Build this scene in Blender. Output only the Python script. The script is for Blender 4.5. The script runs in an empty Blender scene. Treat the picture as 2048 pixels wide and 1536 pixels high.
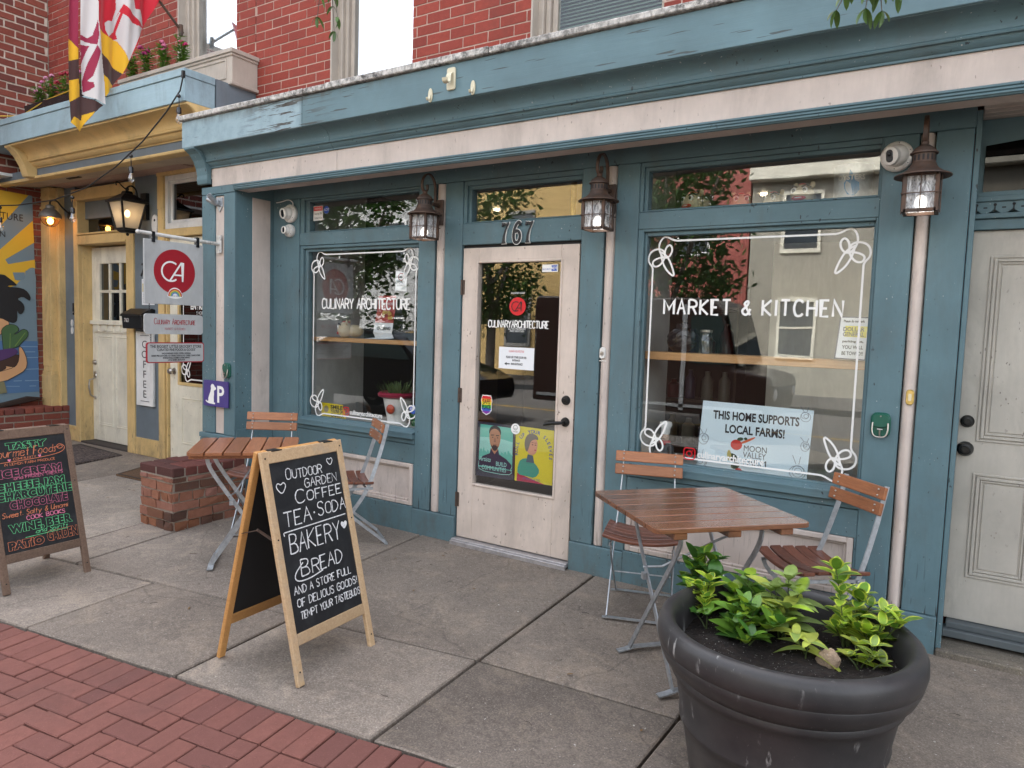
import bpy, bmesh, math, random
from math import sin, cos, pi, radians
from mathutils import Vector, Matrix
S = bpy.context.scene
COL = S.collection
rnd = random.Random(11)

# ------------------------------------------------------------------ camera, sky, sun, exposure
cam_d = bpy.data.cameras.new('Camera'); cam = bpy.data.objects.new('Camera', cam_d); COL.objects.link(cam)
cam_d.sensor_width = 36; cam_d.lens = 36 * 1413.55 / 2048; cam_d.clip_start = .05; cam_d.clip_end = 500
def _rot(rx, ry, rz):
    c, s = cos, sin
    return (Matrix(((c(rz), -s(rz), 0), (s(rz), c(rz), 0), (0, 0, 1))) @ Matrix(((1, 0, 0), (0, c(rx), -s(rx)), (0, s(rx), c(rx))))
            @ Matrix(((c(ry), 0, s(ry)), (0, 1, 0), (-s(ry), 0, c(ry)))))
_R = _rot(-.07581, -.032292, .563307)
_M = Matrix((( _R[0][0], _R[0][2], -_R[0][1]), (_R[1][0], _R[1][2], -_R[1][1]), (_R[2][0], _R[2][2], -_R[2][1])))
cam.matrix_world = Matrix.Translation((2.947, -3.967, 1.474)) @ _M.to_4x4()
S.camera = cam
W = bpy.data.worlds.new('World'); S.world = W; W.use_nodes = True
_n = W.node_tree.nodes; _l = W.node_tree.links
_bg = _n['Background']; _sky = _n.new('ShaderNodeTexSky'); _sky.sky_type = 'NISHITA'; _sky.sun_disc = False
_sky.sun_elevation = radians(52); _sky.sun_rotation = radians(-20); _sky.air_density = 1.0; _sky.dust_density = 3.5; _sky.ozone_density = 1.0
_hs = _n.new('ShaderNodeHueSaturation'); _hs.inputs['Saturation'].default_value = .32
_l.new(_sky.outputs[0], _hs.inputs['Color']); _l.new(_hs.outputs[0], _bg.inputs['Color']); _bg.inputs['Strength'].default_value = .145
sun_d = bpy.data.lights.new('Sun', 'SUN'); sun_d.energy = 2.0; sun_d.angle = radians(10); sun_d.color = (1, .95, .88)
sun = bpy.data.objects.new('Sun', sun_d); COL.objects.link(sun); sun.location = (-4, 9, 12)
sun.rotation_euler = Vector((.29, -.80, -1.09)).to_track_quat('-Z', 'Y').to_euler()
S.view_settings.view_transform = 'Standard'; S.view_settings.look = 'None'; S.view_settings.gamma = 1
S.view_settings.use_curve_mapping = False; S.view_settings.exposure = 2.75
S.render.engine = 'CYCLES'
S.cycles.max_bounces = 8; S.cycles.transparent_max_bounces = 16; S.cycles.diffuse_bounces = 4; S.cycles.glossy_bounces = 4
S.cycles.use_denoising = True; S.cycles.caustics_reflective = False; S.cycles.caustics_refractive = False

# ------------------------------------------------------------------ mesh helpers
class MB:
    def __init__(s): s.v = []; s.f = []; s.m = []; s.M = None
    def add(s, vs, fs, m=0):
        b = len(s.v)
        for p in vs:
            p = Vector(p); s.v.append(s.M @ p if s.M else p)
        for f in fs: s.f.append([b + i for i in f]); s.m.append(m)
        return s
    def box(s, x0, x1, y0, y1, z0, z1, m=0):
        return s.add([(x0,y0,z0),(x1,y0,z0),(x1,y1,z0),(x0,y1,z0),(x0,y0,z1),(x1,y0,z1),(x1,y1,z1),(x0,y1,z1)],
                     [(0,3,2,1),(4,5,6,7),(0,1,5,4),(1,2,6,5),(2,3,7,6),(3,0,4,7)], m)
    def bar(s, p, q, w, h, up=(0,0,1), m=0):
        p = Vector(p); q = Vector(q); d = (q - p).normalized(); up = Vector(up)
        a = d.cross(up)
        if a.length < 1e-4: a = d.cross(Vector((1,0,0)))
        a.normalize(); b = a.cross(d)
        o = [(-w/2,-h/2),(w/2,-h/2),(w/2,h/2),(-w/2,h/2)]
        return s.add([e + a*i + b*j for e in (p, q) for i, j in o], [(3,2,1,0),(4,5,6,7),(0,1,5,4),(1,2,6,5),(2,3,7,6),(3,0,4,7)], m)
    def path_bar(s, pts, w, h, side, m=0):
        # flat bar swept along pts; side = width direction
        pts = [Vector(p) for p in pts]; a = Vector(side).normalized(); n = len(pts); vs = []
        for i, p in enumerate(pts):
            d = (pts[min(i+1, n-1)] - pts[max(i-1, 0)]).normalized(); b = a.cross(d).normalized()
            vs += [p - a*w/2 - b*h/2, p + a*w/2 - b*h/2, p + a*w/2 + b*h/2, p - a*w/2 + b*h/2]
        fs = [(3,2,1,0), tuple(4*(n-1)+k for k in range(4))]
        for i in range(n-1):
            for k in range(4): fs.append((4*i+k, 4*i+(k+1)%4, 4*i+4+(k+1)%4, 4*i+4+k))
        return s.add(vs, fs, m)
    def tube(s, pts, r, n=8, m=0, closed=False):
        pts = [Vector(p) for p in pts]; N = len(pts); vs = []; prev = None
        for i, p in enumerate(pts):
            if closed: d = pts[(i+1)%N] - pts[i-1]
            else: d = pts[min(i+1, N-1)] - pts[max(i-1, 0)]
            d.normalize()
            if prev is None:
                a = d.cross(Vector((0,0,1)))
                if a.length < .05: a = d.cross(Vector((1,0,0)))
            else: a = prev - d * prev.dot(d)
            a.normalize(); prev = a; b = d.cross(a); rr = r[i] if isinstance(r, (list, tuple)) else r
            vs += [p + (a*cos(2*pi*k/n) + b*sin(2*pi*k/n))*rr for k in range(n)]
        fs = []
        for i in range(N if closed else N-1):
            j = (i+1) % N
            for k in range(n): fs.append((i*n+k, i*n+(k+1)%n, j*n+(k+1)%n, j*n+k))
        if not closed: fs += [tuple(range(n))[::-1], tuple((N-1)*n+k for k in range(n))]
        return s.add(vs, fs, m)
    def lathe(s, prof, n=24, c=(0,0,0), m=0, axis='z', caps=True):
        vs = []; c = Vector(c)
        for r, z in prof:
            for k in range(n):
                a = 2*pi*k/n; x, y = r*cos(a), r*sin(a)
                vs.append(c + (Vector((x,y,z)) if axis == 'z' else Vector((x,z,-y)) if axis == 'y' else Vector((z,x,y))))
        fs = []
        for i in range(len(prof)-1):
            for k in range(n): fs.append((i*n+k, i*n+(k+1)%n, (i+1)*n+(k+1)%n, (i+1)*n+k))
        if caps:
            if prof[0][0] > 1e-5: fs.append(tuple(range(n))[::-1])
            if prof[-1][0] > 1e-5: fs.append(tuple((len(prof)-1)*n+k for k in range(n)))
        return s.add(vs, fs, m)
    def ball(s, c, r, nu=12, nv=8, m=0):
        if not isinstance(r, (tuple, list)): r = (r, r, r)
        c = Vector(c); vs = [c + Vector((0,0,-r[2]))]
        for j in range(1, nv):
            t = -pi/2 + pi*j/nv
            vs += [c + Vector((r[0]*cos(t)*cos(2*pi*k/nu), r[1]*cos(t)*sin(2*pi*k/nu), r[2]*sin(t))) for k in range(nu)]
        vs.append(c + Vector((0,0,r[2]))); fs = []
        for k in range(nu):
            fs.append((0, 1+(k+1)%nu, 1+k)); b = 1+(nv-2)*nu; fs.append((b+k, b+(k+1)%nu, len(vs)-1))
        for j in range(nv-2):
            for k in range(nu): fs.append((1+j*nu+k, 1+j*nu+(k+1)%nu, 1+(j+1)*nu+(k+1)%nu, 1+(j+1)*nu+k))
        return s.add(vs, fs, m)
    def prism(s, poly, lo, hi, axis='y', m=0):
        # poly: 2D points; axis y -> (x,z), axis x -> (y,z), axis z -> (x,y)
        f = {'y': lambda a, b, t: (a, t, b), 'x': lambda a, b, t: (t, a, b), 'z': lambda a, b, t: (a, b, t)}[axis]
        n = len(poly)
        vs = [f(a, b, lo) for a, b in poly] + [f(a, b, hi) for a, b in poly]
        return s.add(vs, [tuple(range(n)), tuple(range(2*n-1, n-1, -1))] + [(i, n+i, n+(i+1)%n, (i+1)%n) for i in range(n)], m)
    def sweep(s, prof, x0, x1, m=0):
        # open/closed (y,z) profile extruded along x
        n = len(prof)
        vs = [(x0, y, z) for y, z in prof] + [(x1, y, z) for y, z in prof]
        return s.add(vs, [(i, i+1, n+i+1, n+i) for i in range(n-1)] + [tuple(range(n))[::-1], tuple(range(n, 2*n))], m)
    def ribbon(s, pts, w, M, m=0, z=0, closed=False):
        s.zc = (getattr(s, 'zc', 0)+1) % 9; z += s.zc*1.2e-4
        # flat stroke in the local xy plane of M
        P = [Vector((p[0], p[1])) for p in pts]; n = len(P); vs = []
        if n < 2: return s
        for i in range(n):
            if closed: a, b = P[i-1], P[(i+1) % n]
            else: a, b = P[max(i-1, 0)], P[min(i+1, n-1)]
            d = b - a
            if d.length < 1e-9: d = Vector((1, 0))
            d.normalize(); q = Vector((-d.y, d.x)); k = 1.0
            if 0 < i < n-1 or closed:
                e = (P[i] - P[i-1]);
                if e.length > 1e-9:
                    e.normalize(); c = abs(q.dot(Vector((-e.y, e.x)))); k = 1/max(c, .5)
            ww = (w[i] if isinstance(w, (list, tuple)) else w) * k / 2; z += 1.5e-5
            vs += [M @ Vector((P[i].x + q.x*ww, P[i].y + q.y*ww, z)), M @ Vector((P[i].x - q.x*ww, P[i].y - q.y*ww, z))]
        fs = [(2*i, 2*i+1, 2*i+3, 2*i+2) for i in range(n-1)]
        if closed: fs.append((2*n-2, 2*n-1, 1, 0))
        return s.add(vs, fs, m)
    def flat(s, poly, M, m=0, z=0):
        return s.add([M @ Vector((p[0], p[1], z)) for p in poly], [tuple(range(len(poly)))], m)
    def build(s, name, mats, parent=None, smooth=0, bevel=0, seg=1):
        me = bpy.data.meshes.new(name)
        me.from_pydata([tuple(v) for v in s.v], [], s.f)
        if not isinstance(mats, (list, tuple)): mats = [mats]
        for mm in mats: me.materials.append(mm)
        me.polygons.foreach_set('material_index', s.m)
        bm = bmesh.new(); bm.from_mesh(me)
        bmesh.ops.recalc_face_normals(bm, faces=bm.faces[:])
        if bevel:
            ed = [e for e in bm.edges if len(e.link_faces) == 2 and e.calc_face_angle(0) > .5]
            bmesh.ops.bevel(bm, geom=ed, offset=bevel, segments=seg, affect='EDGES', clamp_overlap=True, profile=.6)
        bm.to_mesh(me); bm.free()
        if smooth:
            me.shade_smooth(); me.set_sharp_from_angle(angle=radians(smooth))
        me.update()
        o = bpy.data.objects.new(name, me); COL.objects.link(o)
        if parent is not None:
            o.parent = parent
            if parent.get('_w'): o.matrix_parent_inverse = parent.matrix_basis.inverted()
        return o

def tag(o, label, cat, group=None, kind=None):
    if label: o['label'] = label
    if cat: o['category'] = cat
    if group: o['group'] = group
    if kind: o['kind'] = kind
    return o
def thing(name, label, cat, loc=(0,0,0), rotz=0, group=None, world=False):
    o = bpy.data.objects.new(name, None); COL.objects.link(o); o.location = loc; o.rotation_euler = (0, 0, rotz)
    o.empty_display_size = .05
    bpy.context.view_layer.update()
    if world: o['_w'] = 1
    return tag(o, label, cat, group)
def dup(root, loc, rotz, label):
    r = root.copy(); COL.objects.link(r); r.location = loc; r.rotation_euler = (0, 0, rotz); r['label'] = label
    for ch in list(root.children):
        c = ch.copy(); COL.objects.link(c); c.parent = r
        for g in list(ch.children):
            d = g.copy(); COL.objects.link(d); d.parent = c
    return r
def face_y(x, y, z): # local x -> +x, y -> +z, normal -> -y
    return Matrix(((1,0,0,x),(0,0,-1,y),(0,1,0,z),(0,0,0,1)))
def face_x(x, y, z): # on a plane facing +x: local x -> +y, y -> +z
    return Matrix(((0,0,1,x),(1,0,0,y),(0,1,0,z),(0,0,0,1)))
def chaikin(P, it=2, closed=False):
    for _ in range(it):
        Q = []; n = len(P)
        if not closed: Q.append(P[0])
        for i in range(n if closed else n-1):
            a, b = P[i], P[(i+1) % n]
            Q += [tuple(a[k]*.75 + b[k]*.25 for k in range(len(a))), tuple(a[k]*.25 + b[k]*.75 for k in range(len(a)))]
        if not closed: Q.append(P[-1])
        P = Q
    return P
# single-stroke letters; pairs of hex digits on an 8 x 12 grid, ~ = rounded stroke
GL = {'A':'004c80,1565','B':'000c,~0c4c7b784606,~0666838150'+'00','C':'~8a6c2c0804206082','D':'000c,~0c4c88844000','E':'8c0c0080,0666','F':'8c0c00,0666',
'G':'~8a6c2c080420608286,8646','H':'000c,808c,0686','I':'404c','J':'~6c63402003','K':'000c,8c0680','L':'0c0080','M':'000c448c80','N':'000c808c',
'O':'~4c1b08041140718488'+'7b4c','P':'000c,~0c5c8a875606','Q':'~4c1b080411407184887b4c,5380','R':'000c,~0c5c8a875606,4680','S':'~8a6c2c0a17667483602002',
'T':'0c8c,4c40','U':'~0c0411407184'+'8c','V':'0c408c','W':'0c2048608c','X':'008c,0c80','Y':'0c468c,4640','Z':'0c8c0080','&':'~8029294b6b693604115085',
'!':'4c44,4241','.':'4041',',':'4231',"'":'4c49','-':'2666',
'a':'~8a4b19064485,8b84','b':'0f04,~06448488'+'4b09','c':'~8a4b19064485','d':'~8a4b19064486,8f84','e':'~08888a4b0a05447486','f':'~8e6f4d44,1b7b','g':'~8a4b190644868b814002',
'h':'0f04,~094b8a84','i':'4b44,4e4d','k':'0f04,7b0884','l':'4f44','m':'0b04,~094b4a44,~498b8a84','n':'0b04,~094b8a84','o':'~4b190644848a4b','p':'0b00,~094b88640'+'5',
'r':'0b04,~094b7b','s':'~7a3b1a48574415','t':'4f4564,1b7b','u':'~0b0644648b,8b84','v':'0b448b','w':'0b24486'+'48b','y':'0b44,8b20','z':'0b8b0484'}
def glyph(ch):
    out = []
    low = ch.islower()
    for st in GL.get(ch, '').split(','):
        sm = st.startswith('~'); st = st.lstrip('~'); st = st[:len(st)//2*2]
        P = [(int(st[i], 16)/8., (int(st[i+1], 16) - (4 if low else 0))/12.) for i in range(0, len(st), 2)]
        if len(P) > 1: out.append(chaikin(P, 2) if sm else P)
    return out
def strokes(mb, txt, M, h, x0, y0, w, m=0, adv=.62, asp=.5, slope=0, jit=0, slant=0, small=1.0, z=0, fit=None, caps_big=1.0):
    # write txt from (x0,y0) in M's plane, height h; fit = total width
    items = []; x = 0
    for i, ch in enumerate(txt):
        k = caps_big if (i == 0 or txt[i-1] == ' ') else small
        if ch == ' ': x += h*adv*.6; continue
        wd = .15 if ch in "I.,!'il" else .75 if ch in 'EFLSJtrfs' else 1.2 if ch in 'MWmw' else .9
        items.append((ch, x, k, wd)); x += h*k*(asp*wd + (adv-asp))
    tot = x - h*(adv-asp); sx = fit/tot if fit else 1
    for ch, cx, k, wd in items:
        jx, jy, ja = rnd.uniform(-jit, jit)*h, rnd.uniform(-jit, jit)*h, rnd.uniform(-jit, jit)
        for P in glyph(ch):
            Q = []
            for px, py in P:
                px = (px - .5)*(1 if wd > .2 else .15) + .5*(1 if wd > .2 else 1)
                gx = cx*sx + (px*asp*wd*h*k*sx if wd > .2 else (asp*wd*.5*h*k*sx)); gy = py*h*k
                gx += slant*gy + jx; gy += jy + ja*px*h*.3
                Q.append((x0 + gx, y0 + gy + slope*gx))
            mb.ribbon(Q, [w*rnd.uniform(.62, 1.22) for _ in Q] if jit else w, M, m, z)
def text(mb, s, M, size, m=0, align='CENTER', bold=0, sx=1, shear=0, space=1, ext=0, outline=0, z=0, fit=None):
    cu = bpy.data.curves.new('t', 'FONT'); cu.body = s; cu.size = size; cu.align_x = align; cu.shear = shear; cu.space_character = space
    cu.extrude = ext; cu.resolution_u = 3
    if outline: cu.fill_mode = 'NONE'; cu.bevel_depth = outline; cu.bevel_resolution = 0; cu.offset = bold
    else: cu.offset = bold
    o = bpy.data.objects.new('t', cu); COL.objects.link(o)
    dg = bpy.context.evaluated_depsgraph_get(); dg.update()
    me = bpy.data.meshes.new_from_object(o.evaluated_get(dg))
    if fit and len(me.vertices):
        xs = [v.co.x for v in me.vertices]; sx = fit/max(1e-6, max(xs)-min(xs))
    k = mb.M; mb.M = None
    mb.add([M @ Vector((v.co.x*sx, v.co.y, v.co.z + z)) for v in me.vertices], [tuple(p.vertices) for p in me.polygons], m)
    mb.M = k
    bpy.data.objects.remove(o); bpy.data.curves.remove(cu); bpy.data.meshes.remove(me)
    return mb
def circ(cx, cy, r, n=24, a0=0, a1=2*pi, ry=None):
    e = 0 if abs(a1-a0-2*pi) < 1e-6 else 1
    return [(cx + r*cos(a0+(a1-a0)*i/(n-e)), cy + (ry or r)*sin(a0+(a1-a0)*i/(n-e))) for i in range(n)]
def rrect(x0, x1, y0, y1, r, n=5):
    P = []
    for cx, cy, a in ((x1-r,y1-r,0),(x0+r,y1-r,pi/2),(x0+r,y0+r,pi),(x1-r,y0+r,1.5*pi)):
        P += [(cx + r*cos(a+pi/2*i/(n-1)), cy + r*sin(a+pi/2*i/(n-1))) for i in range(n)]
    return P
def inpoly(x, y, P):
    c = False; j = len(P)-1
    for i in range(len(P)):
        if (P[i][1] > y) != (P[j][1] > y) and x < (P[j][0]-P[i][0])*(y-P[i][1])/(P[j][1]-P[i][1]) + P[i][0]: c = not c
        j = i
    return c

# ------------------------------------------------------------------ materials
def nt(name):
    m = bpy.data.materials.new(name); m.use_nodes = True
    return m, m.node_tree.nodes, m.node_tree.links, m.node_tree.nodes['Principled BSDF']
def mixc(n, l, fac, a, b, mode='MIX'):
    x = n.new('ShaderNodeMix'); x.data_type = 'RGBA'; x.blend_type = mode
    for sock, v in ((x.inputs[0], fac), (x.inputs[6], a), (x.inputs[7], b)):
        if hasattr(v, 'is_linked') or hasattr(v, 'links'): l.new(v, sock)
        elif isinstance(v, (int, float)): sock.default_value = v
        else: sock.default_value = (*v[:3], 1)
    return x.outputs[2]
def noise(n, l, scale, detail=3, rough=.5, vec=None, stretch=None, dist=0):
    t = n.new('ShaderNodeTexNoise'); t.inputs['Scale'].default_value = scale; t.inputs['Detail'].default_value = detail
    t.inputs['Roughness'].default_value = rough; t.inputs['Distortion'].default_value = dist
    if vec is None:
        tc = n.new('ShaderNodeTexCoord'); vec = tc.outputs['Object']
    if stretch:
        mp = n.new('ShaderNodeMapping'); mp.inputs['Scale'].default_value = stretch; l.new(vec, mp.inputs[0]); vec = mp.outputs[0]
    l.new(vec, t.inputs['Vector']); return t.outputs['Fac']
def ramp(n, l, fac, lo, hi, a=0., b=1.):
    r = n.new('ShaderNodeMapRange'); r.inputs[1].default_value = lo; r.inputs[2].default_value = hi
    r.inputs[3].default_value = a; r.inputs[4].default_value = b; l.new(fac, r.inputs[0]); return r.outputs[0]
def math2(n, l, op, a, b):
    x = n.new('ShaderNodeMath'); x.operation = op
    for i, v in enumerate((a, b)):
        if isinstance(v, (int, float)): x.inputs[i].default_value = v
        else: l.new(v, x.inputs[i])
    return x.outputs[0]
def bump(n, l, b, h, strength=.3, dist=.002):
    u = n.new('ShaderNodeBump'); u.inputs['Strength'].default_value = strength; u.inputs['Distance'].default_value = dist
    l.new(h, u.inputs['Height']); l.new(u.outputs[0], b.inputs['Normal'])
MATS = {}
def flat(name, c, rough=.6, metal=0, spec=.5, emit=0):
    if name in MATS: return MATS[name]
    m, n, l, b = nt(name); b.inputs['Base Color'].default_value = (*c, 1); b.inputs['Roughness'].default_value = rough
    b.inputs['Metallic'].default_value = metal; b.inputs['Specular IOR Level'].default_value = spec
    if emit:
        b.inputs['Emission Color'].default_value = (*c, 1); b.inputs['Emission Strength'].default_value = emit
    MATS[name] = m; return m
def paint(name, c, rough=.55, var=.16, chips=.0, dirt=.25, grain=(6, 6, 1), chipc=(.03, .035, .035), dirtc=(.10, .085, .07), spec=.35):
    # brushed, weathered house paint
    m, n, l, b = nt(name)
    f = noise(n, l, 3.0, 5, .6); g = noise(n, l, 9, 4, .6, stretch=grain)
    col = mixc(n, l, ramp(n, l, f, .3, .75), [k*(1-var) for k in c], [min(1, k*(1+var)) for k in c])
    col = mixc(n, l, ramp(n, l, g, .35, .7, 0, .35), col, [k*(1-var*1.1) for k in c])
    if dirt:
        d = noise(n, l, 2.2, 6, .7, stretch=(1.6, 1.6, .5), dist=.6); s = noise(n, l, 40, 2, .5)
        col = mixc(n, l, math2(n, l, 'MULTIPLY', ramp(n, l, d, .50, .78), ramp(n, l, s, .3, .8, .3, dirt*1.6)), col, dirtc)
    if chips:
        k = noise(n, l, 55, 2, .5, stretch=(1, 1, .5)); k2 = noise(n, l, 2.5, 2, .5)
        col = mixc(n, l, math2(n, l, 'MULTIPLY', ramp(n, l, k, .69, .71), ramp(n, l, k2, .44, .56, 0, chips)), col, chipc)
    if chips and 'door' not in name:
        tc = n.new('ShaderNodeTexCoord'); sp = n.new('ShaderNodeSeparateXYZ'); l.new(tc.outputs['Object'], sp.inputs[0]); z = sp.outputs[2]
        gr = math2(n, l, 'MULTIPLY', ramp(n, l, z, .28, -.03, 0, .75), ramp(n, l, noise(n, l, 9, 6, .75, stretch=(1.6, 1.6, .7)), .46, .74))
        col = mixc(n, l, gr, col, dirtc)
        ck = math2(n, l, 'MULTIPLY', ramp(n, l, z, .48, .17), ramp(n, l, noise(n, l, 42, 2, .5, stretch=(1.6, 1.6, .10)), .62, .645)); ck = math2(n, l, 'MULTIPLY', ck, ramp(n, l, z, .140, .150))
        col = mixc(n, l, math2(n, l, 'MULTIPLY', ck, chips), col, chipc)
        wh = math2(n, l, 'MULTIPLY', ramp(n, l, noise(n, l, 75, 2, .5), .715, .73), ramp(n, l, noise(n, l, 3.1, 2, .5), .5, .6, 0, chips)); col = mixc(n, l, wh, col, (.55, .55, .52))
    l.new(col, b.inputs['Base Color']); b.inputs['Roughness'].default_value = rough; b.inputs['Specular IOR Level'].default_value = spec
    bump(n, l, b, math2(n, l, 'ADD', g, noise(n, l, 120, 2)), .18, .0015)
    MATS[name] = m; return m
BLUE = (.106, .180, .204)
blue = paint('blue_paint', BLUE, chips=.9, dirt=.3)
blue_h = paint('blue_paint_horizontal', BLUE, chips=.9, dirt=.3, grain=(1, 6, 8))
pink = paint('putty_paint', (.58, .495, .44), chips=.5, dirt=.35, chipc=(.12, .09, .07))
doorp = paint('door_putty_paint', (.63, .53, .455), chips=.8, dirt=.22, chipc=(.15, .10, .07))
sided = paint('grey_door_paint', (.47, .44, .385), chips=.7, dirt=.4, chipc=(.1, .08, .07))
yellow = paint('ochre_trim_paint', (.66, .47, .21), chips=.5, dirt=.4)
greyb = paint('slate_paint', (.155, .19, .215), dirt=.15)
lblue = paint('pale_blue_paint', (.30, .42, .47), dirt=.45, grain=(1, 6, 8))
cream = paint('cream_door_paint', (.76, .72, .59), chips=.4, dirt=.35)
taupe = paint('taupe_paint', (.43, .37, .31), dirt=.25)
soffit_m = paint('soffit_paint', (.52, .43, .33), dirt=.2)
white_p = paint('white_paint', (.74, .74, .72), dirt=.3)
interior_m = paint('interior_paint', (.42, .41, .38), dirt=.1)
def fascia_mat():
    m, n, l, b = nt('weathered_fascia_paint'); c = BLUE
    tc = n.new('ShaderNodeTexCoord'); sp = n.new('ShaderNodeSeparateXYZ'); l.new(tc.outputs['Object'], sp.inputs[0])
    f = noise(n, l, 2.5, 5, .6)
    col = mixc(n, l, ramp(n, l, f, .3, .75), [k*.85 for k in c], [k*1.18 for k in c])
    # left length is older and bleached
    old = ramp(n, l, sp.outputs[0], -1.02, -1.06, 0, 1)
    col = mixc(n, l, math2(n, l, 'MULTIPLY', old, ramp(n, l, noise(n, l, 14, 4, .65), .2, .6, .45, 1)), col, (.27, .37, .41))
    cr = noise(n, l, 26, 3, .6, stretch=(.16, 1, 2.2)); near = ramp(n, l, math2(n, l, 'ABSOLUTE', math2(n, l, 'ADD', sp.outputs[0], 1.2), 0), .0, .55, 1, 0)
    col = mixc(n, l, math2(n, l, 'MULTIPLY', ramp(n, l, cr, .545, .57), near), col, (.04, .03, .02))
    rare = noise(n, l, 30, 2, .5, stretch=(.12, 1, 1.8))
    col = mixc(n, l, ramp(n, l, rare, .68, .70, 0, .8), col, (.04, .045, .04))
    top = math2(n, l, 'MULTIPLY', ramp(n, l, sp.outputs[2], 2.98, 3.05), ramp(n, l, noise(n, l, 18, 3, .6, stretch=(1, 1, .12)), .42, .7, 0, .9))
    col = mixc(n, l, math2(n, l, 'MULTIPLY', top, ramp(n, l, sp.outputs[0], 0.4, -1.2, .15, .8)), col, (.07, .055, .035))
    l.new(col, b.inputs['Base Color']); b.inputs['Roughness'].default_value = .6
    bump(n, l, b, cr, .4, .003); return m
fascia_m = fascia_mat()
def marble_mat():
    m, n, l, b = nt('weathered_marble')
    f = noise(n, l, 22, 5, .75); g = noise(n, l, 60, 3, .7, stretch=(1, 1, .35)); h = noise(n, l, 1.7, 2)
    k = math2(n, l, 'MULTIPLY', ramp(n, l, f, .40, .60), ramp(n, l, h, .3, .62, .35, 1))
    col = mixc(n, l, k, (.62, .59, .55), (.06, .055, .05)); col = mixc(n, l, ramp(n, l, g, .5, .7, 0, .7), col, (.10, .09, .08))
    l.new(col, b.inputs['Base Color']); b.inputs['Roughness'].default_value = .85; bump(n, l, b, f, .6, .006); return m
marble = marble_mat()
def brick_mat(name, c1, c2, c3, dark=.12, rough=.9):
    m, n, l, b = nt(name); g = n.new('ShaderNodeNewGeometry'); r = g.outputs['Random Per Island']
    rp = n.new('ShaderNodeValToRGB'); e = rp.color_ramp.elements; e[0].position = 0; e[0].color = (*c1, 1); e[1].position = 1; e[1].color = (*c3, 1)
    q = e.new(.55); q.color = (*c2, 1); l.new(r, rp.inputs[0])
    f = noise(n, l, 30, 5, .7); f2 = noise(n, l, 140, 3, .6); f3 = noise(n, l, 2.5, 4, .6)
    col = mixc(n, l, ramp(n, l, f, .35, .8, 0, .55), rp.outputs[0], [k*.55 for k in c2])
    col = mixc(n, l, ramp(n, l, f2, .62, .75, 0, .5), col, [min(1, k*1.6+.03) for k in c2])
    col = mixc(n, l, ramp(n, l, f3, .5, .8, 0, .35), col, (dark*.6, dark*.4, dark*.35))
    l.new(col, b.inputs['Base Color']); b.inputs['Roughness'].default_value = rough; b.inputs['Specular IOR Level'].default_value = .25
    bump(n, l, b, math2(n, l, 'ADD', f, f2), .5, .004); return m
brick_r = brick_mat('red_painted_brick', (.25, .046, .032), (.30, .060, .042), (.21, .042, .032))
brick_o = brick_mat('old_red_brick', (.20, .055, .040), (.26, .075, .05), (.12, .045, .04))
brick_l = brick_mat('worn_ledge_brick', (.34, .165, .13), (.29, .12, .065), (.06, .04, .035))
paver_m = brick_mat('clay_paver', (.172, .070, .056), (.21, .086, .068), (.140, .060, .051), rough=.85)
def mortar_mat(name, c):
    m, n, l, b = nt(name); f = noise(n, l, 60, 4, .7)
    l.new(mixc(n, l, f, [k*.6 for k in c], [k*1.3 for k in c]), b.inputs['Base Color']); b.inputs['Roughness'].default_value = .95
    bump(n, l, b, f, .7, .004); return m
mortar = mortar_mat('lime_mortar', (.60, .52, .43)); mortar_p = mortar_mat('pink_mortar', (.48, .34, .28)); joint_m = mortar_mat('joint_dirt', (.045, .04, .034))
mortar_d = mortar_mat('grimy_mortar', (.30, .25, .20))
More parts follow.
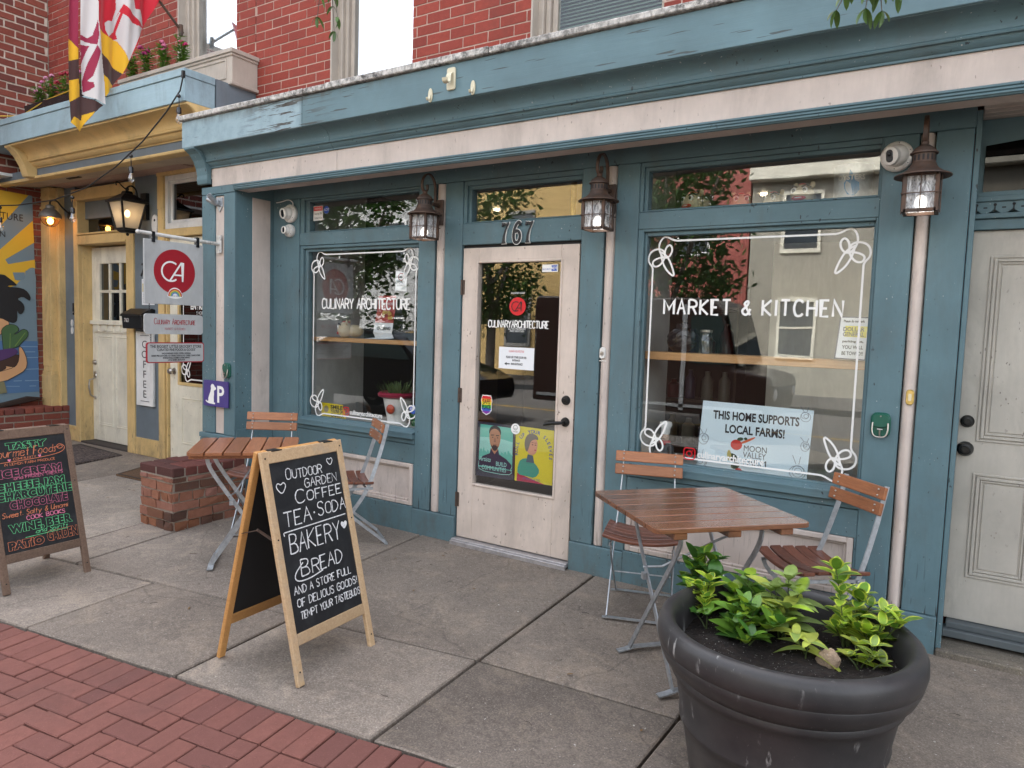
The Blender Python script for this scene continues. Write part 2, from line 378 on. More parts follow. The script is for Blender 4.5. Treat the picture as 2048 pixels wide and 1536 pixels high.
def concrete_mat(name, c, seed):
    m, n, l, b = nt(name); tc = n.new('ShaderNodeTexCoord'); mp = n.new('ShaderNodeMapping'); mp.inputs['Location'].default_value = (seed*3.1, seed*1.7, seed)
    l.new(tc.outputs['Object'], mp.inputs[0]); v = mp.outputs[0]
    big = noise(n, l, 1.3, 5, .6, v); mid = noise(n, l, 7, 6, .7, v, dist=.4); fine = noise(n, l, 125, 4, .8, v); spk = noise(n, l, 85, 2, .5, v)
    col = mixc(n, l, ramp(n, l, big, .3, .7), [k*.74 for k in c], [k*1.22 for k in c])
    col = mixc(n, l, ramp(n, l, mid, .42, .75, 0, .5), col, [k*.62 for k in c])
    col = mixc(n, l, ramp(n, l, noise(n, l, 2.6, 6, .75, v, dist=1.2), .50, .70, 0, .75), col, (c[0]*1.6, c[1]*1.54, c[2]*1.42))
    col = mixc(n, l, ramp(n, l, fine, .52, .66, 0, .6), col, [k*2.1 for k in c])
    col = mixc(n, l, ramp(n, l, fine, .47, .34, 0, .6), col, [k*.38 for k in c])
    mot = noise(n, l, 34, 5, .75, v); col = mixc(n, l, ramp(n, l, mot, .55, .7, 0, .45), col, [k*1.8 for k in c]); col = mixc(n, l, ramp(n, l, mot, .46, .33, 0, .5), col, [k*.5 for k in c])
    wv = n.new('ShaderNodeTexVoronoi'); wv.feature = 'DISTANCE_TO_EDGE'; wv.inputs['Scale'].default_value = .32; nz = n.new('ShaderNodeTexNoise'); nz.inputs['Scale'].default_value = 3; l.new(v, nz.inputs['Vector']); l.new(mixc(n, l, .25, v, nz.outputs['Color'], 'ADD'), wv.inputs['Vector']); col = mixc(n, l, ramp(n, l, wv.outputs['Distance'], .0022, .0006, 0, .30), col, [k*.3 for k in c])
    col = mixc(n, l, ramp(n, l, spk, .72, .75, 0, .9), col, (.45, .42, .38))
    gum = n.new('ShaderNodeTexVoronoi'); gum.inputs['Scale'].default_value = 5; l.new(v, gum.inputs['Vector'])
    col = mixc(n, l, ramp(n, l, gum.outputs['Distance'], .045, .025, 0, .55), col, (.05, .045, .04))
    l.new(col, b.inputs['Base Color']); b.inputs['Roughness'].default_value = .88; b.inputs['Specular IOR Level'].default_value = .3
    bump(n, l, b, math2(n, l, 'ADD', mid, fine), .45, .003); return m
conc = [concrete_mat('concrete_a', (.185, .153, .126), 0), concrete_mat('concrete_b', (.142, .117, .097), 1), concrete_mat('concrete_c', (.225, .188, .156), 2), concrete_mat('concrete_d', (.265, .225, .188), 3)]
def wood_mat(name, c1, c2, rough=.35, scale=1, coat=.0, axis=(1, 14, 14), worn=None):
    m, n, l, b = nt(name); g = n.new('ShaderNodeNewGeometry'); tc = n.new('ShaderNodeTexCoord')
    ad = n.new('ShaderNodeVectorMath'); ad.operation = 'ADD'; l.new(tc.outputs['Object'], ad.inputs[0])
    k = math2(n, l, 'MULTIPLY', g.outputs['Random Per Island'], 7.3); cx = n.new('ShaderNodeCombineXYZ')
    for i in range(3): l.new(k, cx.inputs[i])
    l.new(cx.outputs[0], ad.inputs[1])
    f = noise(n, l, 5*scale, 6, .65, ad.outputs[0], axis, dist=1.2); f2 = noise(n, l, 40*scale, 3, .6, ad.outputs[0], axis)
    col = mixc(n, l, ramp(n, l, f, .3, .7), c1, c2); col = mixc(n, l, ramp(n, l, f2, .55, .75, 0, .5), col, [q*.45 for q in c1])
    rv = ramp(n, l, g.outputs['Random Per Island'], 0, 1, .78, 1.18); hv = n.new('ShaderNodeHueSaturation'); l.new(rv, hv.inputs['Value']); l.new(col, hv.inputs['Color']); col = hv.outputs[0]
    if worn: col = mixc(n, l, ramp(n, l, noise(n, l, 6, 5, .7), .52, .72, 0, .8), col, worn)
    l.new(col, b.inputs['Base Color']); b.inputs['Roughness'].default_value = rough; b.inputs['Coat Weight'].default_value = coat; b.inputs['Coat Roughness'].default_value = .2
    bump(n, l, b, math2(n, l, 'ADD', f2, f), .25, .0015); return m
teak = wood_mat('varnished_slats', (.22, .075, .028), (.38, .145, .058), .38, coat=.25)
teak_d = wood_mat('dark_varnished_slats', (.115, .045, .021), (.225, .092, .043), .24, coat=.6, worn=(.06, .033, .02))
teak_s = wood_mat('seat_slats', (.10, .034, .019), (.20, .066, .035), .4, coat=.2)
pine = wood_mat('pale_pine', (.40, .26, .14), (.52, .37, .22), .6, worn=(.36, .30, .23))
pine_o = wood_mat('orange_pine', (.42, .20, .06), (.52, .27, .09), .5)
oldwood = wood_mat('brown_weathered_frame', (.10, .06, .04), (.17, .11, .075), .7)
shelf_m = wood_mat('pine_shelf', (.40, .20, .075), (.52, .29, .12), .5)
def metal_mat(name, c, rough=.42, metal=.85, var=.25, rust=0):
    m, n, l, b = nt(name); f = noise(n, l, 25, 5, .7)
    col = mixc(n, l, ramp(n, l, f, .3, .7), [k*(1-var) for k in c], [min(1, k*(1+var)) for k in c])
    if rust: col = mixc(n, l, ramp(n, l, noise(n, l, 12, 6, .75), .42, .68, 0, rust), col, (.13, .062, .032))
    l.new(col, b.inputs['Base Color']); b.inputs['Metallic'].default_value = metal; b.inputs['Roughness'].default_value = rough
    bump(n, l, b, f, .25, .002); return m
galv = metal_mat('galvanised_steel', (.42, .44, .46), .45, .75)
rusty = metal_mat('rusted_bronze', (.075, .052, .042), .62, .35, rust=.75)
blackm = metal_mat('black_metal', (.012, .012, .012), .4, .3)
brass = metal_mat('brass', (.62, .45, .16), .3, .9)
nickel = metal_mat('satin_nickel', (.45, .42, .38), .35, .95)
plastic_w = flat('white_plastic', (.72, .70, .66), .4); plastic_b = flat('black_plastic', (.012, .012, .014), .25)
black = flat('matte_black', (.008, .008, .009), .7); ink = flat('black_ink', (.01, .01, .012), .5); vinyl = flat('white_vinyl', (.82, .81, .78), .5)
red_v = flat('red_vinyl', (.62, .012, .02), .4); darkred = flat('dark_red_vinyl', (.33, .008, .018), .45); paper = flat('white_paper', (.78, .79, .80), .7)
def board_mat():
    m, n, l, b = nt('chalkboard_slate'); f = noise(n, l, 3.5, 5, .7, dist=1.5); g = noise(n, l, 50, 3, .6, stretch=(1, 6, 1))
    col = mixc(n, l, ramp(n, l, f, .45, .75, 0, .6), (.008, .009, .011), (.050, .052, .055)); col = mixc(n, l, ramp(n, l, g, .66, .74, 0, .25), col, (.09, .09, .09))
    l.new(col, b.inputs['Base Color']); b.inputs['Roughness'].default_value = .55; return m
slate = board_mat()
def chalk(name, c):
    m, n, l, b = nt(name); f = noise(n, l, 160, 3, .7)
    l.new(mixc(n, l, ramp(n, l, f, .3, .6), [k*.55 for k in c], c), b.inputs['Base Color']); b.inputs['Roughness'].default_value = .95; return m
ck_w = chalk('white_chalk', (.80, .80, .80)); ck_g = chalk('green_chalk', (.16, .62, .28)); ck_p = chalk('pink_chalk', (.62, .17, .28)); ck_o = chalk('orange_chalk', (.72, .24, .12)); ck_k = chalk('hot_pink_chalk', (.85, .25, .40))
def glass_mat(name, tint=(.92, .95, .94), base=.035, gain=1.35, rough=0, wob=0):
    m, n, l, b = nt(name); n.remove(b); out = n['Material Output']
    tr = n.new('ShaderNodeBsdfTransparent'); tr.inputs[0].default_value = (*tint, 1); gl = n.new('ShaderNodeBsdfGlossy'); gl.inputs['Roughness'].default_value = rough
    gl.inputs['Color'].default_value = (.95, .97, 1, 1)
    ge = n.new('ShaderNodeNewGeometry'); dt = n.new('ShaderNodeVectorMath'); dt.operation = 'DOT_PRODUCT'; l.new(ge.outputs['Incoming'], dt.inputs[0]); l.new(ge.outputs['Normal'], dt.inputs[1])
    fz = math2(n, l, 'ADD', math2(n, l, 'MULTIPLY', math2(n, l, 'POWER', math2(n, l, 'SUBTRACT', 1.0, math2(n, l, 'ABSOLUTE', dt.outputs['Value'], 0)), 5.0), .96), .04)
    if wob:
        u = n.new('ShaderNodeBump'); u.inputs['Strength'].default_value = wob; u.inputs['Distance'].default_value = .01; l.new(noise(n, l, 2.2, 2, .5), u.inputs['Height']); l.new(u.outputs[0], gl.inputs['Normal'])
    f = math2(n, l, 'ADD', math2(n, l, 'MULTIPLY', fz, gain), base); mx = n.new('ShaderNodeMixShader')
    l.new(f, mx.inputs[0]); l.new(tr.outputs[0], mx.inputs[1]); l.new(gl.outputs[0], mx.inputs[2]); l.new(mx.outputs[0], out.inputs[0]); return m
glass = glass_mat('window_glass', (.97, .98, .975), base=.035, gain=1.0, wob=.04)
glass_up = glass_mat('upper_window_glass', base=.34, gain=1.4, wob=.04)
glass_up2 = glass_mat('shuttered_window_glass', base=.0, gain=.7, wob=.04)
glass_clear = glass_mat('clear_glass', base=.03)
def seedy_mat():
    m, n, l, b = nt('seeded_lantern_glass'); f = noise(n, l, 60, 4, .7, stretch=(1, 1, .35), dist=1)
    l.new(mixc(n, l, ramp(n, l, f, .40, .62), (.10, .10, .105), (.75, .76, .78)), b.inputs['Base Color']); b.inputs['Roughness'].default_value = .15
    b.inputs['Transmission Weight'].default_value = .25; bump(n, l, b, f, .8, .004); return m
seedy = seedy_mat()
# ------------------------------------------------------------------ ground
def gz(x, y): return -.04 + .02*y
def slabs():
    jt = -1.612
    def lj(x): return -1.612 + .149*(x+.76) if x < 1.17 else -1.324 + .06*(x-1.141)
    def be(x): return -2.21 + .138*(x-.13)
    def top(x): return .62 if x < -2.4 else .06
    # joints: (x at building, x at lower end)
    up = [(-9, -9), (-5.75, -5.6), (-3.95, -3.8), (-2.33, -2.05), (-1.92, -1.66), (-.305, -.19), (1.097, 1.142), (2.085, 2.085), (3.35, 3.35), (5.2, 5.2), (7, 7)]
    lo = [(-9, -9), (-4.4, -4.3), (-2.55, -2.5), (-.955, -.9), (.08, .132), (1.142, 1.17), (2.085, 2.06), (3.35, 3.35), (5.2, 5.2), (7, 7)]
    mb = MB(); g = .0075
    order_u = [3, 2, 3, 2, 2, 0, 0, 0, 2, 2]; order_l = [2, 2, 2, 0, 2, 1, 1, 3, 2]
    def slab(P, m):
        dz = rnd.uniform(-.003, .003); n = len(P); c = (sum(p[0] for p in P)/n, sum(p[1] for p in P)/n)
        mb.add([(x, y, gz(x, y)+dz) for x, y in P] + [(x, y, gz(x, y)-.06) for x, y in P], [tuple(range(n))] + [(i, n+i, n+(i+1) % n, (i+1) % n) for i in range(n)], m)
    for i in range(len(up)-1):
        a, b = up[i], up[i+1]; N = 5
        P = [(a[0]+g, top((a[0]+b[0])/2))] + [(b[0]-g, top((a[0]+b[0])/2))]
        Q = [(a[1]+(b[1]-a[1])*k/N + (g if k == 0 else -g if k == N else 0), 0) for k in range(N+1)]
        slab([P[1], P[0]] + [(x, lj(x)+g) for x, _ in Q], order_u[i])
    for i in range(len(lo)-1):
        a, b = lo[i], lo[i+1]; N = 5
        T = [(a[0]+(b[0]-a[0])*k/N + (g if k == 0 else -g if k == N else 0)) for k in range(N+1)]
        B = [(a[1]+(b[1]-a[1])*k/N + (g if k == 0 else -g if k == N else 0)) for k in range(N+1)]
        slab([(x, lj(x)-g) for x in T][::-1] + [(x, be(x)+.004+rnd.uniform(-.004, .004)) for x in B], order_l[i])
    o = mb.build('sidewalk', conc, bevel=.006); tag(o, None, None, kind='structure'); return o
slabs()
mb = MB(); mb.add([(-60, .7, -.10), (60, .7, -.10), (60, -5.1, -.20), (-60, -5.1, -.20)], [(0, 1, 2, 3)]); tag(mb.build('ground', joint_m), None, None, kind='structure')
def pavers():
    mb = MB(); a = math.atan(.138); ca, sa = cos(a), sin(a); Wd = .1
    def put(s0, s1, t0, t1):
        h = rnd.uniform(-.003, .003); g = .0022; tx = rnd.uniform(-.004, .004); P = []
        for s, t, k in ((s0+g, t0+g, 0), (s1-g, t0+g, 1), (s1-g, t1-g, 2), (s0+g, t1-g, 3)):
            x = .13 + s*ca + t*sa; y = -2.215 + s*sa - t*ca; P.append((x, y, gz(x, y)+h+(tx if k in (1, 2) else -tx)*.5))
        mb.add(P + [(x, y, z-.05) for x, y, z in P], [(0, 1, 2, 3), (0, 4, 5, 1), (1, 5, 6, 2), (2, 6, 7, 3), (3, 7, 4, 0)])
    for i in range(-30, 26): put(i*Wd+rnd.uniform(-.001, .001), (i+1)*Wd, .004+rnd.uniform(0, .006), .205)
    for i in range(-34, 30):
        for j in range(-1, 14):
            r = (i-j) % 4
            if r == 0 and j >= 0: put(i*Wd, (i+2)*Wd, .205+j*Wd, .205+(j+1)*Wd)
            elif r == 3: put(i*Wd, (i+1)*Wd, .205+max(j, 0)*Wd, .205+(j+2)*Wd)
    tag(mb.build('brick_paving', paver_m, bevel=.004), None, None, kind='structure')
pavers()
mb = MB(); mb.add([(-60, -3.6, -.118), (60, -3.6, -.118), (60, -5.6, -.155), (-60, -5.6, -.155)], [(0, 3, 2, 1)]); tag(mb.build('pavement_edge', conc[2]), None, None, kind='structure')
mb = MB(); mb.add([(-60, -5.6, -.3), (60, -5.6, -.3), (60, -14, -.3), (-60, -14, -.3)], [(0, 3, 2, 1)]); mb.add([(-60, -5.6, -.155), (60, -5.6, -.155), (60, -5.6, -.3), (-60, -5.6, -.3)], [(0, 1, 2, 3)])
mb.add([(-60, -14, -.15), (60, -14, -.15), (60, -40, -.15), (-60, -40, -.15)], [(0, 3, 2, 1)])
mb.add([(-60, -9.75, -.294), (60, -9.75, -.294), (60, -9.87, -.294), (-60, -9.87, -.294)], [(0, 3, 2, 1)], 1)
tag(mb.build('road', [concrete_mat('asphalt', (.11, .105, .10), 5), flat('road_yellow', (.55, .33, .04), .7)]), None, None, kind='structure')

# ------------------------------------------------------------------ bricks
def brick_field(M, W, H, name, mats, parent, course=.0745, bl=.205, gap=.009, depth=.006, holes=(), rough=.002, header=6, x0=0):
    mb = MB(); mb.M = M; mm = MB(); mm.M = M; r = int(H/course)+1
    for j in range(r):
        y0, y1 = j*course, (j+1)*course
        y1 = min(y1, H)
        hs = sorted((h[0], h[1]) for h in holes if h[2] < (y0+y1)/2 < h[3])
        spans = []; c = x0
        for a, b in hs:
            if a > c: spans.append((c, a))
            c = max(c, b)
        if c < W: spans.append((c, W))
        for a, b in spans: mm.add([(a, y0, 0), (b, y0, 0), (b, y1, 0), (a, y1, 0)], [(0, 1, 2, 3)])
        L = bl if (header == 0 or j % header) else bl*.5
        off = (L*.5 if j % 2 else 0) + rnd.uniform(-.01, .01)
        x = x0 - off
        while x < W:
            for a, b in spans:
                xa, xb = max(x+gap/2, a+.001), min(x+L-gap/2, b-.001)
                if xb - xa > .02 and y1-y0 > gap*2:
                    q = rough; e = lambda: rnd.uniform(-q, q)
                    d = depth + rnd.uniform(-q, q)
                    ya, yb = y0+gap/2, y1-gap/2
                    mb.add([(xa+e(), ya+e(), d+e()), (xb+e(), ya+e(), d+e()), (xb+e(), yb+e(), d+e()), (xa+e(), yb+e(), d+e()), (xa, ya, -.01), (xb, ya, -.01), (xb, yb, -.01), (xa, yb, -.01)],
                           [(0, 1, 2, 3), (0, 4, 5, 1), (1, 5, 6, 2), (2, 6, 7, 3), (3, 7, 4, 0)])
            x += L
    o = mb.build(name, mats[0], parent); mm.build('mortar', mats[1], o); return o
def ring(mb, x0, x1, z0, z1, l, r, b, t, y0, y1, m=0):
    mb.box(x0, x0+l, y0, y1, z0, z1, m); mb.box(x1-r, x1, y0, y1, z0, z1, m)
    mb.box(x0+l, x1-r, y0, y1, z0, z0+b, m); mb.box(x0+l, x1-r, y0, y1, z1-t, z1, m)
    return mb
def pane(x0, x1, z0, z1, y, parent, mat=None): return MB().box(x0, x1, y, y+.005, z0, z1).build('pane', mat or glass, parent)

# ------------------------------------------------------------------ the shop
shop = thing('shop_building', 'blue and putty painted shopfront under red brick with two display windows', 'shop', (.45, 0, -.04), world=True)
def boards(name, bx, mat, parent=shop, bevel=.003):
    m = MB()
    for q in bx: m.box(*q)
    return m.build(name, mat, parent, bevel=bevel)
# posts between the openings: blue boards, a putty half-round strip, a plinth
def post(xl0, xl1, xr0, xr1, strip=True):
    m = MB(); m.box(xl0, xl1, 0, .12, .145, 2.48); m.box(xr0, xr1, 0, .12, .145, 2.48)
    p = m.build('post', blue, shop, bevel=.004)
    m = MB(); n = 10; w = xr0 - xl1; prof = []
    for i in range(n+1):
        t = i/n; prof.append((xl1 + .003 + (w-.006)*t, .028 - .034*sin(pi*t)**.7))
    m.prism(prof + [(xr0-.003, .1), (xl1+.003, .1)], .15, 2.476, 'z'); m.build('putty_strip', pink, p, smooth=40)
    MB().box(xl0, xr1, -.014, .12, -.05, .143).build('plinth', blue_h, p, bevel=.004)
post(-.389, -.242, -.155, -.004); post(.915, 1.068, 1.142, 1.286); post(2.56, 2.713, 2.782, 2.935)
boards('corner_board', [(-1.965, -1.806, .004, .12, -.05, 2.48), (-1.803, -1.646, 0, .12, -.05, 2.48)], blue)
boards('edge_board', [(2.938, 2.962, .01, .2, -.05, 2.56)], blue)
boards('header_beam', [(-1.965, 2.938, .006, .14, 2.4825, 2.80)], blue_h)
boards('rail', [(-1.646, -.389, .006, .12, 2.103, 2.203)], blue_h)
boards('rail', [(-.004, .915, .006, .12, 2.048, 2.193)], blue_h)
boards('rail', [(1.286, 2.56, .006, .12, 2.093, 2.191)], blue_h)
def display_window(x0, x1, zi0=.72, zo0=.70, zo1=2.10, il=.07, ir=.03):
    m = MB(); ring(m, x0, x1, zo0, zo1, .035, .012, .012, .022, .012, .08)
    ring(m, x0+.035, x1-.012, zo0+.012, zo1-.022, il-.035, ir-.012, .012, .024, .034, .085)
    w = m.build('display_window', blue, shop, bevel=.003)
    p = pane(x0+il-.004, x1-ir+.004, zi0-.004, zo1-.042, .058, w)
    m = MB(); m.box(x0-.004, x1+.002, -.03, .02, .655, .70); m.add([(x0-.004, -.032, .701), (x1+.002, -.032, .701), (x1+.002, .034, .716), (x0-.004, .034, .716), (x0-.004, -.032, .69), (x1+.002, -.032, .69), (x1+.002, .034, .69), (x0-.004, .034, .69)], [(0, 1, 2, 3), (0, 4, 5, 1), (3, 2, 6, 7), (0, 3, 7, 4), (1, 5, 6, 2)])
    m.build('sill', blue_h, w, bevel=.002)
    return w
winL = display_window(-1.646, -.389); winR = display_window(1.286, 2.56, il=.05, ir=.02)
def transom(x0, x1, z0, z1, ix0, ix1, iz0, iz1):
    m = MB(); ring(m, x0, x1, z0, z1, (ix0-x0)*.5, max(.006, (x1-ix1)*.5), .006, (z1-iz1)*.55, .012, .085)
    ring(m, x0+(ix0-x0)*.5, x1-max(.006, (x1-ix1)*.5), z0+.006, z1-(z1-iz1)*.55, (ix0-x0)*.5, max(.006, (x1-ix1)*.5), iz0-z0-.005, (z1-iz1)*.45, .03, .09)
    w = m.build('transom_window', blue_h, shop, bevel=.002); pane(ix0-.003, ix1+.003, iz0-.003, iz1+.003, .062, w); return w
transom(-1.646, -.389, 2.205, 2.48, -1.56, -.42, 2.216, 2.45); transom(-.004, .915, 2.195, 2.48, .05, .89, 2.206, 2.424); transom(1.286, 2.56, 2.193, 2.48, 1.33, 2.545, 2.206, 2.432)
# bulkheads with putty panels below the windows
def bulkhead(x0, x1, px0, px1, pz0, pz1):
    m = MB(); m.box(x0, x1, .004, .1, pz1, .612); m.box(x0, x1, -.004, .02, .617, .653); m.box(x0, px0, .004, .1, .145, pz1); m.box(px1, x1, .004, .1, .145, pz1); m.box(x0, x1, -.012, .1, -.05, pz0-.002)
    b = m.build('bulkhead', blue_h, shop, bevel=.003)
    m = MB(); m.box(px0, px1, .03, .08, pz0, pz1)
    ring(m, px0+.002, px1-.002, pz0+.001, pz1-.002, .03, .03, .03, .03, -.004, .035); ring(m, px0+.032, px1-.032, pz0+.031, pz1-.032, .014, .014, .014, .014, .012, .036)
    m.build('panel', pink, b, bevel=.004)
bulkhead(-1.646, -.389, -1.50, -.40, .156, .47); bulkhead(1.286, 2.56, 1.292, 2.548, .156, .465)
# recessed return wall and front pilaster on the left
boards('return_wall', [(-2.05, -1.967, -.357, .1, -.05, 2.60)], blue)
boards('return_strip', [(-1.968, -1.962, -.205, -.03, .62, 2.475)], pink, bevel=.002)
boards('return_base', [(-1.967, -1.955, -.355, 0, -.05, .60)], blue_h)
m = MB(); m.box(-2.39, -2.222, -.37, -.345, .545, 2.49); m.box(-2.104, -1.964, -.37, -.3585, .545, 2.49); m.box(-2.39, -1.964, -.372, -.3605, 2.492, 2.553); m.box(-2.388, -2.06, -.345, .5, -.05, 2.56); m.box(-2.222, -2.104, -.37, -.346, 2.476, 2.49)
pil = m.build('pilaster', blue, shop, bevel=.004); MB().box(-2.221, -2.105, -.357, -.346, .55, 2.475).build('putty_strip', pink, pil)
m = MB(); m.box(-2.40, -1.952, -.385, -.356, -.05, .50); m.box(-2.405, -1.948, -.39, -.356, .503, .542); m.build('plinth', blue_h, pil, bevel=.004)
# frieze band, reeded trim, cove cornice, fascia, marble coping, bracket
m = MB(); m.box(-2.27, -.85, -.36, -.24, 2.556, 2.70); m.box(-.847, 5.6, -.36, -.24, 2.556, 2.70); m.box(-1.965, 5.6, -.358, -.24, 2.507, 2.554)
fr = m.build('frieze', pink, shop, bevel=.002)
prof = [(-.36, 2.504), (-.376, 2.504)]
for z in (2.508, 2.5225, 2.537): prof += [(-.379, z), (-.386, z+.004), (-.386, z+.010), (-.379, z+.0135)]
prof += [(-.372, 2.5545), (-.36, 2.5545)]
m = MB(); m.sweep(prof, -1.967, .12); m.sweep(prof, .122, 5.6); m.build('reeded_trim', blue_h, fr)
def cove(y0, z0, y1, z1):
    P = [(y0+.02, z0), (y0-.012, z0), (y0-.012, z0+.010)]; H = z1-z0; D = y1-y0
    for i in range(7): t = i/6; P.append((y0 + D*(.10+.14*sin(t*pi/2)), z0+.012+H*.20*t))
    P += [(y0+D*.27, z0+H*.27), (y0+D*.33, z0+H*.28), (y0+D*.35, z0+H*.33), (y0+D*.33, z0+H*.37), (y0+D*.31, z0+H*.375)]
    for i in range(11): t = i/10; P.append((y0 + D*(.33 + .55*(1-cos(t*pi/2))), z0 + H*(.39+.50*sin(t*pi/2))))
    P += [(y0+D*.93, z0+H*.90), (y0+D*.95, z1), (y0+.02, z1)]
    return P
m = MB(); pc = cove(-.36, 2.70, -.52, 2.852); m.sweep(pc, -2.33, -.872); m.sweep(pc, -.868, 5.6); cor = m.build('cornice_moulding', blue_h, shop, smooth=35)
m = MB(); m.box(-2.43, -1.031, -.52, -.36, 2.84, 3.046); m.box(-1.027, 5.6, -.52, -.36, 2.84, 3.046); m.build('fascia', fascia_m, shop, bevel=.003)
m = MB(); 
for a, b in ((-2.445, -2.25), (-2.247, -1.0), (-.997, -.78), (-.777, .55), (.553, 2.1), (2.103, 5.6)):
    m.box(a, b, -.545+rnd.uniform(-.003, .003), .24, 3.05, 3.088+rnd.uniform(-.002, .003))
m.build('coping', marble, shop, bevel=.005)
m = MB(); m.prism([(-.36, 2.846), (-.517, 2.846), (-.517, 2.828), (-.503, 2.822), (-.47, 2.80), (-.435, 2.755), (-.412, 2.70), (-.402, 2.645), (-.404, 2.61), (-.395, 2.576), (-.36, 2.576)], -2.412, -2.275, 'x'); m.build('bracket', blue, shop, bevel=.003)
boards('soffit', [(-1.965, 2.938, -.24, .01, 2.64, 2.70)], soffit_m)
# upper wall
brick_field(face_y(-2.455, .205, 3.09), 8, 1.7, 'brick_wall', (brick_r, mortar_p), shop, course=.0755, bl=.215, gap=.010, depth=.0035, rough=.0012, header=0, holes=[(.925, 1.795, 0, 9), (2.825, 3.76, 0, 9)])
boards('wall_core', [(-2.455, -1.53, .21, .6, 2.7, 4.8), (-.66, .37, .21, .6, 2.7, 4.8), (1.305, 5.5, .21, .6, 2.7, 4.8)], mortar_p)
MB().box(-2.455, 14, .22, 9, 4.95, 8.6).box(2.75, 14, .65, 9, -.1, 4.94).box(-2.455, 14, 3.7, 9, -.1, 4.94).build('unseen_upper_mass', brick_r, shop)  # unseen plain mass, added so the shop front and sidewalk lie in shade
brick_field(face_y(-2.455, .215, 4.79), 8, .6, 'brick_wall', (brick_r, mortar_p), shop, course=.0755, bl=.215, gap=.010, depth=.0035, header=0)
def upper_window(x0, x1, mat_sash, blinds, parent):
    m = MB(); ring(m, x0, x1, 3.1, 4.9, .05, .02, .06, .05, .28, .36); ring(m, x0+.05, x1-.02, 3.16, 4.85, .035, .02, .06, .03, .31, .37); ring(m, x0+.085, x1-.04, 3.22, 4.8, .04, .03, .06, .03, .34, .39)
    m.box(x0-.004, x0+.012, .2, .3, 3.1, 4.9)
    w = m.build('upper_window', mat_sash, parent, bevel=.006)
    pane(x0+.12, x1-.06, 3.27, 4.78, .355, w, glass_up2 if blinds else glass_up)
    m = MB()
    if blinds:
        z = 3.2
        while z < 4.8: m.add([(x0+.1, .41, z), (x1-.05, .41, z), (x1-.05, .43, z+.02), (x0+.1, .43, z+.02)], [(0, 1, 2, 3)]); z += .024
        m.box(x0, x1, .6, .62, 3.0, 4.9, 1); m.build('blind', [flat('pale_slats', (.17, .215, .175), .5), black], w)
    else:
        n = 40
        m.sweep([(0, 0), (0, 0)], 0, 0) if False else None
        vs = []; 
        for i in range(n+1):
            x = x0+.04+(x1-x0-.08)*i/n; y = .44 + .008*sin(i*1.9); vs += [(x, y, 3.15), (x, y, 4.85)]
        m.add(vs, [(2*i, 2*i+2, 2*i+3, 2*i+1) for i in range(n)]); m.box(x0, x1, .6, .62, 3.0, 4.9, 1); m.build('curtain', [flat('white_sheer', (.85, .88, .92), .8), black], w)
    return w
upper_window(-1.53, -.66, taupe, False, shop); upper_window(.37, 1.305, taupe, True, shop)
# front door
dm = MB(); dm.box(.004, .135, .012, .056, .004, 2.026); dm.box(.774, .902, .012, .056, .004, 2.026); dm.box(.135, .774, .012, .056, 1.925, 2.026); dm.box(.135, .774, .012, .056, .004, .40)
ring(dm, .122, .787, .388, 1.937, .014, .014, .014, .014, .004, .02); door = dm.build('door', doorp, shop, bevel=.003)
pane(.134, .775, .399, 1.926, .032, door)
for z in (1.76, 1.01, .27):
    m = MB(); m.lathe([(.008, -.052), (.008, .052)], 10, (.0, .006, z)); m.box(-.003, .022, .007, .013, z-.05, z+.05); m.build('hinge', metal_mat('hinge_steel', (.10, .07, .055), .6, .5) if 'hinge_steel' not in bpy.data.materials else bpy.data.materials['hinge_steel'], door)
m = MB(); m.lathe([(0, .026), (.018, .026), (.027, .018), (.030, .004), (.031, 0)], 24, (.846, .012, 1.04), axis='y') if False else None
def rosette(cx, cz, y, r, d, parent, name, mat, extra=None):
    m = MB(); m.lathe([(0, -d), (r*.45, -d), (r*.5, -d*.8), (r*.72, -d*.75), (r*.8, -d*.55), (r*.95, -d*.3), (r, 0)], 28, (cx, y, cz), axis='y')
    if extra: extra(m)
    return m.build(name, mat, parent, smooth=40)
rosette(.846, 1.04, .012, .031, .03, door, 'deadbolt', blackm)
def lever(m):
    m.tube([(.846, -.02, .90), (.846, -.05, .90), (.83, -.062, .899), (.79, -.064, .895), (.75, -.062, .885), (.728, -.058, .878)], [.012, .011, .012, .011, .010, .007], 10)
rosette(.846, .90, .012, .031, .03, door, 'handle', [blackm], lever)
boards('threshold', [(-.004, .915, -.04, .12, -.03, -.002), (-.004, .915, -.055, -.04, -.045, -.012)], metal_mat('aluminium_sill', (.42, .40, .40), .5, .6), bevel=.003)
boards('door_stop', [(-.004, .003, .03, .12, -.03, 2.04), (.904, .915, .03, .12, -.03, 2.04), (-.004, .915, .03, .12, 2.029, 2.048)], black, bevel=0)
# right-hand side entrance, set back
m = MB(); m.box(2.962, 4.1, .2, .24, 2.12, 2.56); sd = m.build('side_entrance', blue_h, shop)
m = MB(); m.box(2.962, 4.0, .215, .26, .085, 2.032)
def raised(m, x0, x1, z0, z1, y):
    ring(m, x0, x1, z0, z1, .012, .012, .012, .012, y-.006, y+.01); ring(m, x0+.016, x1-.016, z0+.016, z1-.016, .014, .014, .014, .014, y-.011, y+.01); m.box(x0+.05, x1-.05, y-.005, y+.01, z0+.05, z1-.05)
    ring(m, x0+.034, x1-.034, z0+.034, z1-.034, .008, .008, .008, .008, y-.008, y+.01)
for a in (3.04, 3.36):
    raised(m, a, a+.26, .31, .84, .215); raised(m, a, a+.26, 1.0, 1.91, .215)
m.build('side_door', sided, sd, bevel=.002)
rosette(2.999, 1.095, .215, .031, .028, sd, 'deadbolt', blackm); rosette(2.999, .957, .215, .037, .05, sd, 'door_knob', blackm)
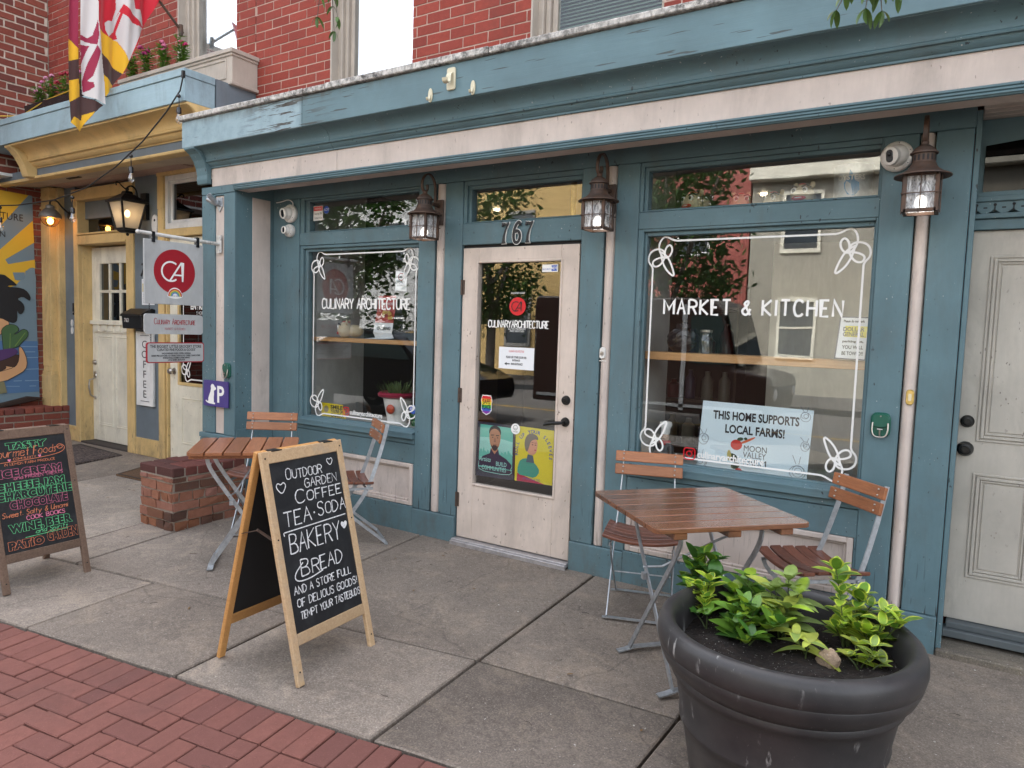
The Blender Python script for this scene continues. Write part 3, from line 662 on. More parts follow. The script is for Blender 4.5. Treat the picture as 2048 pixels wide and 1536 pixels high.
m = MB(); m.box(2.962, 4.1, .19, .22, 2.034, 2.085); m.box(2.962, 4.1, .17, .205, 2.086, 2.11); m.box(2.962, 4.1, .165, .2, 2.165, 2.19); m.box(2.962, 4.1, .185, .21, 2.19, 2.215)
m.build('ledge_moulding', blue_h, sd, bevel=.003)
m = MB(); x = 2.965
while x < 3.9:
    m.prism([(x, 2.163), (x, 2.13), (x+.012, 2.118), (x+.022, 2.112), (x+.036, 2.106), (x+.050, 2.112), (x+.060, 2.118), (x+.072, 2.13), (x+.072, 2.163)], .176, .19, 'y'); m.lathe([(.007, -.001), (.007, .002)], 10, (x, .1755, 2.15), 1, axis='y'); m.box(x-.0025, x+.0025, .1745, .177, 2.118, 2.15, 1); m.box(x+.028, x+.044, .1745, .177, 2.133, 2.139, 1); x += .0745
m.build('scalloped_valance', [blue_h, black], sd)
m = MB(); m.prism([(2.985, 2.215), (3.9, 2.215), (3.9, 2.50)] + [(2.985+.9*(1-i/8), 2.435+.06*sin(pi*(1-i/8)*.5)) for i in range(9)], .193, .199, 'y'); m.build('arched_pane', glass_mat('dark_transom_glass', (.06, .06, .06), .0, .8), sd)
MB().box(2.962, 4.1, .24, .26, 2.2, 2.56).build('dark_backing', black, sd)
m = MB(); 
for i in range(7): m.box(2.962, 5.6, -.24+i*.065, -.18+i*.065, 2.562, 2.58)
m.box(2.962, 5.6, -.24, .22, 2.575, 2.6); m.build('plank_soffit', pink, sd, bevel=.004)
m = MB(); m.box(2.962, 4.1, .13, .22, .012, .05); m.box(2.975, 4.1, .16, .23, .05, .082); m.build('wooden_sill', paint('grey_blue_sill', (.10, .115, .12), dirt=.5), sd, bevel=.004)
MB().box(2.94, 5.2, -.02, .19, -.06, -.008).build('stone_step', concrete_mat('step_stone', (.15, .13, .105), 7), sd, bevel=.006)
boards('end_wall', [(4.1, 5.6, 0, .3, -.05, 2.56)], blue)
# shop interior
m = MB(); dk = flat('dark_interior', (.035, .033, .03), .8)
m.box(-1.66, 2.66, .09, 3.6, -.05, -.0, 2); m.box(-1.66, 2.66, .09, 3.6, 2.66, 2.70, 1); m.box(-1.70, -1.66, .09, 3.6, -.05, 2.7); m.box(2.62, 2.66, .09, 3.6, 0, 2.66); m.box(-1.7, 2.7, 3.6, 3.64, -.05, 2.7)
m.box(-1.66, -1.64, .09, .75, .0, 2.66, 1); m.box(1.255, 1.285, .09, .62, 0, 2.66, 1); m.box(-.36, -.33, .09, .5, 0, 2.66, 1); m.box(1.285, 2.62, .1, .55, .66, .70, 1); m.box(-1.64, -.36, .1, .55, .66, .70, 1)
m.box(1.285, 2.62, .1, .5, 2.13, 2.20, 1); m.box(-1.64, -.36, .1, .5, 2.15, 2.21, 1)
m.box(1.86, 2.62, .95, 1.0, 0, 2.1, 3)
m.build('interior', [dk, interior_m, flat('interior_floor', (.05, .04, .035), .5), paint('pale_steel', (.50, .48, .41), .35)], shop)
MB().box(-1.64, -.36, .13, .33, 1.335, 1.368).build('display_shelf', shelf_m, shop, bevel=.003); MB().box(1.287, 2.6, .13, .36, 1.325, 1.372).build('display_shelf', shelf_m, shop, bevel=.003)
for x, y in ((-1.0, 1.9), (.45, 2.0), (1.5, 2.1), (.45, 3.1)): MB().lathe([(.028, 0), (.028, .012)], 16, (x, y, 2.645)).build('ceiling_downlight', flat('warm_lamp', (1, .80, .55), .5, emit=3), shop)
m = MB(); m.lathe([(.022, 0), (.022, 2.65)], 14, (.56, .55, 0)); m.build('brass_pole', brass, shop, smooth=40)
# lettering and scroll borders on the glass
def scroll(mb, M, cx, cz, sx, sz, s=1.0, w=.0105):
    def T(P): return [(cx + sx*a*s, cz - sz*b*s) for a, b in P]
    mb.ribbon(T(chaikin([(.155, .02), (.12, .02), (.075, -.005), (.05, .02), (.045, .06), (.07, .10), (.10, .095), (.115, .06), (.10, .035), (.08, .05), (.075, .085), (.09, .10)], 2)), w, M)
    mb.ribbon(T(chaikin([(.02, .17), (.02, .14), (-.005, .115), (.0, .075), (.03, .055), (.07, .06), (.08, .095), (.055, .135), (.025, .14), (.015, .115), (.04, .10), (.075, .095)], 2)), w, M)
    mb.ribbon(T(chaikin([(.055, .07), (.09, .09), (.115, .14), (.13, .19), (.09, .16), (.065, .115), (.055, .07)], 2)), w, M)
def border(mb, x0, x1, z0, z1, y, s=1.0):
    M = face_y(0, y, 0)
    for P in ([(x0+.13*s, z1-.02*s), (x1-.13*s, z1-.02*s)], [(x0+.13*s, z0+.02*s), (x1-.13*s, z0+.02*s)], [(x0+.02*s, z0+.15*s), (x0+.02*s, z1-.15*s)], [(x1-.02*s, z0+.15*s), (x1-.02*s, z1-.15*s)]): mb.ribbon(P, .0105, M)
    scroll(mb, M, x0, z1, 1, 1, s); scroll(mb, M, x1, z1, -1, 1, s); scroll(mb, M, x0, z0, 1, -1, s); scroll(mb, M, x1, z0, -1, -1, s)
m = MB(); border(m, 1.345, 2.525, .735, 2.05, .056, 1.25); strokes(m, 'MARKET & KITCHEN', face_y(0, .056, 0), .084, 1.452, 1.599, .0125, adv=.72, fit=.965)
text(m, 'culinaryarchitecture', face_y(1.695, .056, .772), .055, align='LEFT', bold=.0016, fit=.375); m.build('lettering', vinyl, winR)
m = MB(); border(m, -1.553, -.43, .725, 2.055, .056, 1.2); strokes(m, 'CULINARY ARCHITECTURE', face_y(0, .056, 0), .078, -1.43, 1.602, .0125, adv=.6, fit=.925)
text(m, 'culinaryarchitecture', face_y(-1.105, .056, .77), .05, align='LEFT', bold=.0014, fit=.345); m.build('lettering', vinyl, winL)
def insta(x, z, s, par):
    m = MB(); M = face_y(x, .056, z); m.ribbon(rrect(-s/2, s/2, -s/2, s/2, s*.25), s*.1, M, closed=True); m.ribbon(circ(0, 0, s*.24, 20), s*.1, M, closed=True); m.flat(circ(s*.28, s*.28, s*.06, 10), M); m.build('camera_emblem', red_v, par)
insta(1.648, .788, .066, winR); insta(-1.146, .79, .062, winL)
m = MB(); M = face_y(0, .029, 0); m.flat(circ(.447, 1.633, .064, 32, ry=.060), M); e = m.build('round_emblem', red_v, door)
def monogram(mb, M, s, mi=0):
    mb.ribbon(circ(-.12*s, 0, .30*s, 20, .9, 2*pi-.9), .055*s, M, mi); mb.ribbon([(-.16*s, -.30*s), (.24*s, .30*s), (.28*s, .30*s), (.28*s, -.30*s)], .055*s, M, mi); mb.ribbon([(-.02*s, -.10*s), (.28*s, -.10*s)], .05*s, M, mi)
m = MB(); monogram(m, face_y(.447, .0265, 1.633), .105); m.build('monogram', ink, e)
m = MB(); M = face_y(0, .029, 0); strokes(m, 'CULINARYARCHITECTURE', M, .046, .218, 1.492, .0075, adv=.6, fit=.47); text(m, 'GLUTEN FREE BAKERY', face_y(.447, .029, 1.478), .018, fit=.14); text(m, 'MARKET AND KITCHEN', face_y(.447, .029, 1.463), .018, fit=.11); text(m, 'A GOURMET MARKET', face_y(.447, .029, 1.715), .018, fit=.11); m.build('lettering', vinyl, door)
# ------------------------------------------------------------------ the ochre and slate neighbour on the left
nb = thing('neighbour_shop', 'slate and ochre shopfront with a pale blue fascia, left of the blue shop', 'shop', (-4.4, .4, -.04), world=True)
YF = .38
def nboards(name, bx, mat, bevel=.003, parent=nb):
    m = MB()
    for q in bx: m.box(*q)
    return m.build(name, mat, parent, bevel=bevel)
nboards('wall_panel', [(-6.24, -5.99, YF+.02, .6, -.03, 3.0)], greyb); nboards('wall_panel', [(-4.74, -4.25, YF+.02, .6, -.03, 3.0)], greyb); nboards('wall_panel', [(-5.99, -4.74, .47, .6, 2.62, 3.0), (-4.25, -2.4, .47, .6, 2.62, 3.0)], greyb)
# corner post with base block
m = MB(); m.box(-6.52, -6.30, .26, .5, .80, 2.99); m.box(-6.30, -6.235, .33, .5, .30, 2.99)
for i in range(5): m.box(-6.492+i*.036, -6.470+i*.036, .252, .26, .86, 2.72)
m.box(-6.535, -6.285, .245, .5, 2.74, 2.77); m.box(-6.53, -6.29, .25, .5, 2.86, 2.89); m.box(-6.55, -6.27, .235, .5, .33, .76); m.box(-6.535, -6.285, .245, .5, .76, .80); m.build('corner_post', yellow, nb, bevel=.005)
# first doorway
m = MB(); m.box(-6.0, -5.90, YF, .62, -.03, 2.62); m.box(-5.90, -4.88, YF, .62, 2.33, 2.42); m.box(-4.88, -4.735, YF, .62, -.03, 2.62); m.box(-6.02, -4.72, YF-.012, .62, 2.82, 2.95); m.box(-5.90, -4.88, YF-.01, .62, 2.31, 2.335); m.box(-5.90, -4.88, YF-.02, .5, 2.42, 2.44)
m.box(-6.0, -5.90, YF-.005, .62, 2.62, 2.82); m.box(-4.88, -4.735, YF-.005, .62, 2.62, 2.82); m.box(-5.895, -5.885, .42, .62, -.03, 2.31); m.box(-4.73, -4.26, YF+.005, .5, -.03, .16); m.box(-6.23, -6.0, YF+.005, .5, -.03, .12); m.box(-6.24, -6.0, YF-.005, .5, .12, .15)
dw = m.build('doorway', yellow, nb, bevel=.004)
MB().box(-5.885, -4.885, .50, .52, 2.44, 2.82).build('transom_pane', glass_mat('neighbour_glass', (.10, .10, .10), .06, 1.2), dw)
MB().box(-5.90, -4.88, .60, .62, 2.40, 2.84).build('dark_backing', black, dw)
m = MB(); m.box(-5.885, -4.885, .53, .58, -.005, 1.44); m.box(-5.885, -5.715, .53, .58, 1.44, 2.29); m.box(-5.06, -4.885, .53, .58, 1.44, 2.29); m.box(-5.715, -5.06, .53, .58, 2.10, 2.29)
for x in (-5.51, -5.285): m.box(x-.016, x+.016, .535, .575, 1.44, 2.10)
m.box(-5.715, -5.06, .535, .575, 1.76, 1.792); m.box(-5.86, -4.89, .485, .53, 1.385, 1.43)
for i in range(6): m.box(-5.78+i*.155, -5.70+i*.155, .50, .53, 1.31, 1.385)
m.box(-5.84, -4.89, .515, .53, 1.29, 1.385)
def sunk(m, x0, x1, z0, z1, y, w=.014):
    for a in (0, .024): ring(m, x0+a, x1-a, z0+a, z1-a, w, w, w, w, y-.007+a*.2, y+.01)
for a, b in ((-5.76, -5.43), (-5.37, -5.02)): sunk(m, a, b, .18, 1.25, .53)
cd = m.build('cream_door', cream, nb, bevel=.003)
MB().box(-5.715, -5.06, .555, .56, 1.44, 2.10).build('pane', glass_mat('door_glass_dark', (.05, .055, .05), .07, 1.2), cd)
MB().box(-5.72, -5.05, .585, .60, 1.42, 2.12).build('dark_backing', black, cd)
rosette(-5.83, .93, .53, .032, .03, cd, 'deadbolt', nickel)
m = MB(); m.lathe([(0, -.014), (.02, -.012), (.028, 0)], 16, (-5.83, .53, .77), axis='y'); m.tube([(-5.83, .52, .74), (-5.83, .46, .72), (-5.835, .455, .64), (-5.83, .47, .54), (-5.83, .525, .50)], [.009, .010, .011, .010, .008], 8); m.lathe([(0, -.01), (.016, -.008), (.02, 0)], 14, (-5.83, .53, .50), axis='y'); m.box(-5.845, -5.815, .515, .53, .74, .82); m.build('pull_handle', nickel, cd, smooth=40)
nboards('dark_sill', [(-5.90, -4.88, YF+.005, .60, -.05, -.012)], flat('dark_step', (.055, .045, .04), .8))
# second doorway with glazed door and white framed window above
m = MB(); m.box(-4.27, -4.165, YF, .55, -.04, 2.62); m.box(-4.165, -2.4, YF, .55, 2.33, 2.408); m.box(-4.27, -2.4, YF-.012, .55, 2.957, 3.02); m.box(-4.27, -4.165, YF-.004, .55, 2.62, 2.957); m.box(-4.16, -4.14, .40, .52, -.04, 2.33)
dw2 = m.build('doorway', yellow, nb, bevel=.004)
m = MB(); ring(m, -4.165, -2.4, 2.41, 2.955, .05, .05, .06, .05, .40, .47); ring(m, -4.115, -2.45, 2.47, 2.905, .035, .02, .035, .03, .43, .48); m.build('white_frame', white_p, dw2, bevel=.003)
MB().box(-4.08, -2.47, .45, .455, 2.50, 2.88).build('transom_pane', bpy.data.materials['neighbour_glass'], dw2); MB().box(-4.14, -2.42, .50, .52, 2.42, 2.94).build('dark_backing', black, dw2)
m = MB(); m.box(-4.135, -3.98, .43, .48, -.01, 2.32); m.box(-3.98, -2.6, .43, .48, 2.12, 2.32); m.box(-3.98, -2.6, .43, .48, -.01, .80); m.box(-2.75, -2.4, .43, .48, .80, 2.12); sunk(m, -3.93, -2.8, .17, .66, .43)
cd2 = m.build('cream_door', cream, nb, bevel=.003)
m = MB(); ring(m, -3.985, -2.74, .79, 2.13, .03, .03, .03, .03, .418, .445); m.build('glazing_bead', yellow, cd2, bevel=.003)
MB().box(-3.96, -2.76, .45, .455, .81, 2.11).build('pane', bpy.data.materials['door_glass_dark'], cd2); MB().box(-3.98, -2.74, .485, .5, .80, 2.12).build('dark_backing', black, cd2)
m = MB(); M = face_y(0, .446, 0); m.ribbon([(-3.92, 2.08), (-3.92, 1.03)], .014, M); scroll(m, M, -3.95, .83, 1, -1, 1.25, .015); m.ribbon([(-3.78, .855), (-2.8, .855)], .014, M)
text(m, 'ENTRANCE', face_y(-3.60, .446, 1.585), .085, bold=.004, sx=.9); text(m, 'SHOP HERE', face_y(-3.58, .446, 1.53), .05, sx=.9); m.build('lettering', vinyl, cd2)
m = MB(); m.lathe([(0, -.07), (.022, -.068), (.034, -.05), (.032, -.035), (.012, -.025), (.012, -.01), (.032, -.006), (.035, 0)], 20, (-4.06, .43, .93), axis='y'); m.build('door_knob', nickel, cd2, smooth=40)
# cornice of the neighbour
m = MB(); m.box(-6.9, -2.462, -.475, -.2, 3.235, 3.43); m.box(-6.9, -2.455, -.485, -.2, 3.432, 3.49); m.build('fascia', lblue, nb, bevel=.003)
MB().box(-2.50, -2.456, -.19, .2, 3.235, 3.488).build('fascia_return', greyb, nb)
m = MB(); m.box(-6.9, -2.5, -.2, .22, 3.40, 3.47); m.build('roof_deck', greyb, nb)
pc2 = cove(-.20, 3.035, -.47, 3.24); m = MB(); m.sweep(pc2, -5.55, -2.49); m.build('cornice_moulding', yellow, nb, smooth=35)
m = MB(); m.prism([(-.2, 3.234), (-.455, 3.234), (-.455, 3.215), (-.42, 3.19), (-.37, 3.13), (-.325, 3.05), (-.30, 2.97), (-.29, 2.94), (-.2, 2.935)], -5.66, -5.53, 'x'); m.build('bracket', yellow, nb, bevel=.004); m = MB(); m.prism([(-.2, 3.234), (-.455, 3.234), (-.455, 3.215), (-.40, 3.19), (-.32, 3.12), (-.27, 3.05), (-.2, 3.035)], -2.50, -2.46, 'x'); m.build('bracket', yellow, nb, bevel=.004)
MB().box(-6.9, -2.47, -.2, -.12, 2.955, 3.04).build('frieze', greyb, nb)
m = MB(); m.sweep([(-.21, 2.925), (-.225, 2.93), (-.23, 2.942), (-.225, 2.955), (-.21, 2.958)], -5.53, -2.47); m.box(-6.9, -2.47, -.21, -.12, 2.926, 2.954); m.build('bed_moulding', yellow, nb, smooth=40)
m = MB()
for i in range(13): m.box(-6.52, -2.39, -.118+i*.0415, -.080+i*.0415, 2.947+.0058*i, 2.97+.0058*i)
m.build('beadboard_soffit', soffit_m, nb, bevel=.004)
MB().box(-5.35, -5.10, .0, .04, 2.952, 2.958).build('soffit_vent', black, nb)
brick_field(face_y(-6.14, .215, 3.40), 3.665, 1.7, 'brick_wall', (brick_r, mortar_p), nb, course=.0755, bl=.215, gap=.010, depth=.004, rough=.0015, header=0, holes=[(2.52, 3.40, 0, 9)])
nboards('wall_core', [(-6.2, -3.62, .22, .6, 2.99, 5.0), (-2.74, -2.458, .22, .6, 2.99, 5.0)], mortar_p)
w = upper_window(-3.62, -2.74, taupe, False, nb)
MB().box(-6.14, -2.46, .62, 9, 3.0, 8.6).build('unseen_upper_mass', brick_r, nb)  # unseen block added behind the brick to keep the sun off this front
nboards('window_sill', [(-3.66, -2.72, .17, .34, 3.80, 3.86)], white_p)

# flower box below that window
fb = thing('window_box', 'taupe panelled flower box under the upper window above the ochre shopfront', 'flower box', (-3.27, .07, 3.47), world=True)
m = MB(); m.box(-4.13, -2.43, -.06, .20, 3.50, 3.74); m.box(-4.16, -2.405, -.085, .20, 3.742, 3.778); m.box(-4.145, -2.418, -.072, .20, 3.72, 3.742); m.box(-4.15, -2.412, -.08, .20, 3.478, 3.505)
ring(m, -4.0, -2.5, 3.535, 3.705, .02, .02, .02, .02, -.068, -.055); m.build('box', taupe, fb, bevel=.004)
MB().box(-4.1, -2.46, -.04, .18, 3.74, 3.772).build('soil', flat('dark_soil', (.02, .014, .01), .95), fb)

# brick building with the mural, far left
bb = thing('brick_building', 'old red brick building whose side wall meets the ochre shopfront', 'building', (-7.2, -1.5, -.05), world=True)
brick_field(face_x(-6.14, -3.0, 3.03), 3.2, 2.2, 'brick_wall', (brick_o, mortar), bb, course=.083, bl=.205, gap=.019, depth=.010, rough=.004, header=0)
brick_field(face_x(-6.50, -3.0, .36), 3.4, 2.62, 'brick_wall', (brick_o, mortar_d), bb, course=.076, bl=.20, gap=.014, depth=.010, rough=.004, header=0)
brick_field(face_x(-6.20, -3.0, -.15), 3.4, .47, 'brick_wall', (brick_o, mortar_d), bb, course=.076, bl=.20, gap=.014, depth=.010, rough=.004, header=0)
m = MB(); m.box(-16, -6.505, -3.0, .6, -.15, 3.03); m.box(-16, -6.145, -3.0, .6, 3.035, 5.3); m.box(-16, -6.2, .61, 9, -.15, 8.6); m.box(-6.505, -6.205, -3.0, .43, -.15, .315); m.build('wall_core', mortar_d, bb)
m = MB(); y = -3.0
while y < .42: m.box(-6.50, -6.185, y+.006, y+.098, .32, .385); y += .104
m.build('brick_sill', brick_o, bb, bevel=.006)
m = MB(); m.box(-6.5, -6.10, -3, .2, 3.0, 3.03); m.build('ledge', white_p, bb)
m = MB(); m.prism([(-1.2, .40), (-.3, .42), (.05, .50), (.22, .475), (.10, .44), (-.3, .37), (-1.2, .33)], -6.47, -6.40, 'x'); tag(m.build('driftwood', flat('dark_bark', (.03, .017, .012), .9), bevel=.01), 'long dark piece of driftwood lying under the mural on the brick sill', 'driftwood')

# painted mural panel
MURAL=[
 ('sky',[(-0.263, 2.881), (0.16, 2.88), (0.2, 0.446), (-0.313, 0.424)]),
 ('yel',[(-0.262, 2.893), (0.12, 2.881), (-0.274, 2.35)]),
 ('yel',[(0.161, 2.59), (0.171, 2.333), (-0.136, 2.102), (-0.106, 2.053), (0.174, 2.133), (0.179, 2.032), (0.072, 1.991), (0.063, 1.902), (0.015, 1.872), (-0.041, 1.806), (-0.286, 1.721), (-0.278, 2.113)]),
 ('sky',[(-0.062, 1.961), (0.064, 1.972), (0.067, 1.898), (0.007, 1.871), (-0.04, 1.876)]),
 ('cloud',[(0.179, 2.035), (0.129, 2.034), (0.088, 2.001), (0.068, 1.955), (0.064, 1.893), (0.007, 1.871), (-0.034, 1.807), (-0.029, 1.641), (0.051, 1.675), (0.123, 1.672), (0.184, 1.652)]),
 ('wat',[(-0.298, 1.164), (0.189, 1.157), (0.197, 0.547), (-0.31, 0.541)]),
 ('lwat',[(-0.007, 1.099), (0.189, 1.095), (0.189, 1.086), (-0.008, 1.09)]),
 ('lwat',[(0.047, 1.035), (0.16, 1.034), (0.16, 1.025), (0.047, 1.026)]),
 ('lwat',[(-0.01, 0.964), (0.192, 0.967), (0.192, 0.958), (-0.01, 0.955)]),
 ('lwat',[(0.019, 0.826), (0.195, 0.828), (0.195, 0.819), (0.019, 0.817)]),
 ('lwat',[(-0.078, 0.692), (0.009, 0.692), (0.009, 0.682), (-0.078, 0.682)]),
 ('lwat',[(0.041, 0.691), (0.192, 0.688), (0.192, 0.679), (0.041, 0.68)]),
 ('lwat',[(-0.157, 0.632), (-0.016, 0.625), (-0.016, 0.616), (-0.157, 0.624)]),
 ('lwat',[(0.088, 0.624), (0.162, 0.622), (0.161, 0.613), (0.088, 0.615)]),
 ('skin',[(-0.292, 1.43), (-0.202, 1.433), (-0.089, 1.367), (-0.175, 1.26), (-0.298, 1.155)]),
 ('hair',[(-0.283, 1.909), (-0.162, 1.936), (-0.102, 1.889), (-0.033, 1.833), (-0.026, 1.807), (-0.103, 1.809), (-0.127, 1.79), (-0.01, 1.791), (0.068, 1.77), (0.12, 1.693), (0.114, 1.639), (0.09, 1.647), (0.035, 1.688), (-0.029, 1.653), (0.034, 1.617), (0.056, 1.548), (0.031, 1.485), (-0.008, 1.474), (-0.028, 1.527), (-0.025, 1.407), (-0.049, 1.376), (-0.088, 1.37), (-0.202, 1.429), (-0.293, 1.409)]),
 ('gr',[(-0.191, 1.225), (-0.197, 1.294), (-0.127, 1.357), (-0.042, 1.35), (-0.004, 1.289), (-0.068, 1.24), (-0.036, 1.244), (0.028, 1.307), (0.085, 1.282), (0.082, 1.21), (0.009, 1.135), (-0.023, 1.089), (-0.118, 1.064), (-0.18, 1.025)]),
 ('lgr',[(-0.117, 1.077), (-0.108, 1.252), (-0.102, 1.252), (-0.108, 1.077)]),
 ('lgr',[(-0.062, 1.103), (0.051, 1.263), (0.056, 1.258), (-0.055, 1.096)]),
 ('pur',[(-0.3, 1.034), (-0.117, 1.077), (-0.039, 1.068), (-0.025, 1.014), (-0.119, 0.962), (-0.212, 0.925), (-0.303, 0.905)]),
 ('bas',[(-0.303, 0.905), (-0.212, 0.925), (-0.119, 0.962), (-0.025, 1.011), (-0.017, 0.943), (-0.059, 0.852), (-0.215, 0.803), (-0.305, 0.789)]),
 ('skin',[(-0.023, 1.11), (0.024, 1.067), (0.071, 0.924), (0.051, 0.816), (-0.061, 0.745), (-0.171, 0.686), (-0.308, 0.68), (-0.305, 0.799), (-0.215, 0.807), (-0.153, 0.84), (-0.167, 0.872), (-0.106, 0.856), (-0.059, 0.852), (-0.017, 0.943)]),
 ('oli',[(-0.307, 0.688), (-0.179, 0.683), (-0.151, 0.554), (-0.311, 0.532)]),
]
FLAG=[
 ('brn',[(-0.793, 4.185), (-0.727, 4.212), (-0.727, 3.809), (-0.716, 3.37), (-0.545, 3.327), (-0.621, 3.247), (-0.729, 3.058), (-0.817, 3.11), (-0.814, 3.667)]),
 ('mar',[(-0.793, 4.185), (-0.727, 4.212), (-0.728, 3.75), (-0.777, 3.802), (-0.809, 3.813)]),
 ('yel',[(-0.809, 3.808), (-0.777, 3.799), (-0.728, 3.752), (-0.727, 3.668), (-0.813, 3.622)]),
 ('yel',[(-0.816, 3.459), (-0.723, 3.505), (-0.717, 3.359), (-0.82, 3.278)]),
 ('yel',[(-0.817, 3.112), (-0.785, 3.167), (-0.708, 3.158), (-0.702, 3.205), (-0.621, 3.252), (-0.729, 3.058)]),
 ('wht',[(-0.727, 4.212), (-0.609, 4.26), (-0.606, 4.022), (-0.578, 3.804), (-0.55, 3.57), (-0.545, 3.327), (-0.716, 3.375), (-0.729, 3.808)]),
 ('mar',[(-0.729, 3.862), (-0.671, 3.851), (-0.643, 3.881), (-0.61, 4.021), (-0.602, 3.898), (-0.615, 3.808), (-0.729, 3.819)]),
 ('mar',[(-0.615, 3.808), (-0.585, 3.761), (-0.643, 3.541), (-0.675, 3.494), (-0.639, 3.489), (-0.635, 3.452), (-0.665, 3.417), (-0.708, 3.389), (-0.716, 3.473), (-0.673, 3.634)]),
 ('wht',[(-0.727, 3.809), (-0.62, 3.803), (-0.715, 3.564)]),
 ('mar',[(-0.727, 3.78), (-0.66, 3.789), (-0.723, 3.618)]),
 ('red',[(-0.615, 4.257), (-0.004, 4.505), (-0.16, 4.134), (-0.317, 3.774), (-0.368, 3.65), (-0.578, 3.786), (-0.601, 3.961)]),
 ('wht',[(-0.485, 3.938), (-0.387, 4.18), (-0.29, 4.115), (-0.168, 4.126), (-0.241, 3.979), (-0.317, 3.777), (-0.399, 3.924)]),
 ('wht',[(-0.422, 4.336), (-0.355, 4.363), (-0.356, 4.275), (-0.409, 4.131), (-0.437, 4.039), (-0.485, 3.938), (-0.513, 3.982), (-0.517, 4.038), (-0.49, 4.068), (-0.448, 4.079), (-0.411, 4.2)]),
 ('wht',[(-0.324, 4.375), (-0.287, 4.39), (-0.257, 4.25), (-0.211, 4.264), (-0.175, 4.207), (-0.163, 4.137), (-0.227, 4.164), (-0.289, 4.194), (-0.371, 4.254)]),
 ('red',[(-0.491, 3.926), (-0.431, 3.997), (-0.371, 4.216), (-0.356, 4.219), (-0.411, 3.99), (-0.399, 3.945), (-0.444, 3.922)]),
 ('red',[(-0.356, 4.222), (-0.277, 4.169), (-0.289, 4.129), (-0.252, 4.113), (-0.189, 4.118), (-0.168, 4.132), (-0.239, 4.159)]),
 ('yel',[(-0.598, 3.965), (-0.485, 3.934), (-0.402, 3.925), (-0.317, 3.776), (-0.37, 3.65), (-0.578, 3.79)]),
 ('brn',[(-0.583, 3.793), (-0.37, 3.65), (-0.436, 3.532), (-0.558, 3.602)]),
 ('yel',[(-0.558, 3.602), (-0.436, 3.532), (-0.529, 3.405), (-0.55, 3.419)]),
 ('brn',[(-0.55, 3.419), (-0.529, 3.405), (-0.548, 3.363)]),
]
mc = {'sky': (.16, .235, .285), 'yel': (.68, .42, .035), 'cloud': (.19, .265, .305), 'wat': (.075, .165, .32), 'lwat': (.20, .32, .47), 'skin': (.60, .33, .16), 'hair': (.010, .010, .012), 'gr': (.055, .12, .045), 'lgr': (.16, .26, .06), 'pur': (.075, .03, .12), 'bas': (.05, .022, .015), 'oli': (.20, .19, .10)}
mural = thing('mural_panel', 'painted mural of a dark-haired woman holding vegetables under yellow sun rays', 'mural', (-6.48, -.3, .45), world=True)
keys = list(mc); base = MB(); P0 = MURAL[0][1]; base.prism([(-1.2, P0[0][1])] + P0[1:3] + [(-1.2, P0[3][1])], -6.498, -6.48, 'x'); base.build('board', flat('mural_sky', mc['sky'], .6), mural)
m = MB(); z = .0006
def tri_poly(mb, P, M, mi, z):
    bm = bmesh.new(); vs = [bm.verts.new((p[0], p[1], 0)) for p in P]
    try:
        f = bm.faces.new(vs); bmesh.ops.triangulate(bm, faces=[f]); bm.verts.index_update()
        mb.add([M @ Vector((v.co.x, v.co.y, z)) for v in bm.verts], [tuple(v.index for v in f.verts) for f in bm.faces], mi)
    except ValueError: pass
    bm.free()
MX = face_x(-6.48, 0, 0)
for nme, P in MURAL[1:]:
    Q = chaikin(P, 1, True) if nme in ('hair', 'skin', 'gr', 'pur', 'bas', 'cloud') else P
    tri_poly(m, Q, MX, keys.index(nme), z); z += .0006
    if nme in ('skin', 'gr', 'bas'): m.ribbon(Q, .006, MX, keys.index('hair'), z, closed=True); z += .0005
MT = face_x(-6.476, .06, 2.565); text(m, 'CULINARY ARCHITECTURE', MT, .115, keys.index('hair'), align='RIGHT', sx=.85); text(m, 'MARKET & KITCHEN', face_x(-6.476, -.125, 2.36), .095, keys.index('hair'), align='RIGHT', sx=.9)
m.build('picture', [flat('mural_'+k, mc[k], .6) for k in keys], mural)

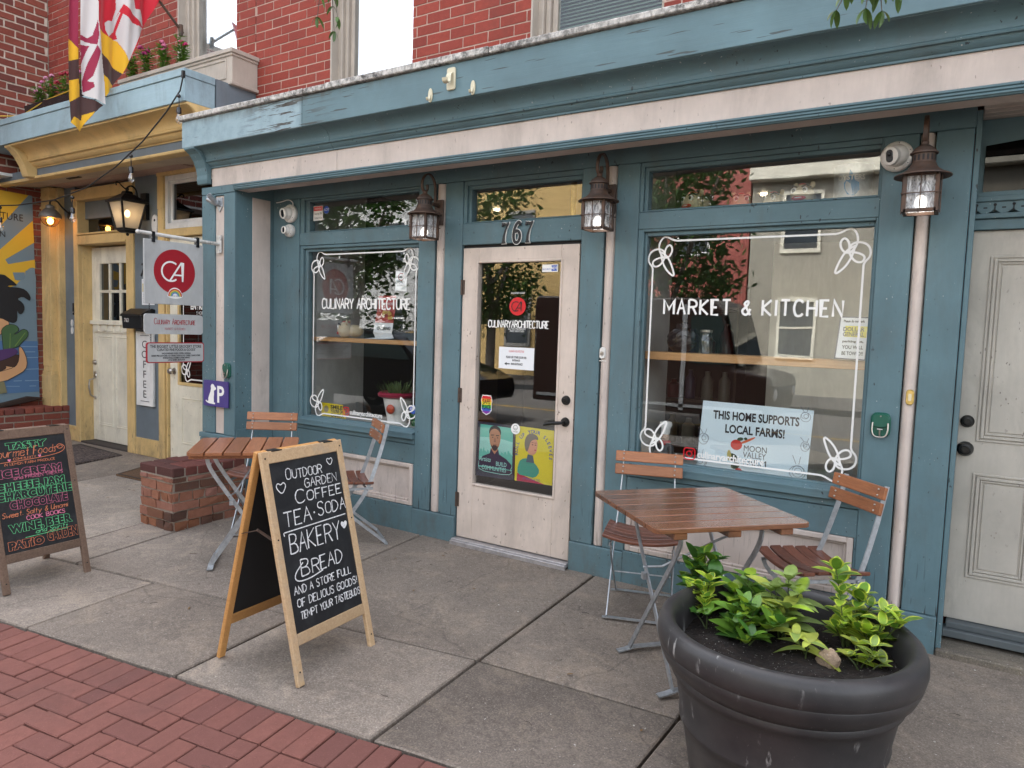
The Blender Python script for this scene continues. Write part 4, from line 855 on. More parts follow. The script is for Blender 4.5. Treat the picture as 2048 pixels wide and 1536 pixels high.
# flag on its pole
FC = {'red': (.56, .006, .022), 'wht': (.62, .58, .56), 'yel': (.82, .45, .015), 'brn': (.065, .025, .022), 'mar': (.30, .012, .05)}
def flag():
    root = thing('flag', 'red, white, yellow and dark brown quartered flag hanging from a pole', 'flag', (-3.55, .2, 4.2), world=True)
    m = MB(); m.tube([(-3.55, .215, 4.209), (-3.55, -.031, 4.421), (-3.55, -.75, 5.04)], .013, 10); m.lathe([(.02, -.05), (.024, 0), (.02, .05)], 10, (-3.55, .19, 4.23)); m.build('pole', rusty, root, smooth=40)
    st = .0042; ys = [p[0] for _, P in FLAG for p in P]; zs = [p[1] for _, P in FLAG for p in P]; y0, y1, z0, z1 = min(ys), max(ys), min(zs), 4.62
    def fold(y, z, layer):
        t = (y-y0)/(y1-y0); a = .030*sin(t*17 + z*.8) + .012*sin(t*41 - z*2.4) - .02*sin((z-3.0)*2.3)
        return a + layer
    keys = list(FC); m = MB(); idx = {}
    def lay(y, z):
        return 0
    lobes = [[n for n in FLAG[0:5]], [n for n in FLAG[5:10]], [n for n in FLAG[10:]]]
    for li, lobe in enumerate(lobes):
        off = (0, .035, .012)[li]; idx = {}
        def vert(i, j):
            if (i, j) not in idx:
                y = y0+i*st; z = z0+j*st; idx[(i, j)] = len(m.v); m.v.append(Vector((-3.55 + fold(y, z, off), y, z)))
            return idx[(i, j)]
        yy = [p[0] for _, P in lobe for p in P]; ia, ib = int((min(yy)-y0)/st)-1, int((max(yy)-y0)/st)+2
        for i in range(max(0, ia), ib):
            for j in range(int((z1-z0)/st)):
                y, z = y0+(i+.5)*st, z0+(j+.5)*st; k = None
                for n, P in lobe:
                    if inpoly(y, z, P): k = n
                if k: m.f.append([vert(i, j), vert(i+1, j), vert(i+1, j+1), vert(i, j+1)]); m.m.append(keys.index(k))
    def cloth(nm, c):
        mm, n, l, b = nt(nm); b.inputs['Base Color'].default_value = (*c, 1); b.inputs['Roughness'].default_value = .75; b.inputs['Sheen Weight'].default_value = .15
        bump(n, l, b, noise(n, l, 500, 1), .15, .001); return mm
    m.build('cloth', [cloth('flag_'+k, FC[k]) for k in keys], root, smooth=60)
flag()
# ------------------------------------------------------------------ wall lanterns of the shop
def scroll_lantern(x, label):
    r = thing('wall_lantern', label, 'lantern', (x, -.01, 2.2), group='caged lanterns along the shopfront', world=True); y0 = -.17
    m = MB(); m.box(x-.036, x+.036, -.022, 0, 2.19, 2.365); m.bar((x, -.02, 2.325), (x, -.10, 2.325), .03, .022); m.build('backplate', rusty, r, bevel=.004)
    P = chaikin([(x, -.06, 2.325), (x, -.058, 2.40), (x, -.065, 2.475), (x, -.11, 2.522), (x, -.165, 2.515), (x, -.20, 2.47), (x, -.205, 2.42), (x, -.18, 2.392), (x, -.155, 2.398), (x, -.142, 2.425), (x, -.152, 2.445)], 2)
    m = MB(); m.path_bar(P, .018, .008, (1, 0, 0)); m.ball((x, y0, 2.39), .017); m.build('scroll_arm', rusty, r)
    m = MB(); m.lathe([(.0, 2.383), (.02, 2.38), (.045, 2.362), (.053, 2.348), (.058, 2.346), (.058, 2.34), (.048, 2.338), (.048, 2.300), (.052, 2.297), (.056, 2.285), (.066, 2.272), (.085, 2.258), (.118, 2.243), (.119, 2.238), (.085, 2.245), (.05, 2.26), (0, 2.262)], 28, (x, y0, 0))
    for i in range(16):
        a = 2*pi*i/16; m.bar((x+.0485*cos(a), y0+.0485*sin(a), 2.307), (x+.0485*cos(a), y0+.0485*sin(a), 2.332), .008, .002, (cos(a), sin(a), 0), 1)
    m.build('roof', [rusty, black], r, smooth=35)
    h = .064; m = MB(); za, zb = 2.072, 2.245
    for sx in (-1, 1):
        for sy in (-1, 1): m.box(x+sx*h-.008, x+sx*h+.008, y0+sy*h-.008, y0+sy*h+.008, za, zb)
    for z in (za, zb-.012):
        ring(m, x-h, x+h, 0, 0, 0, 0, 0, 0, 0, 0) if False else None
        m.box(x-h, x+h, y0-h-.008, y0-h+.008, z, z+.014); m.box(x-h, x+h, y0+h-.008, y0+h+.008, z, z+.014); m.box(x-h-.008, x-h+.008, y0-h, y0+h, z, z+.014); m.box(x+h-.008, x+h+.008, y0-h, y0+h, z, z+.014)
    for k in (-1, 1):   # wire guards
        m.tube([(x, y0+k*(h+.014), za+.0), (x, y0+k*(h+.014), zb)], .003, 6); m.tube([(x+k*(h+.014), y0, za), (x+k*(h+.014), y0, zb)], .003, 6)
    q = h+.013; m.tube([(x-q, y0-q, 2.155), (x+q, y0-q, 2.155), (x+q, y0+q, 2.155), (x-q, y0+q, 2.155)], .003, 6, closed=True); m.build('cage', rusty, r)
    m = MB(); g = h-.003
    for a, b, c, d in ((-g, g, -g, -g+.004), (-g, g, g-.004, g), (-g, -g+.004, -g, g), (g-.004, g, -g, g)): m.box(x+a, x+b, y0+c, y0+d, za+.012, zb-.01)
    m.build('glass', seedy2, r)
    m = MB(); m.ball((x, y0, 2.12), (.026, .026, .036)); m.build('bulb', flat('lantern_bulb', (1, .93, .84), .5, emit=3), r)
def seedy_mix():
    m, n, l, b = nt('seeded_glass_clear'); out = n['Material Output']; tr = n.new('ShaderNodeBsdfTransparent'); tr.inputs[0].default_value = (.9, .9, .9, 1); f = noise(n, l, 55, 4, .7, stretch=(1, 1, .3), dist=1)
    l.new(mixc(n, l, ramp(n, l, f, .40, .62), (.12, .12, .125), (.72, .73, .75)), b.inputs['Base Color']); b.inputs['Roughness'].default_value = .12; bump(n, l, b, f, .9, .005)
    mx = n.new('ShaderNodeMixShader'); l.new(ramp(n, l, f, .35, .65, .45, .85), mx.inputs[0]); l.new(tr.outputs[0], mx.inputs[1]); l.new(b.outputs[0], mx.inputs[2]); l.new(mx.outputs[0], out.inputs[0]); return m
seedy2 = seedy_mix()
scroll_lantern(-.2, 'rusty scrolled lantern on the post between the left window and the front door')
scroll_lantern(1.105, 'rusty scrolled lantern on the post between the front door and the right window')
scroll_lantern(2.745, 'rusty scrolled lantern on the post beside the grey side door, next to a white camera')
def frosted():
    m, n, l, b = nt('frosted_lantern_glass'); out = n['Material Output']; tl = n.new('ShaderNodeBsdfTranslucent'); tl.inputs[0].default_value = (.80, .76, .68, 1); mx = n.new('ShaderNodeMixShader'); mx.inputs[0].default_value = .62; mx2 = n.new('ShaderNodeMixShader'); mx2.inputs[0].default_value = .22; tr = n.new('ShaderNodeBsdfTransparent'); b.inputs['Base Color'].default_value = (.55, .51, .45, 1); b.inputs['Roughness'].default_value = .25
    l.new(b.outputs[0], mx.inputs[1]); l.new(tl.outputs[0], mx.inputs[2]); l.new(mx.outputs[0], mx2.inputs[1]); l.new(tr.outputs[0], mx2.inputs[2]); l.new(mx2.outputs[0], out.inputs[0]); return m
# black lantern and barn light of the neighbour
r = thing('wall_lantern', 'black tapered lantern with a lit bulb beside the cream half-glazed door', 'lantern', (-4.5, .38, 2.6), world=True); x, y0 = -4.5, .19
def frustum(m, h0, z0, h1, z1, mi=0): m.add([(x-h0, y0-h0, z0), (x+h0, y0-h0, z0), (x+h0, y0+h0, z0), (x-h0, y0+h0, z0), (x-h1, y0-h1, z1), (x+h1, y0-h1, z1), (x+h1, y0+h1, z1), (x-h1, y0+h1, z1)], [(0, 3, 2, 1), (4, 5, 6, 7), (0, 1, 5, 4), (1, 2, 6, 5), (2, 3, 7, 6), (3, 0, 4, 7)], mi)
m = MB(); frustum(m, .15, 2.665, .15, 2.69); frustum(m, .14, 2.69, .05, 2.76); frustum(m, .045, 2.76, .035, 2.79); m.ball((x, y0, 2.81), .02); m.build('roof', blackm, r, bevel=.004)
m = MB()
for sx in (-1, 1):
    for sy in (-1, 1): m.bar((x+sx*.078, y0+sy*.078, 2.40), (x+sx*.128, y0+sy*.128, 2.67), .018, .018, (1, 0, 0))
frustum(m, .09, 2.385, .09, 2.405); frustum(m, .05, 2.36, .075, 2.385); m.ball((x, y0, 2.345), .016); m.build('frame', blackm, r, bevel=.002)
m = MB(); frustum(m, .074, 2.405, .122, 2.665); m.build('glass', frosted(), r)
m = MB(); m.ball((x, y0, 2.56), (.026, .026, .04)); m.build('bulb', flat('warm_bulb', (1, .66, .32), .5, emit=2.6), r)
m = MB(); m.box(x-.05, x+.05, .36, .40, 2.52, 2.80); m.tube(chaikin([(x, .36, 2.72), (x, .30, 2.73), (x, .29, 2.82), (x, .24, 2.86), (x, .19, 2.83), (x, .19, 2.80)], 2), .009, 8); m.tube(chaikin([(x, .19, 2.80), (x, .14, 2.83), (x, .10, 2.87), (x, .07, 2.86), (x, .08, 2.83)], 2), .007, 8); m.build('wall_arm', blackm, r)
r = thing('barn_light', 'small lit barn lamp with caged amber globe on the ochre corner post', 'lamp', (-6.1, .3, 2.6), world=True); x, y0 = -6.08, .17
m = MB(); m.lathe([(.115, 2.60), (.118, 2.615), (.105, 2.65), (.07, 2.69), (.045, 2.71), (.045, 2.74), (.02, 2.755), (0, 2.755)], 24, (x, y0, 0)); m.build('shade', metal_mat('grey_enamel', (.16, .145, .13), .5, .3), r, smooth=40)
m = MB(); m.lathe([(.0, 2.505), (.05, 2.512), (.088, 2.545), (.10, 2.60)], 20, (x, y0, 0), caps=False); m.build('globe', glass_mat('amber_glass', (1, .78, .45), .06), r, smooth=60)
m = MB(); m.ball((x, y0, 2.565), (.03, .03, .035)); m.build('bulb', flat('amber_bulb', (1, .50, .14), .5, emit=9), r)
m = MB(); m.tube(chaikin([(x, y0, 2.75), (x, y0, 2.80), (x, .24, 2.82), (x, .30, 2.74), (x, .38, 2.68)], 2), .010, 8)
for a in (0, pi/2): m.tube([(x+.105*cos(a)*cos(t), y0+.105*sin(a)*cos(t), 2.60-.10*sin(t)) for t in [pi*k/10 for k in range(11)]], .003, 5)
m.build('arm', blackm, r); m = MB(); m.lathe([(.05, -.02), (.05, 0)], 16, (x, .40, 2.66), axis='y'); m.build('backplate', blackm, r)
# string lights
r = thing('string_lights', 'drooping black cable of clear festoon bulbs below the pale blue fascia', 'string lights', (-2.425, -.495, 3.47), world=True)
K = [(-2.44, -.497, 3.43), (-2.493, -.504, 3.264), (-3.061, -.578, 2.833), (-3.825, -.678, 2.527), (-4.89, -.816, 2.485), (-6.2, -.99, 2.60)]
m = MB(); m.tube(chaikin(K, 1), .006, 7); m.box(-2.452, -2.428, -.51, -.49, 3.40, 3.455); m.build('cable', blackm, r, smooth=50)
for k in K[1:5]:
    for dx in (0,):
        m = MB(); m.ball(k, .016); m.tube([k, (k[0]+.003, k[1], k[2]-.09)], .004, 6); m.lathe([(.016, -.09), (.019, -.10), (.019, -.135), (.014, -.14)], 14, k); s = m.build('socket', plastic_b, r, smooth=40)
        m = MB(); m.lathe([(.012, -.14), (.016, -.155), (.026, -.178), (.027, -.195), (.018, -.212), (.006, -.22), (0, -.221)], 16, k); m.build('bulb', glass_mat('bulb_glass', (.95, .93, .88), .12) if 'bulb_glass' not in bpy.data.materials else bpy.data.materials['bulb_glass'], s, smooth=60)
        m = MB(); m.tube([(k[0], k[1], k[2]-.14), (k[0]+.006, k[1], k[2]-.19), (k[0]-.006, k[1], k[2]-.19), (k[0], k[1], k[2]-.14)], .0016, 5); m.build('filament', brass, s)
# hanging sign
r = thing('hanging_sign', 'grey boards with a red round emblem hanging from a white pole by the pilaster', 'sign', (-2.16, -.37, 2.09), world=True); X = -2.16
board_g = paint('grey_signboard', (.46, .465, .46), dirt=.12)
m = MB(); m.tube([(X, -.37, 2.09), (X, -1.04, 2.103)], .014, 12); m.box(X-.03, X+.03, -.378, -.37, 2.02, 2.16); m.ball((X, -1.04, 2.103), .016)
for a, b in ((2.04, -.374), (2.14, -.374)): m.ball((X+.018, -.379, a), .005, m=1)
m.build('pole', [paint('chipped_white', (.66, .64, .60), chips=1, dirt=.8), galv], r, smooth=40)
m = MB()
for y in (-.93, -.57): m.box(X-.016, X+.016, y-.012, y+.012, 2.04, 2.118)
m.build('strap', plastic_b, r)
m = MB(); m.box(X-.008, X+.008, -1.0, -.519, 1.585, 2.06); b1 = m.build('board', board_g, r, bevel=.003)
M = face_x(X+.0085, -.76, 1.835); m = MB(); m.flat(circ(0, 0, .168, 48), M, 0, .001); monogram(m, face_x(X+.0115, -.765, 1.835), .24, 1)
for i, c in enumerate(((.55, .03, .04), (.75, .42, .05), (.15, .4, .15), (.12, .2, .5))):
    m.ribbon(circ(0, -.185, .052-.009*i, 14, 0, pi), .0085, M, 3+i, .0025)
m.flat(circ(0, -.182, .062, 24, ry=.022), M, 2, .002); m.flat(circ(0, -.176, .056, 24, 0, pi), M, 2, .0015); text(m, 'everyone welcome', face_x(X+.0115, -.76, 1.648), .016, 7, sx=.9)
m.build('emblem', [darkred, vinyl, vinyl] + [flat('rainbow_%d' % i, c) for i, c in enumerate(((.55, .03, .04), (.75, .42, .05), (.15, .4, .15), (.12, .2, .5)))] + [ink], b1)
m = MB(); m.prism(rrect(-1.0, -.522, 1.36, 1.512, .022), X-.006, X+.006, 'x'); b2 = m.build('small_board', board_g, r)
m = MB(); M = face_x(X+.0068, 0, 0); strokes(m, 'CULINARY ARCHITECTURE', M, .040, -.925, 1.435, .0042, adv=.6, fit=.335, small=.82, caps_big=1.1); strokes(m, 'MARKET & KITCHEN', M, .018, -.84, 1.392, .0018, adv=.8, fit=.165); m.build('lettering', darkred, b2)
m = MB(); m.prism(rrect(-.985, -.512, 1.142, 1.298, .02), X-.006, X+.006, 'x'); m.prism(rrect(-.977, -.520, 1.150, 1.290, .015), X+.006, X+.0072, 'x', 1); b3 = m.build('lower_board', [darkred, board_g], r)
m = MB(); M = face_x(X+.0078, -.748, 0)
for t, z, h, f in (('THE BIGGEST LITTLE GROCERY STORE', 1.257, .03, .42), ("'CURATED FINE FOODS & GOODS'", 1.233, .026, .32), ('UNIQUE PREPARED FOODS, COFFEE & WINE BAR,', 1.208, .017, .24), ('BAKED PIES & SAVORIES, ICE CREAM, CHOCOLATE, CHEESE, CHARCUTERIE', 1.191, .016, .40), ('INTERNATIONAL GOURMET & HOME SHIPPING', 1.174, .017, .22), ('LOCAL BAKERY, BIG FLAVOR', 1.158, .016, .14)):
    text(m, t, face_x(X+.0078, -.748, z), h, fit=f, bold=.0007)
m.build('lettering', ink, b3)
m = MB()
for y, za, zb in ((-.955, 1.50, 1.60), (-.56, 1.50, 1.60), (-.95, 1.29, 1.37), (-.56, 1.285, 1.37)):
    z = zb
    while z > za: m.tube([(X+(.004 if int(z*100) % 2 else -.004), y+.004*cos(t), z-.009+.011*sin(t)) for t in [2*pi*k/8 for k in range(8)]], .0016, 5, closed=True); z -= .018
m.build('chain', blackm, r)
# dog parking plate
r = thing('parking_plate', 'purple plate with a white sitting dog and letter P on the pilaster', 'sign', (-2.17, -.376, .88), world=True)
m = MB(); m.prism(rrect(-2.335, -2.012, .772, .985, .012), -.394, -.386, 'y'); m.build('plate', flat('purple_enamel', (.055, .035, .20), .35), r)
M = face_y(-2.335, -.3952, .772); m = MB(); m.flat([(.028, .040), (.05, .028), (.075, .022), (.15, .018), (.158, .03), (.140, .034), (.138, .075), (.143, .105), (.140, .13), (.152, .135), (.167, .142), (.168, .155), (.150, .165), (.138, .180), (.118, .186), (.105, .178), (.098, .165), (.102, .145), (.094, .12), (.080, .095), (.066, .065), (.066, .042), (.05, .040), (.036, .050)], M)
text(m, 'P', face_y(-2.112, -.3952, .812), .19, bold=.004); m.build('lettering', vinyl, r)
# flag bracket, leash hooks, bells, cameras, hooks
r = thing('flagpole_bracket', 'empty grey metal flagpole bracket at the top of the pilaster', 'bracket', (-2.165, -.36, 2.41), world=True)
m = MB(); m.prism([(-2.20, 2.46), (-2.13, 2.46), (-2.13, 2.39), (-2.165, 2.345), (-2.20, 2.39)], -.366, -.358, 'y'); m.bar((-2.165, -.36, 2.41), (-2.165, -.40, 2.42), .04, .04); m.build('plate', galv, r, bevel=.002)
m = MB(); m.lathe([(.019, 0), (.021, .09), (.021, .10), (.015, .10), (.015, .02)], 14); m.M = None; m.v = [Matrix.Translation((-2.165, -.385, 2.405)) @ Matrix.Rotation(radians(52), 4, 'X') @ v for v in m.v]; m.build('socket', galv, r, smooth=40)
m = MB(); m.lathe([(.019, 0), (.021, .08), (.021, .085), (.015, .085), (.015, .02)], 14); m.v = [Matrix.Translation((-2.175, -.385, 2.41)) @ Matrix.Rotation(radians(40), 4, 'X') @ Matrix.Rotation(radians(-55), 4, 'Y') @ v for v in m.v]; m.build('socket', galv, r, smooth=40)
def leash_hook(x, y, z, label):
    r = thing('leash_hook', label, 'hook', (x, y, z), group='green leash hooks', world=True); g = flat('green_enamel', (.004, .09, .06), .3)
    m = MB(); m.prism(rrect(x-.045, x+.045, z-.06, z+.062, .03, 6), y-.014, y, 'y'); m.prism(rrect(x-.040, x+.040, z-.012, z+.058, .028, 6), y-.026, y-.012, 'y'); m.build('plate', g, r, bevel=.004)
    m = MB(); m.tube(chaikin([(x-.034, y-.026, z+.012), (x-.036, y-.034, z-.03), (x-.026, y-.036, z-.056), (x, y-.036, z-.06), (x+.026, y-.036, z-.056), (x+.036, y-.034, z-.03), (x+.034, y-.026, z+.012)], 2), .004, 8); m.tube([(x, y-.018, z-.052), (x, y-.034, z-.05), (x, y-.036, z-.02)], .004, 8); m.tube([(x-.012, y-.036, z-.02), (x+.012, y-.036, z-.02)], .0035, 6); m.ball((x, y-.028, z+.045), .004); m.build('loop', nickel, r, smooth=50)
leash_hook(2.634, -.001, 1.062, 'green leash hook on the blue post right of the right window'); leash_hook(-2.048, -.371, 1.075, 'green leash hook on the pilaster above the purple plate')
r = thing('doorbell', 'white doorbell button on the putty strip right of the front door', 'doorbell', (1.098, -.02, 1.353), world=True)
m = MB(); m.prism(rrect(1.080, 1.116, 1.318, 1.388, .017, 6), -.022, -.004, 'y'); m.build('cover', plastic_w, r, bevel=.003); m = MB(); m.lathe([(0, -.004), (.009, -.003), (.010, 0)], 16, (1.098, -.022, 1.35), axis='y'); m.ribbon(circ(1.098, 1.35, .013, 20), .002, face_y(0, -.0225, 0), closed=True); m.build('button', nickel, r)
MB().box(1.076, 1.12, -.008, .0, 1.302, 1.308).build('wedge', plastic_w, r)
r = thing('doorbell', 'small brass doorbell on the putty strip beside the grey side door', 'doorbell', (2.752, -.02, 1.21), world=True)
m = MB(); m.prism(rrect(2.735, 2.771, 1.172, 1.248, .016, 5), -.020, -.004, 'y'); m.build('cover', brass, r, bevel=.003); m = MB(); m.prism(rrect(2.746, 2.76, 1.192, 1.228, .006), -.024, -.02, 'y'); m.build('button', flat('cream_button', (.7, .6, .4), .4), r)
def eyeball_cam(x, y, z, rad, yaw, tilt, label, kind='eyeball'):
    r = thing('security_camera', label, 'camera', (x, y, z), group='white dome cameras under the shop beam', world=True)
    m = MB(); m.lathe([(rad*.96, 0), (rad, -.010), (rad, -.026), (rad*.92, -.034), (rad*.80, -.040)], 28, (x, y, z), axis='y')
    for i in range(6): m.ball((x+rad*.85*cos(i*1.05+.4), y-.036, z+rad*.85*sin(i*1.05+.4)), .003, 6, 4, 1)
    m.build('base', [plastic_w, plastic_b], r, smooth=40)
    R = Matrix.Translation((x, y-.04, z)) @ Matrix.Rotation(yaw, 4, 'Z') @ Matrix.Rotation(tilt, 4, 'X'); k = rad*.74
    m = MB(); m.ball((0, 0, 0), k, 20, 14); m.lathe([(k*.82, -k*.45), (k*.80, -k*.98), (k*.72, -k*1.02)], 20, axis='y'); m.v = [R @ v for v in m.v]; m.build('ball', plastic_w, r, smooth=50)
    m = MB(); m.prism(rrect(-k*.34, k*.34, -k*.55, k*.55, k*.3, 6), -k*1.06, -k*.9, 'y'); m.ball((0, -k*1.05, k*.15), k*.2, 10, 8); m.v = [R @ v for v in m.v]; m.build('lens', plastic_b, r, bevel=.002)
eyeball_cam(2.622, 0, 2.375, .072, radians(-30), radians(10), 'white dome camera beside the rusty lantern nearest the grey side door')
eyeball_cam(-1.735, 0, 2.362, .072, radians(-4), radians(10), 'larger white dome camera in the corner above the small dome')
eyeball_cam(-1.742, 0, 2.225, .052, radians(-2), radians(0), 'small white dome camera under the larger one in the corner left of the window')
m = MB(); m.tube(chaikin([(-1.90, -.02, 2.46), (-1.80, -.05, 2.455), (-1.72, -.05, 2.47), (-1.69, -.03, 2.45), (-1.70, -.02, 2.42)], 2), .004, 6); tag(m.build('camera_cable', plastic_w), 'thin white cable above the dome cameras in the corner', 'cable')
def adhesive_hook(x, z, s, label, big=False):
    r = thing('adhesive_hook', label, 'hook', (x, -.52, z), group='cream stick-on hooks on the fascia', world=True); c = flat('cream_plastic', (.62, .56, .40), .35)
    if big:
        m = MB(); m.prism(rrect(x-.032, x+.032, z-.065, z+.065, .014), -.532, -.52, 'y'); m.build('plate', c, r, bevel=.003); m = MB(); m.path_bar(chaikin([(x, -.532, z+.03), (x, -.55, z+.02), (x, -.552, z-.02), (x, -.565, z-.035), (x, -.585, z-.03), (x, -.59, z-.01)], 2), .036, .008, (1, 0, 0)); m.build('hook', c, r)
    else:
        m = MB(); m.prism(circ(x, z, .017, 18, ry=.043), -.530, -.52, 'y'); m.build('plate', c, r, bevel=.003); m = MB(); m.path_bar(chaikin([(x, -.530, z), (x, -.538, z-.028), (x, -.552, z-.034), (x, -.558, z-.018)], 2), .014, .006, (1, 0, 0)); m.build('hook', c, r)
adhesive_hook(.119, 2.882, 1, 'left small cream hook on the blue fascia above the front door'); adhesive_hook(.437, 2.88, 1, 'right small cream hook on the blue fascia above the front door'); adhesive_hook(.277, 2.955, 1, 'large square cream hook between the two small ones on the fascia', True)
r = thing('house_number', 'black numerals 767 with white outline above the front door', 'house number', (.45, 0, 2.115), world=True)
SEV = [(.0, .80), (.03, 1.0), (.07, .955), (.16, .985), (.26, .95), (.36, .965), (.42, 1.0), (.42, .93), (.27, .62), (.20, .35), (.20, .12), (.26, .0), (.02, .0), (.07, .12), (.10, .35), (.20, .62), (.33, .86), (.24, .83), (.12, .87), (.06, .80)]
for i, ch in enumerate('767'):
    cx = .325 + i*.092; m = MB(); s = .138
    if ch == '7':
        m.prism([(cx+a*s*.95-.0045*(1 if a < .2 else -1), 2.045+b*s+.004*(1 if b > .5 else -1)) for a, b in SEV], -.002, .006, 'y', 1); m.prism([(cx+a*s*.95, 2.045+b*s) for a, b in SEV], -.010, .0, 'y')
    else:
        O = chaikin([(.40, .90), (.30, 1.0), (.12, .80), (.02, .42), (.06, .10), (.20, .0), (.36, .08), (.42, .30), (.36, .52), (.22, .58), (.12, .50)], 2); M = face_y(cx, -.0085, 2.045)
        m.ribbon([(a*s*.95, b*s) for a, b in O], .030, M, 1, -.003); m.ribbon([(a*s*.95, b*s) for a, b in O], .021, M, 0); m.ball((cx+.36*s, -.006, 2.045+.88*s), (.011, .003, .011), m=0)
    m.build('digit', [ink, vinyl], r)
# stickers and papers on the front door
def card(name, label, cat, pts, y, mat, group=None, th=.001):
    r = thing(name, label, cat, (sum(p[0] for p in pts)/len(pts), y, min(p[1] for p in pts)), world=True, group=group)
    MB().prism(pts, y-th, y, 'y').build('sheet', mat, r); return r, y-th-.0006
r, y = card('paper_notice', 'white entrance notice with a black arrow taped to the front door glass', 'notice', [(.311, 1.216), (.587, 1.214), (.587, 1.361), (.311, 1.361)], .0305, paper)
m = MB(); text(m, 'CULINARY ARCHITECTURE', face_y(.449, y, 1.328), .02, 1, fit=.12); text(m, 'PLEASE USE OTHER DOOR FOR', face_y(.449, y, 1.288), .02, 0, fit=.16, bold=.0006); text(m, 'ENTRANCE', face_y(.449, y, 1.268), .018, 0, fit=.06, bold=.0006); text(m, 'MAIN ENTRANCE', face_y(.455, y, 1.243), .02, 0, fit=.09, bold=.0006); M = face_y(0, y, 0); m.ribbon([(.365, 1.249), (.40, 1.249)], .007, M); m.flat([(.357, 1.249), (.375, 1.260), (.375, 1.238)], M); m.build('lettering', [ink, red_v], r)
SH = [(0, 1.0), (.22, .98), (.36, 1.0), (.42, .90), (.50, .72), (.44, .55), (.46, .25), (.30, .10), (0, 0), (-.30, .10), (-.46, .25), (-.44, .55), (-.50, .72), (-.42, .90), (-.36, 1.0), (-.22, .98)]
def badge(x, z, w, h, y, label):
    r, yy = card('rainbow_badge', label, 'sticker', [(x+a*w*1.08, z-.006+b*(h+.012)) for a, b in SH], y, vinyl); m = MB(); M = face_y(0, yy, 0); cols = [(.62, .02, .03), (.80, .30, .02), (.75, .62, .03), (.03, .35, .08), (.03, .10, .45), (.20, .03, .30)]
    for i, c in enumerate(cols):
        lo, hi = 1-(i+1)/6, 1-i/6
        P = [(a, min(max(b, lo), hi)) for a, b in SH]; m.flat([(x+a*w, z+b*h) for a, b in P], M, i)
    text(m, 'SAFE', face_y(x, yy-.0006, z+h*.56), h*.36, 6, bold=.001, fit=w*.7); text(m, 'PLACE', face_y(x, yy-.0006, z+h*.28), h*.34, 6, bold=.001, fit=w*.78); m.build('design', [flat('badge_%d' % i, c, .4) for i, c in enumerate(cols)] + [ink], r)
badge(.22, .893, .088, .127, .0315, 'rainbow shield badge low on the front door glass'); badge(-3.44, .87, .12, .17, .4485, 'rainbow shield badge in the glass of the cream second door')
r, y = card('poster', 'teal poster of a man in a dark shirt at the foot of the front door', 'poster', [(.137, .455), (.452, .461), (.452, .834), (.147, .838)], .0395, flat('navy_print', (.012, .014, .04), .5))
m = MB(); M = face_y(0, y, 0); pm = [flat('teal_print', (.10, .48, .38), .5), flat('pale_teal_print', (.30, .66, .58), .5), flat('brown_skin_print', (.36, .17, .09), .5), ink, flat('navy_shirt_print', (.02, .017, .05), .5), flat('dark_skin_print', (.20, .085, .05), .5)]
m.flat([(.162, .52), (.440, .525), (.438, .815), (.17, .82)], M, 0); m.flat([(.165, .62), (.438, .62), (.438, .72), (.30, .74), (.168, .73)], M, 1, .0003)
sk = [(.165, .62)]
xx = .165
while xx < .437: sk += [(xx, .61+rnd.uniform(.015, .055)), (xx+.007, .61+rnd.uniform(.015, .05))]; xx += .009
m.flat(sk+[(.437, .60), (.165, .60)], M, 0, .0006); m.flat([(.16, .53), (.163, .57), (.20, .60), (.255, .625), (.262, .66), (.325, .66), (.332, .625), (.39, .60), (.435, .565), (.438, .53)], M, 4, .0009)
m.flat([(.262, .66), (.295, .622), (.325, .66)], M, 2, .0012); m.flat(chaikin([(.252, .79), (.246, .74), (.255, .69), (.275, .655), (.295, .645), (.315, .655), (.334, .69), (.342, .74), (.336, .79), (.295, .815)], 2, True), M, 2, .0014)
m.flat(chaikin([(.247, .752), (.244, .79), (.268, .818), (.322, .818), (.344, .79), (.341, .752), (.330, .785), (.295, .802), (.258, .785)], 1, True), M, 3, .0018); m.flat(chaikin([(.262, .69), (.275, .655), (.295, .643), (.315, .655), (.327, .69), (.313, .672), (.312, .685), (.278, .685), (.277, .672)], 1, True), M, 3, .0018)
for a in (.262, .303): m.flat([(a, .748), (a+.026, .752), (a+.026, .757), (a, .755)], M, 3, .0020); m.flat(circ(a+.014, .738, .0065, 10, ry=.0035), M, 3, .0020)
m.flat([(.292, .735), (.287, .706), (.303, .706), (.298, .735)], M, 5, .0018); m.ribbon([(.280, .690), (.308, .690)], .004, M, 5, .0021)
text(m, 'Artists', face_y(.215, y-.0015, .565), .045, 1, sx=.8, shear=.3); text(m, 'BUILD', face_y(.352, y-.0015, .545), .042, 1, fit=.085); text(m, 'COMMUNITIES', face_y(.292, y-.0015, .508), .042, 1, fit=.20); m.ribbon([(.162, .56), (.168, .55), (.162, .535), (.17, .508), (.21, .495), (.28, .492), (.36, .49), (.42, .497), (.437, .510), (.43, .535), (.438, .55)], .003, M, 1, .0015); m.build('picture', pm, r)
r, y = card('poster', 'yellow poster of a grey-haired woman in a green top on the front door glass', 'poster', [(.462, .464), (.753, .470), (.753, .832), (.460, .836)], .0395, flat('yellow_print', (.72, .60, .02), .5))
m = MB(); M = face_y(0, y, 0); pm = [flat('green_top_print', (.02, .30, .22), .5), flat('skin_print', (.56, .27, .17), .5), flat('grey_hair_print', (.16, .14, .11), .5), flat('navy_text_print', (.05, .09, .28), .5), flat('crimson_print', (.42, .015, .06), .5), flat('slate_scarf_print', (.05, .09, .12), .5), ink]
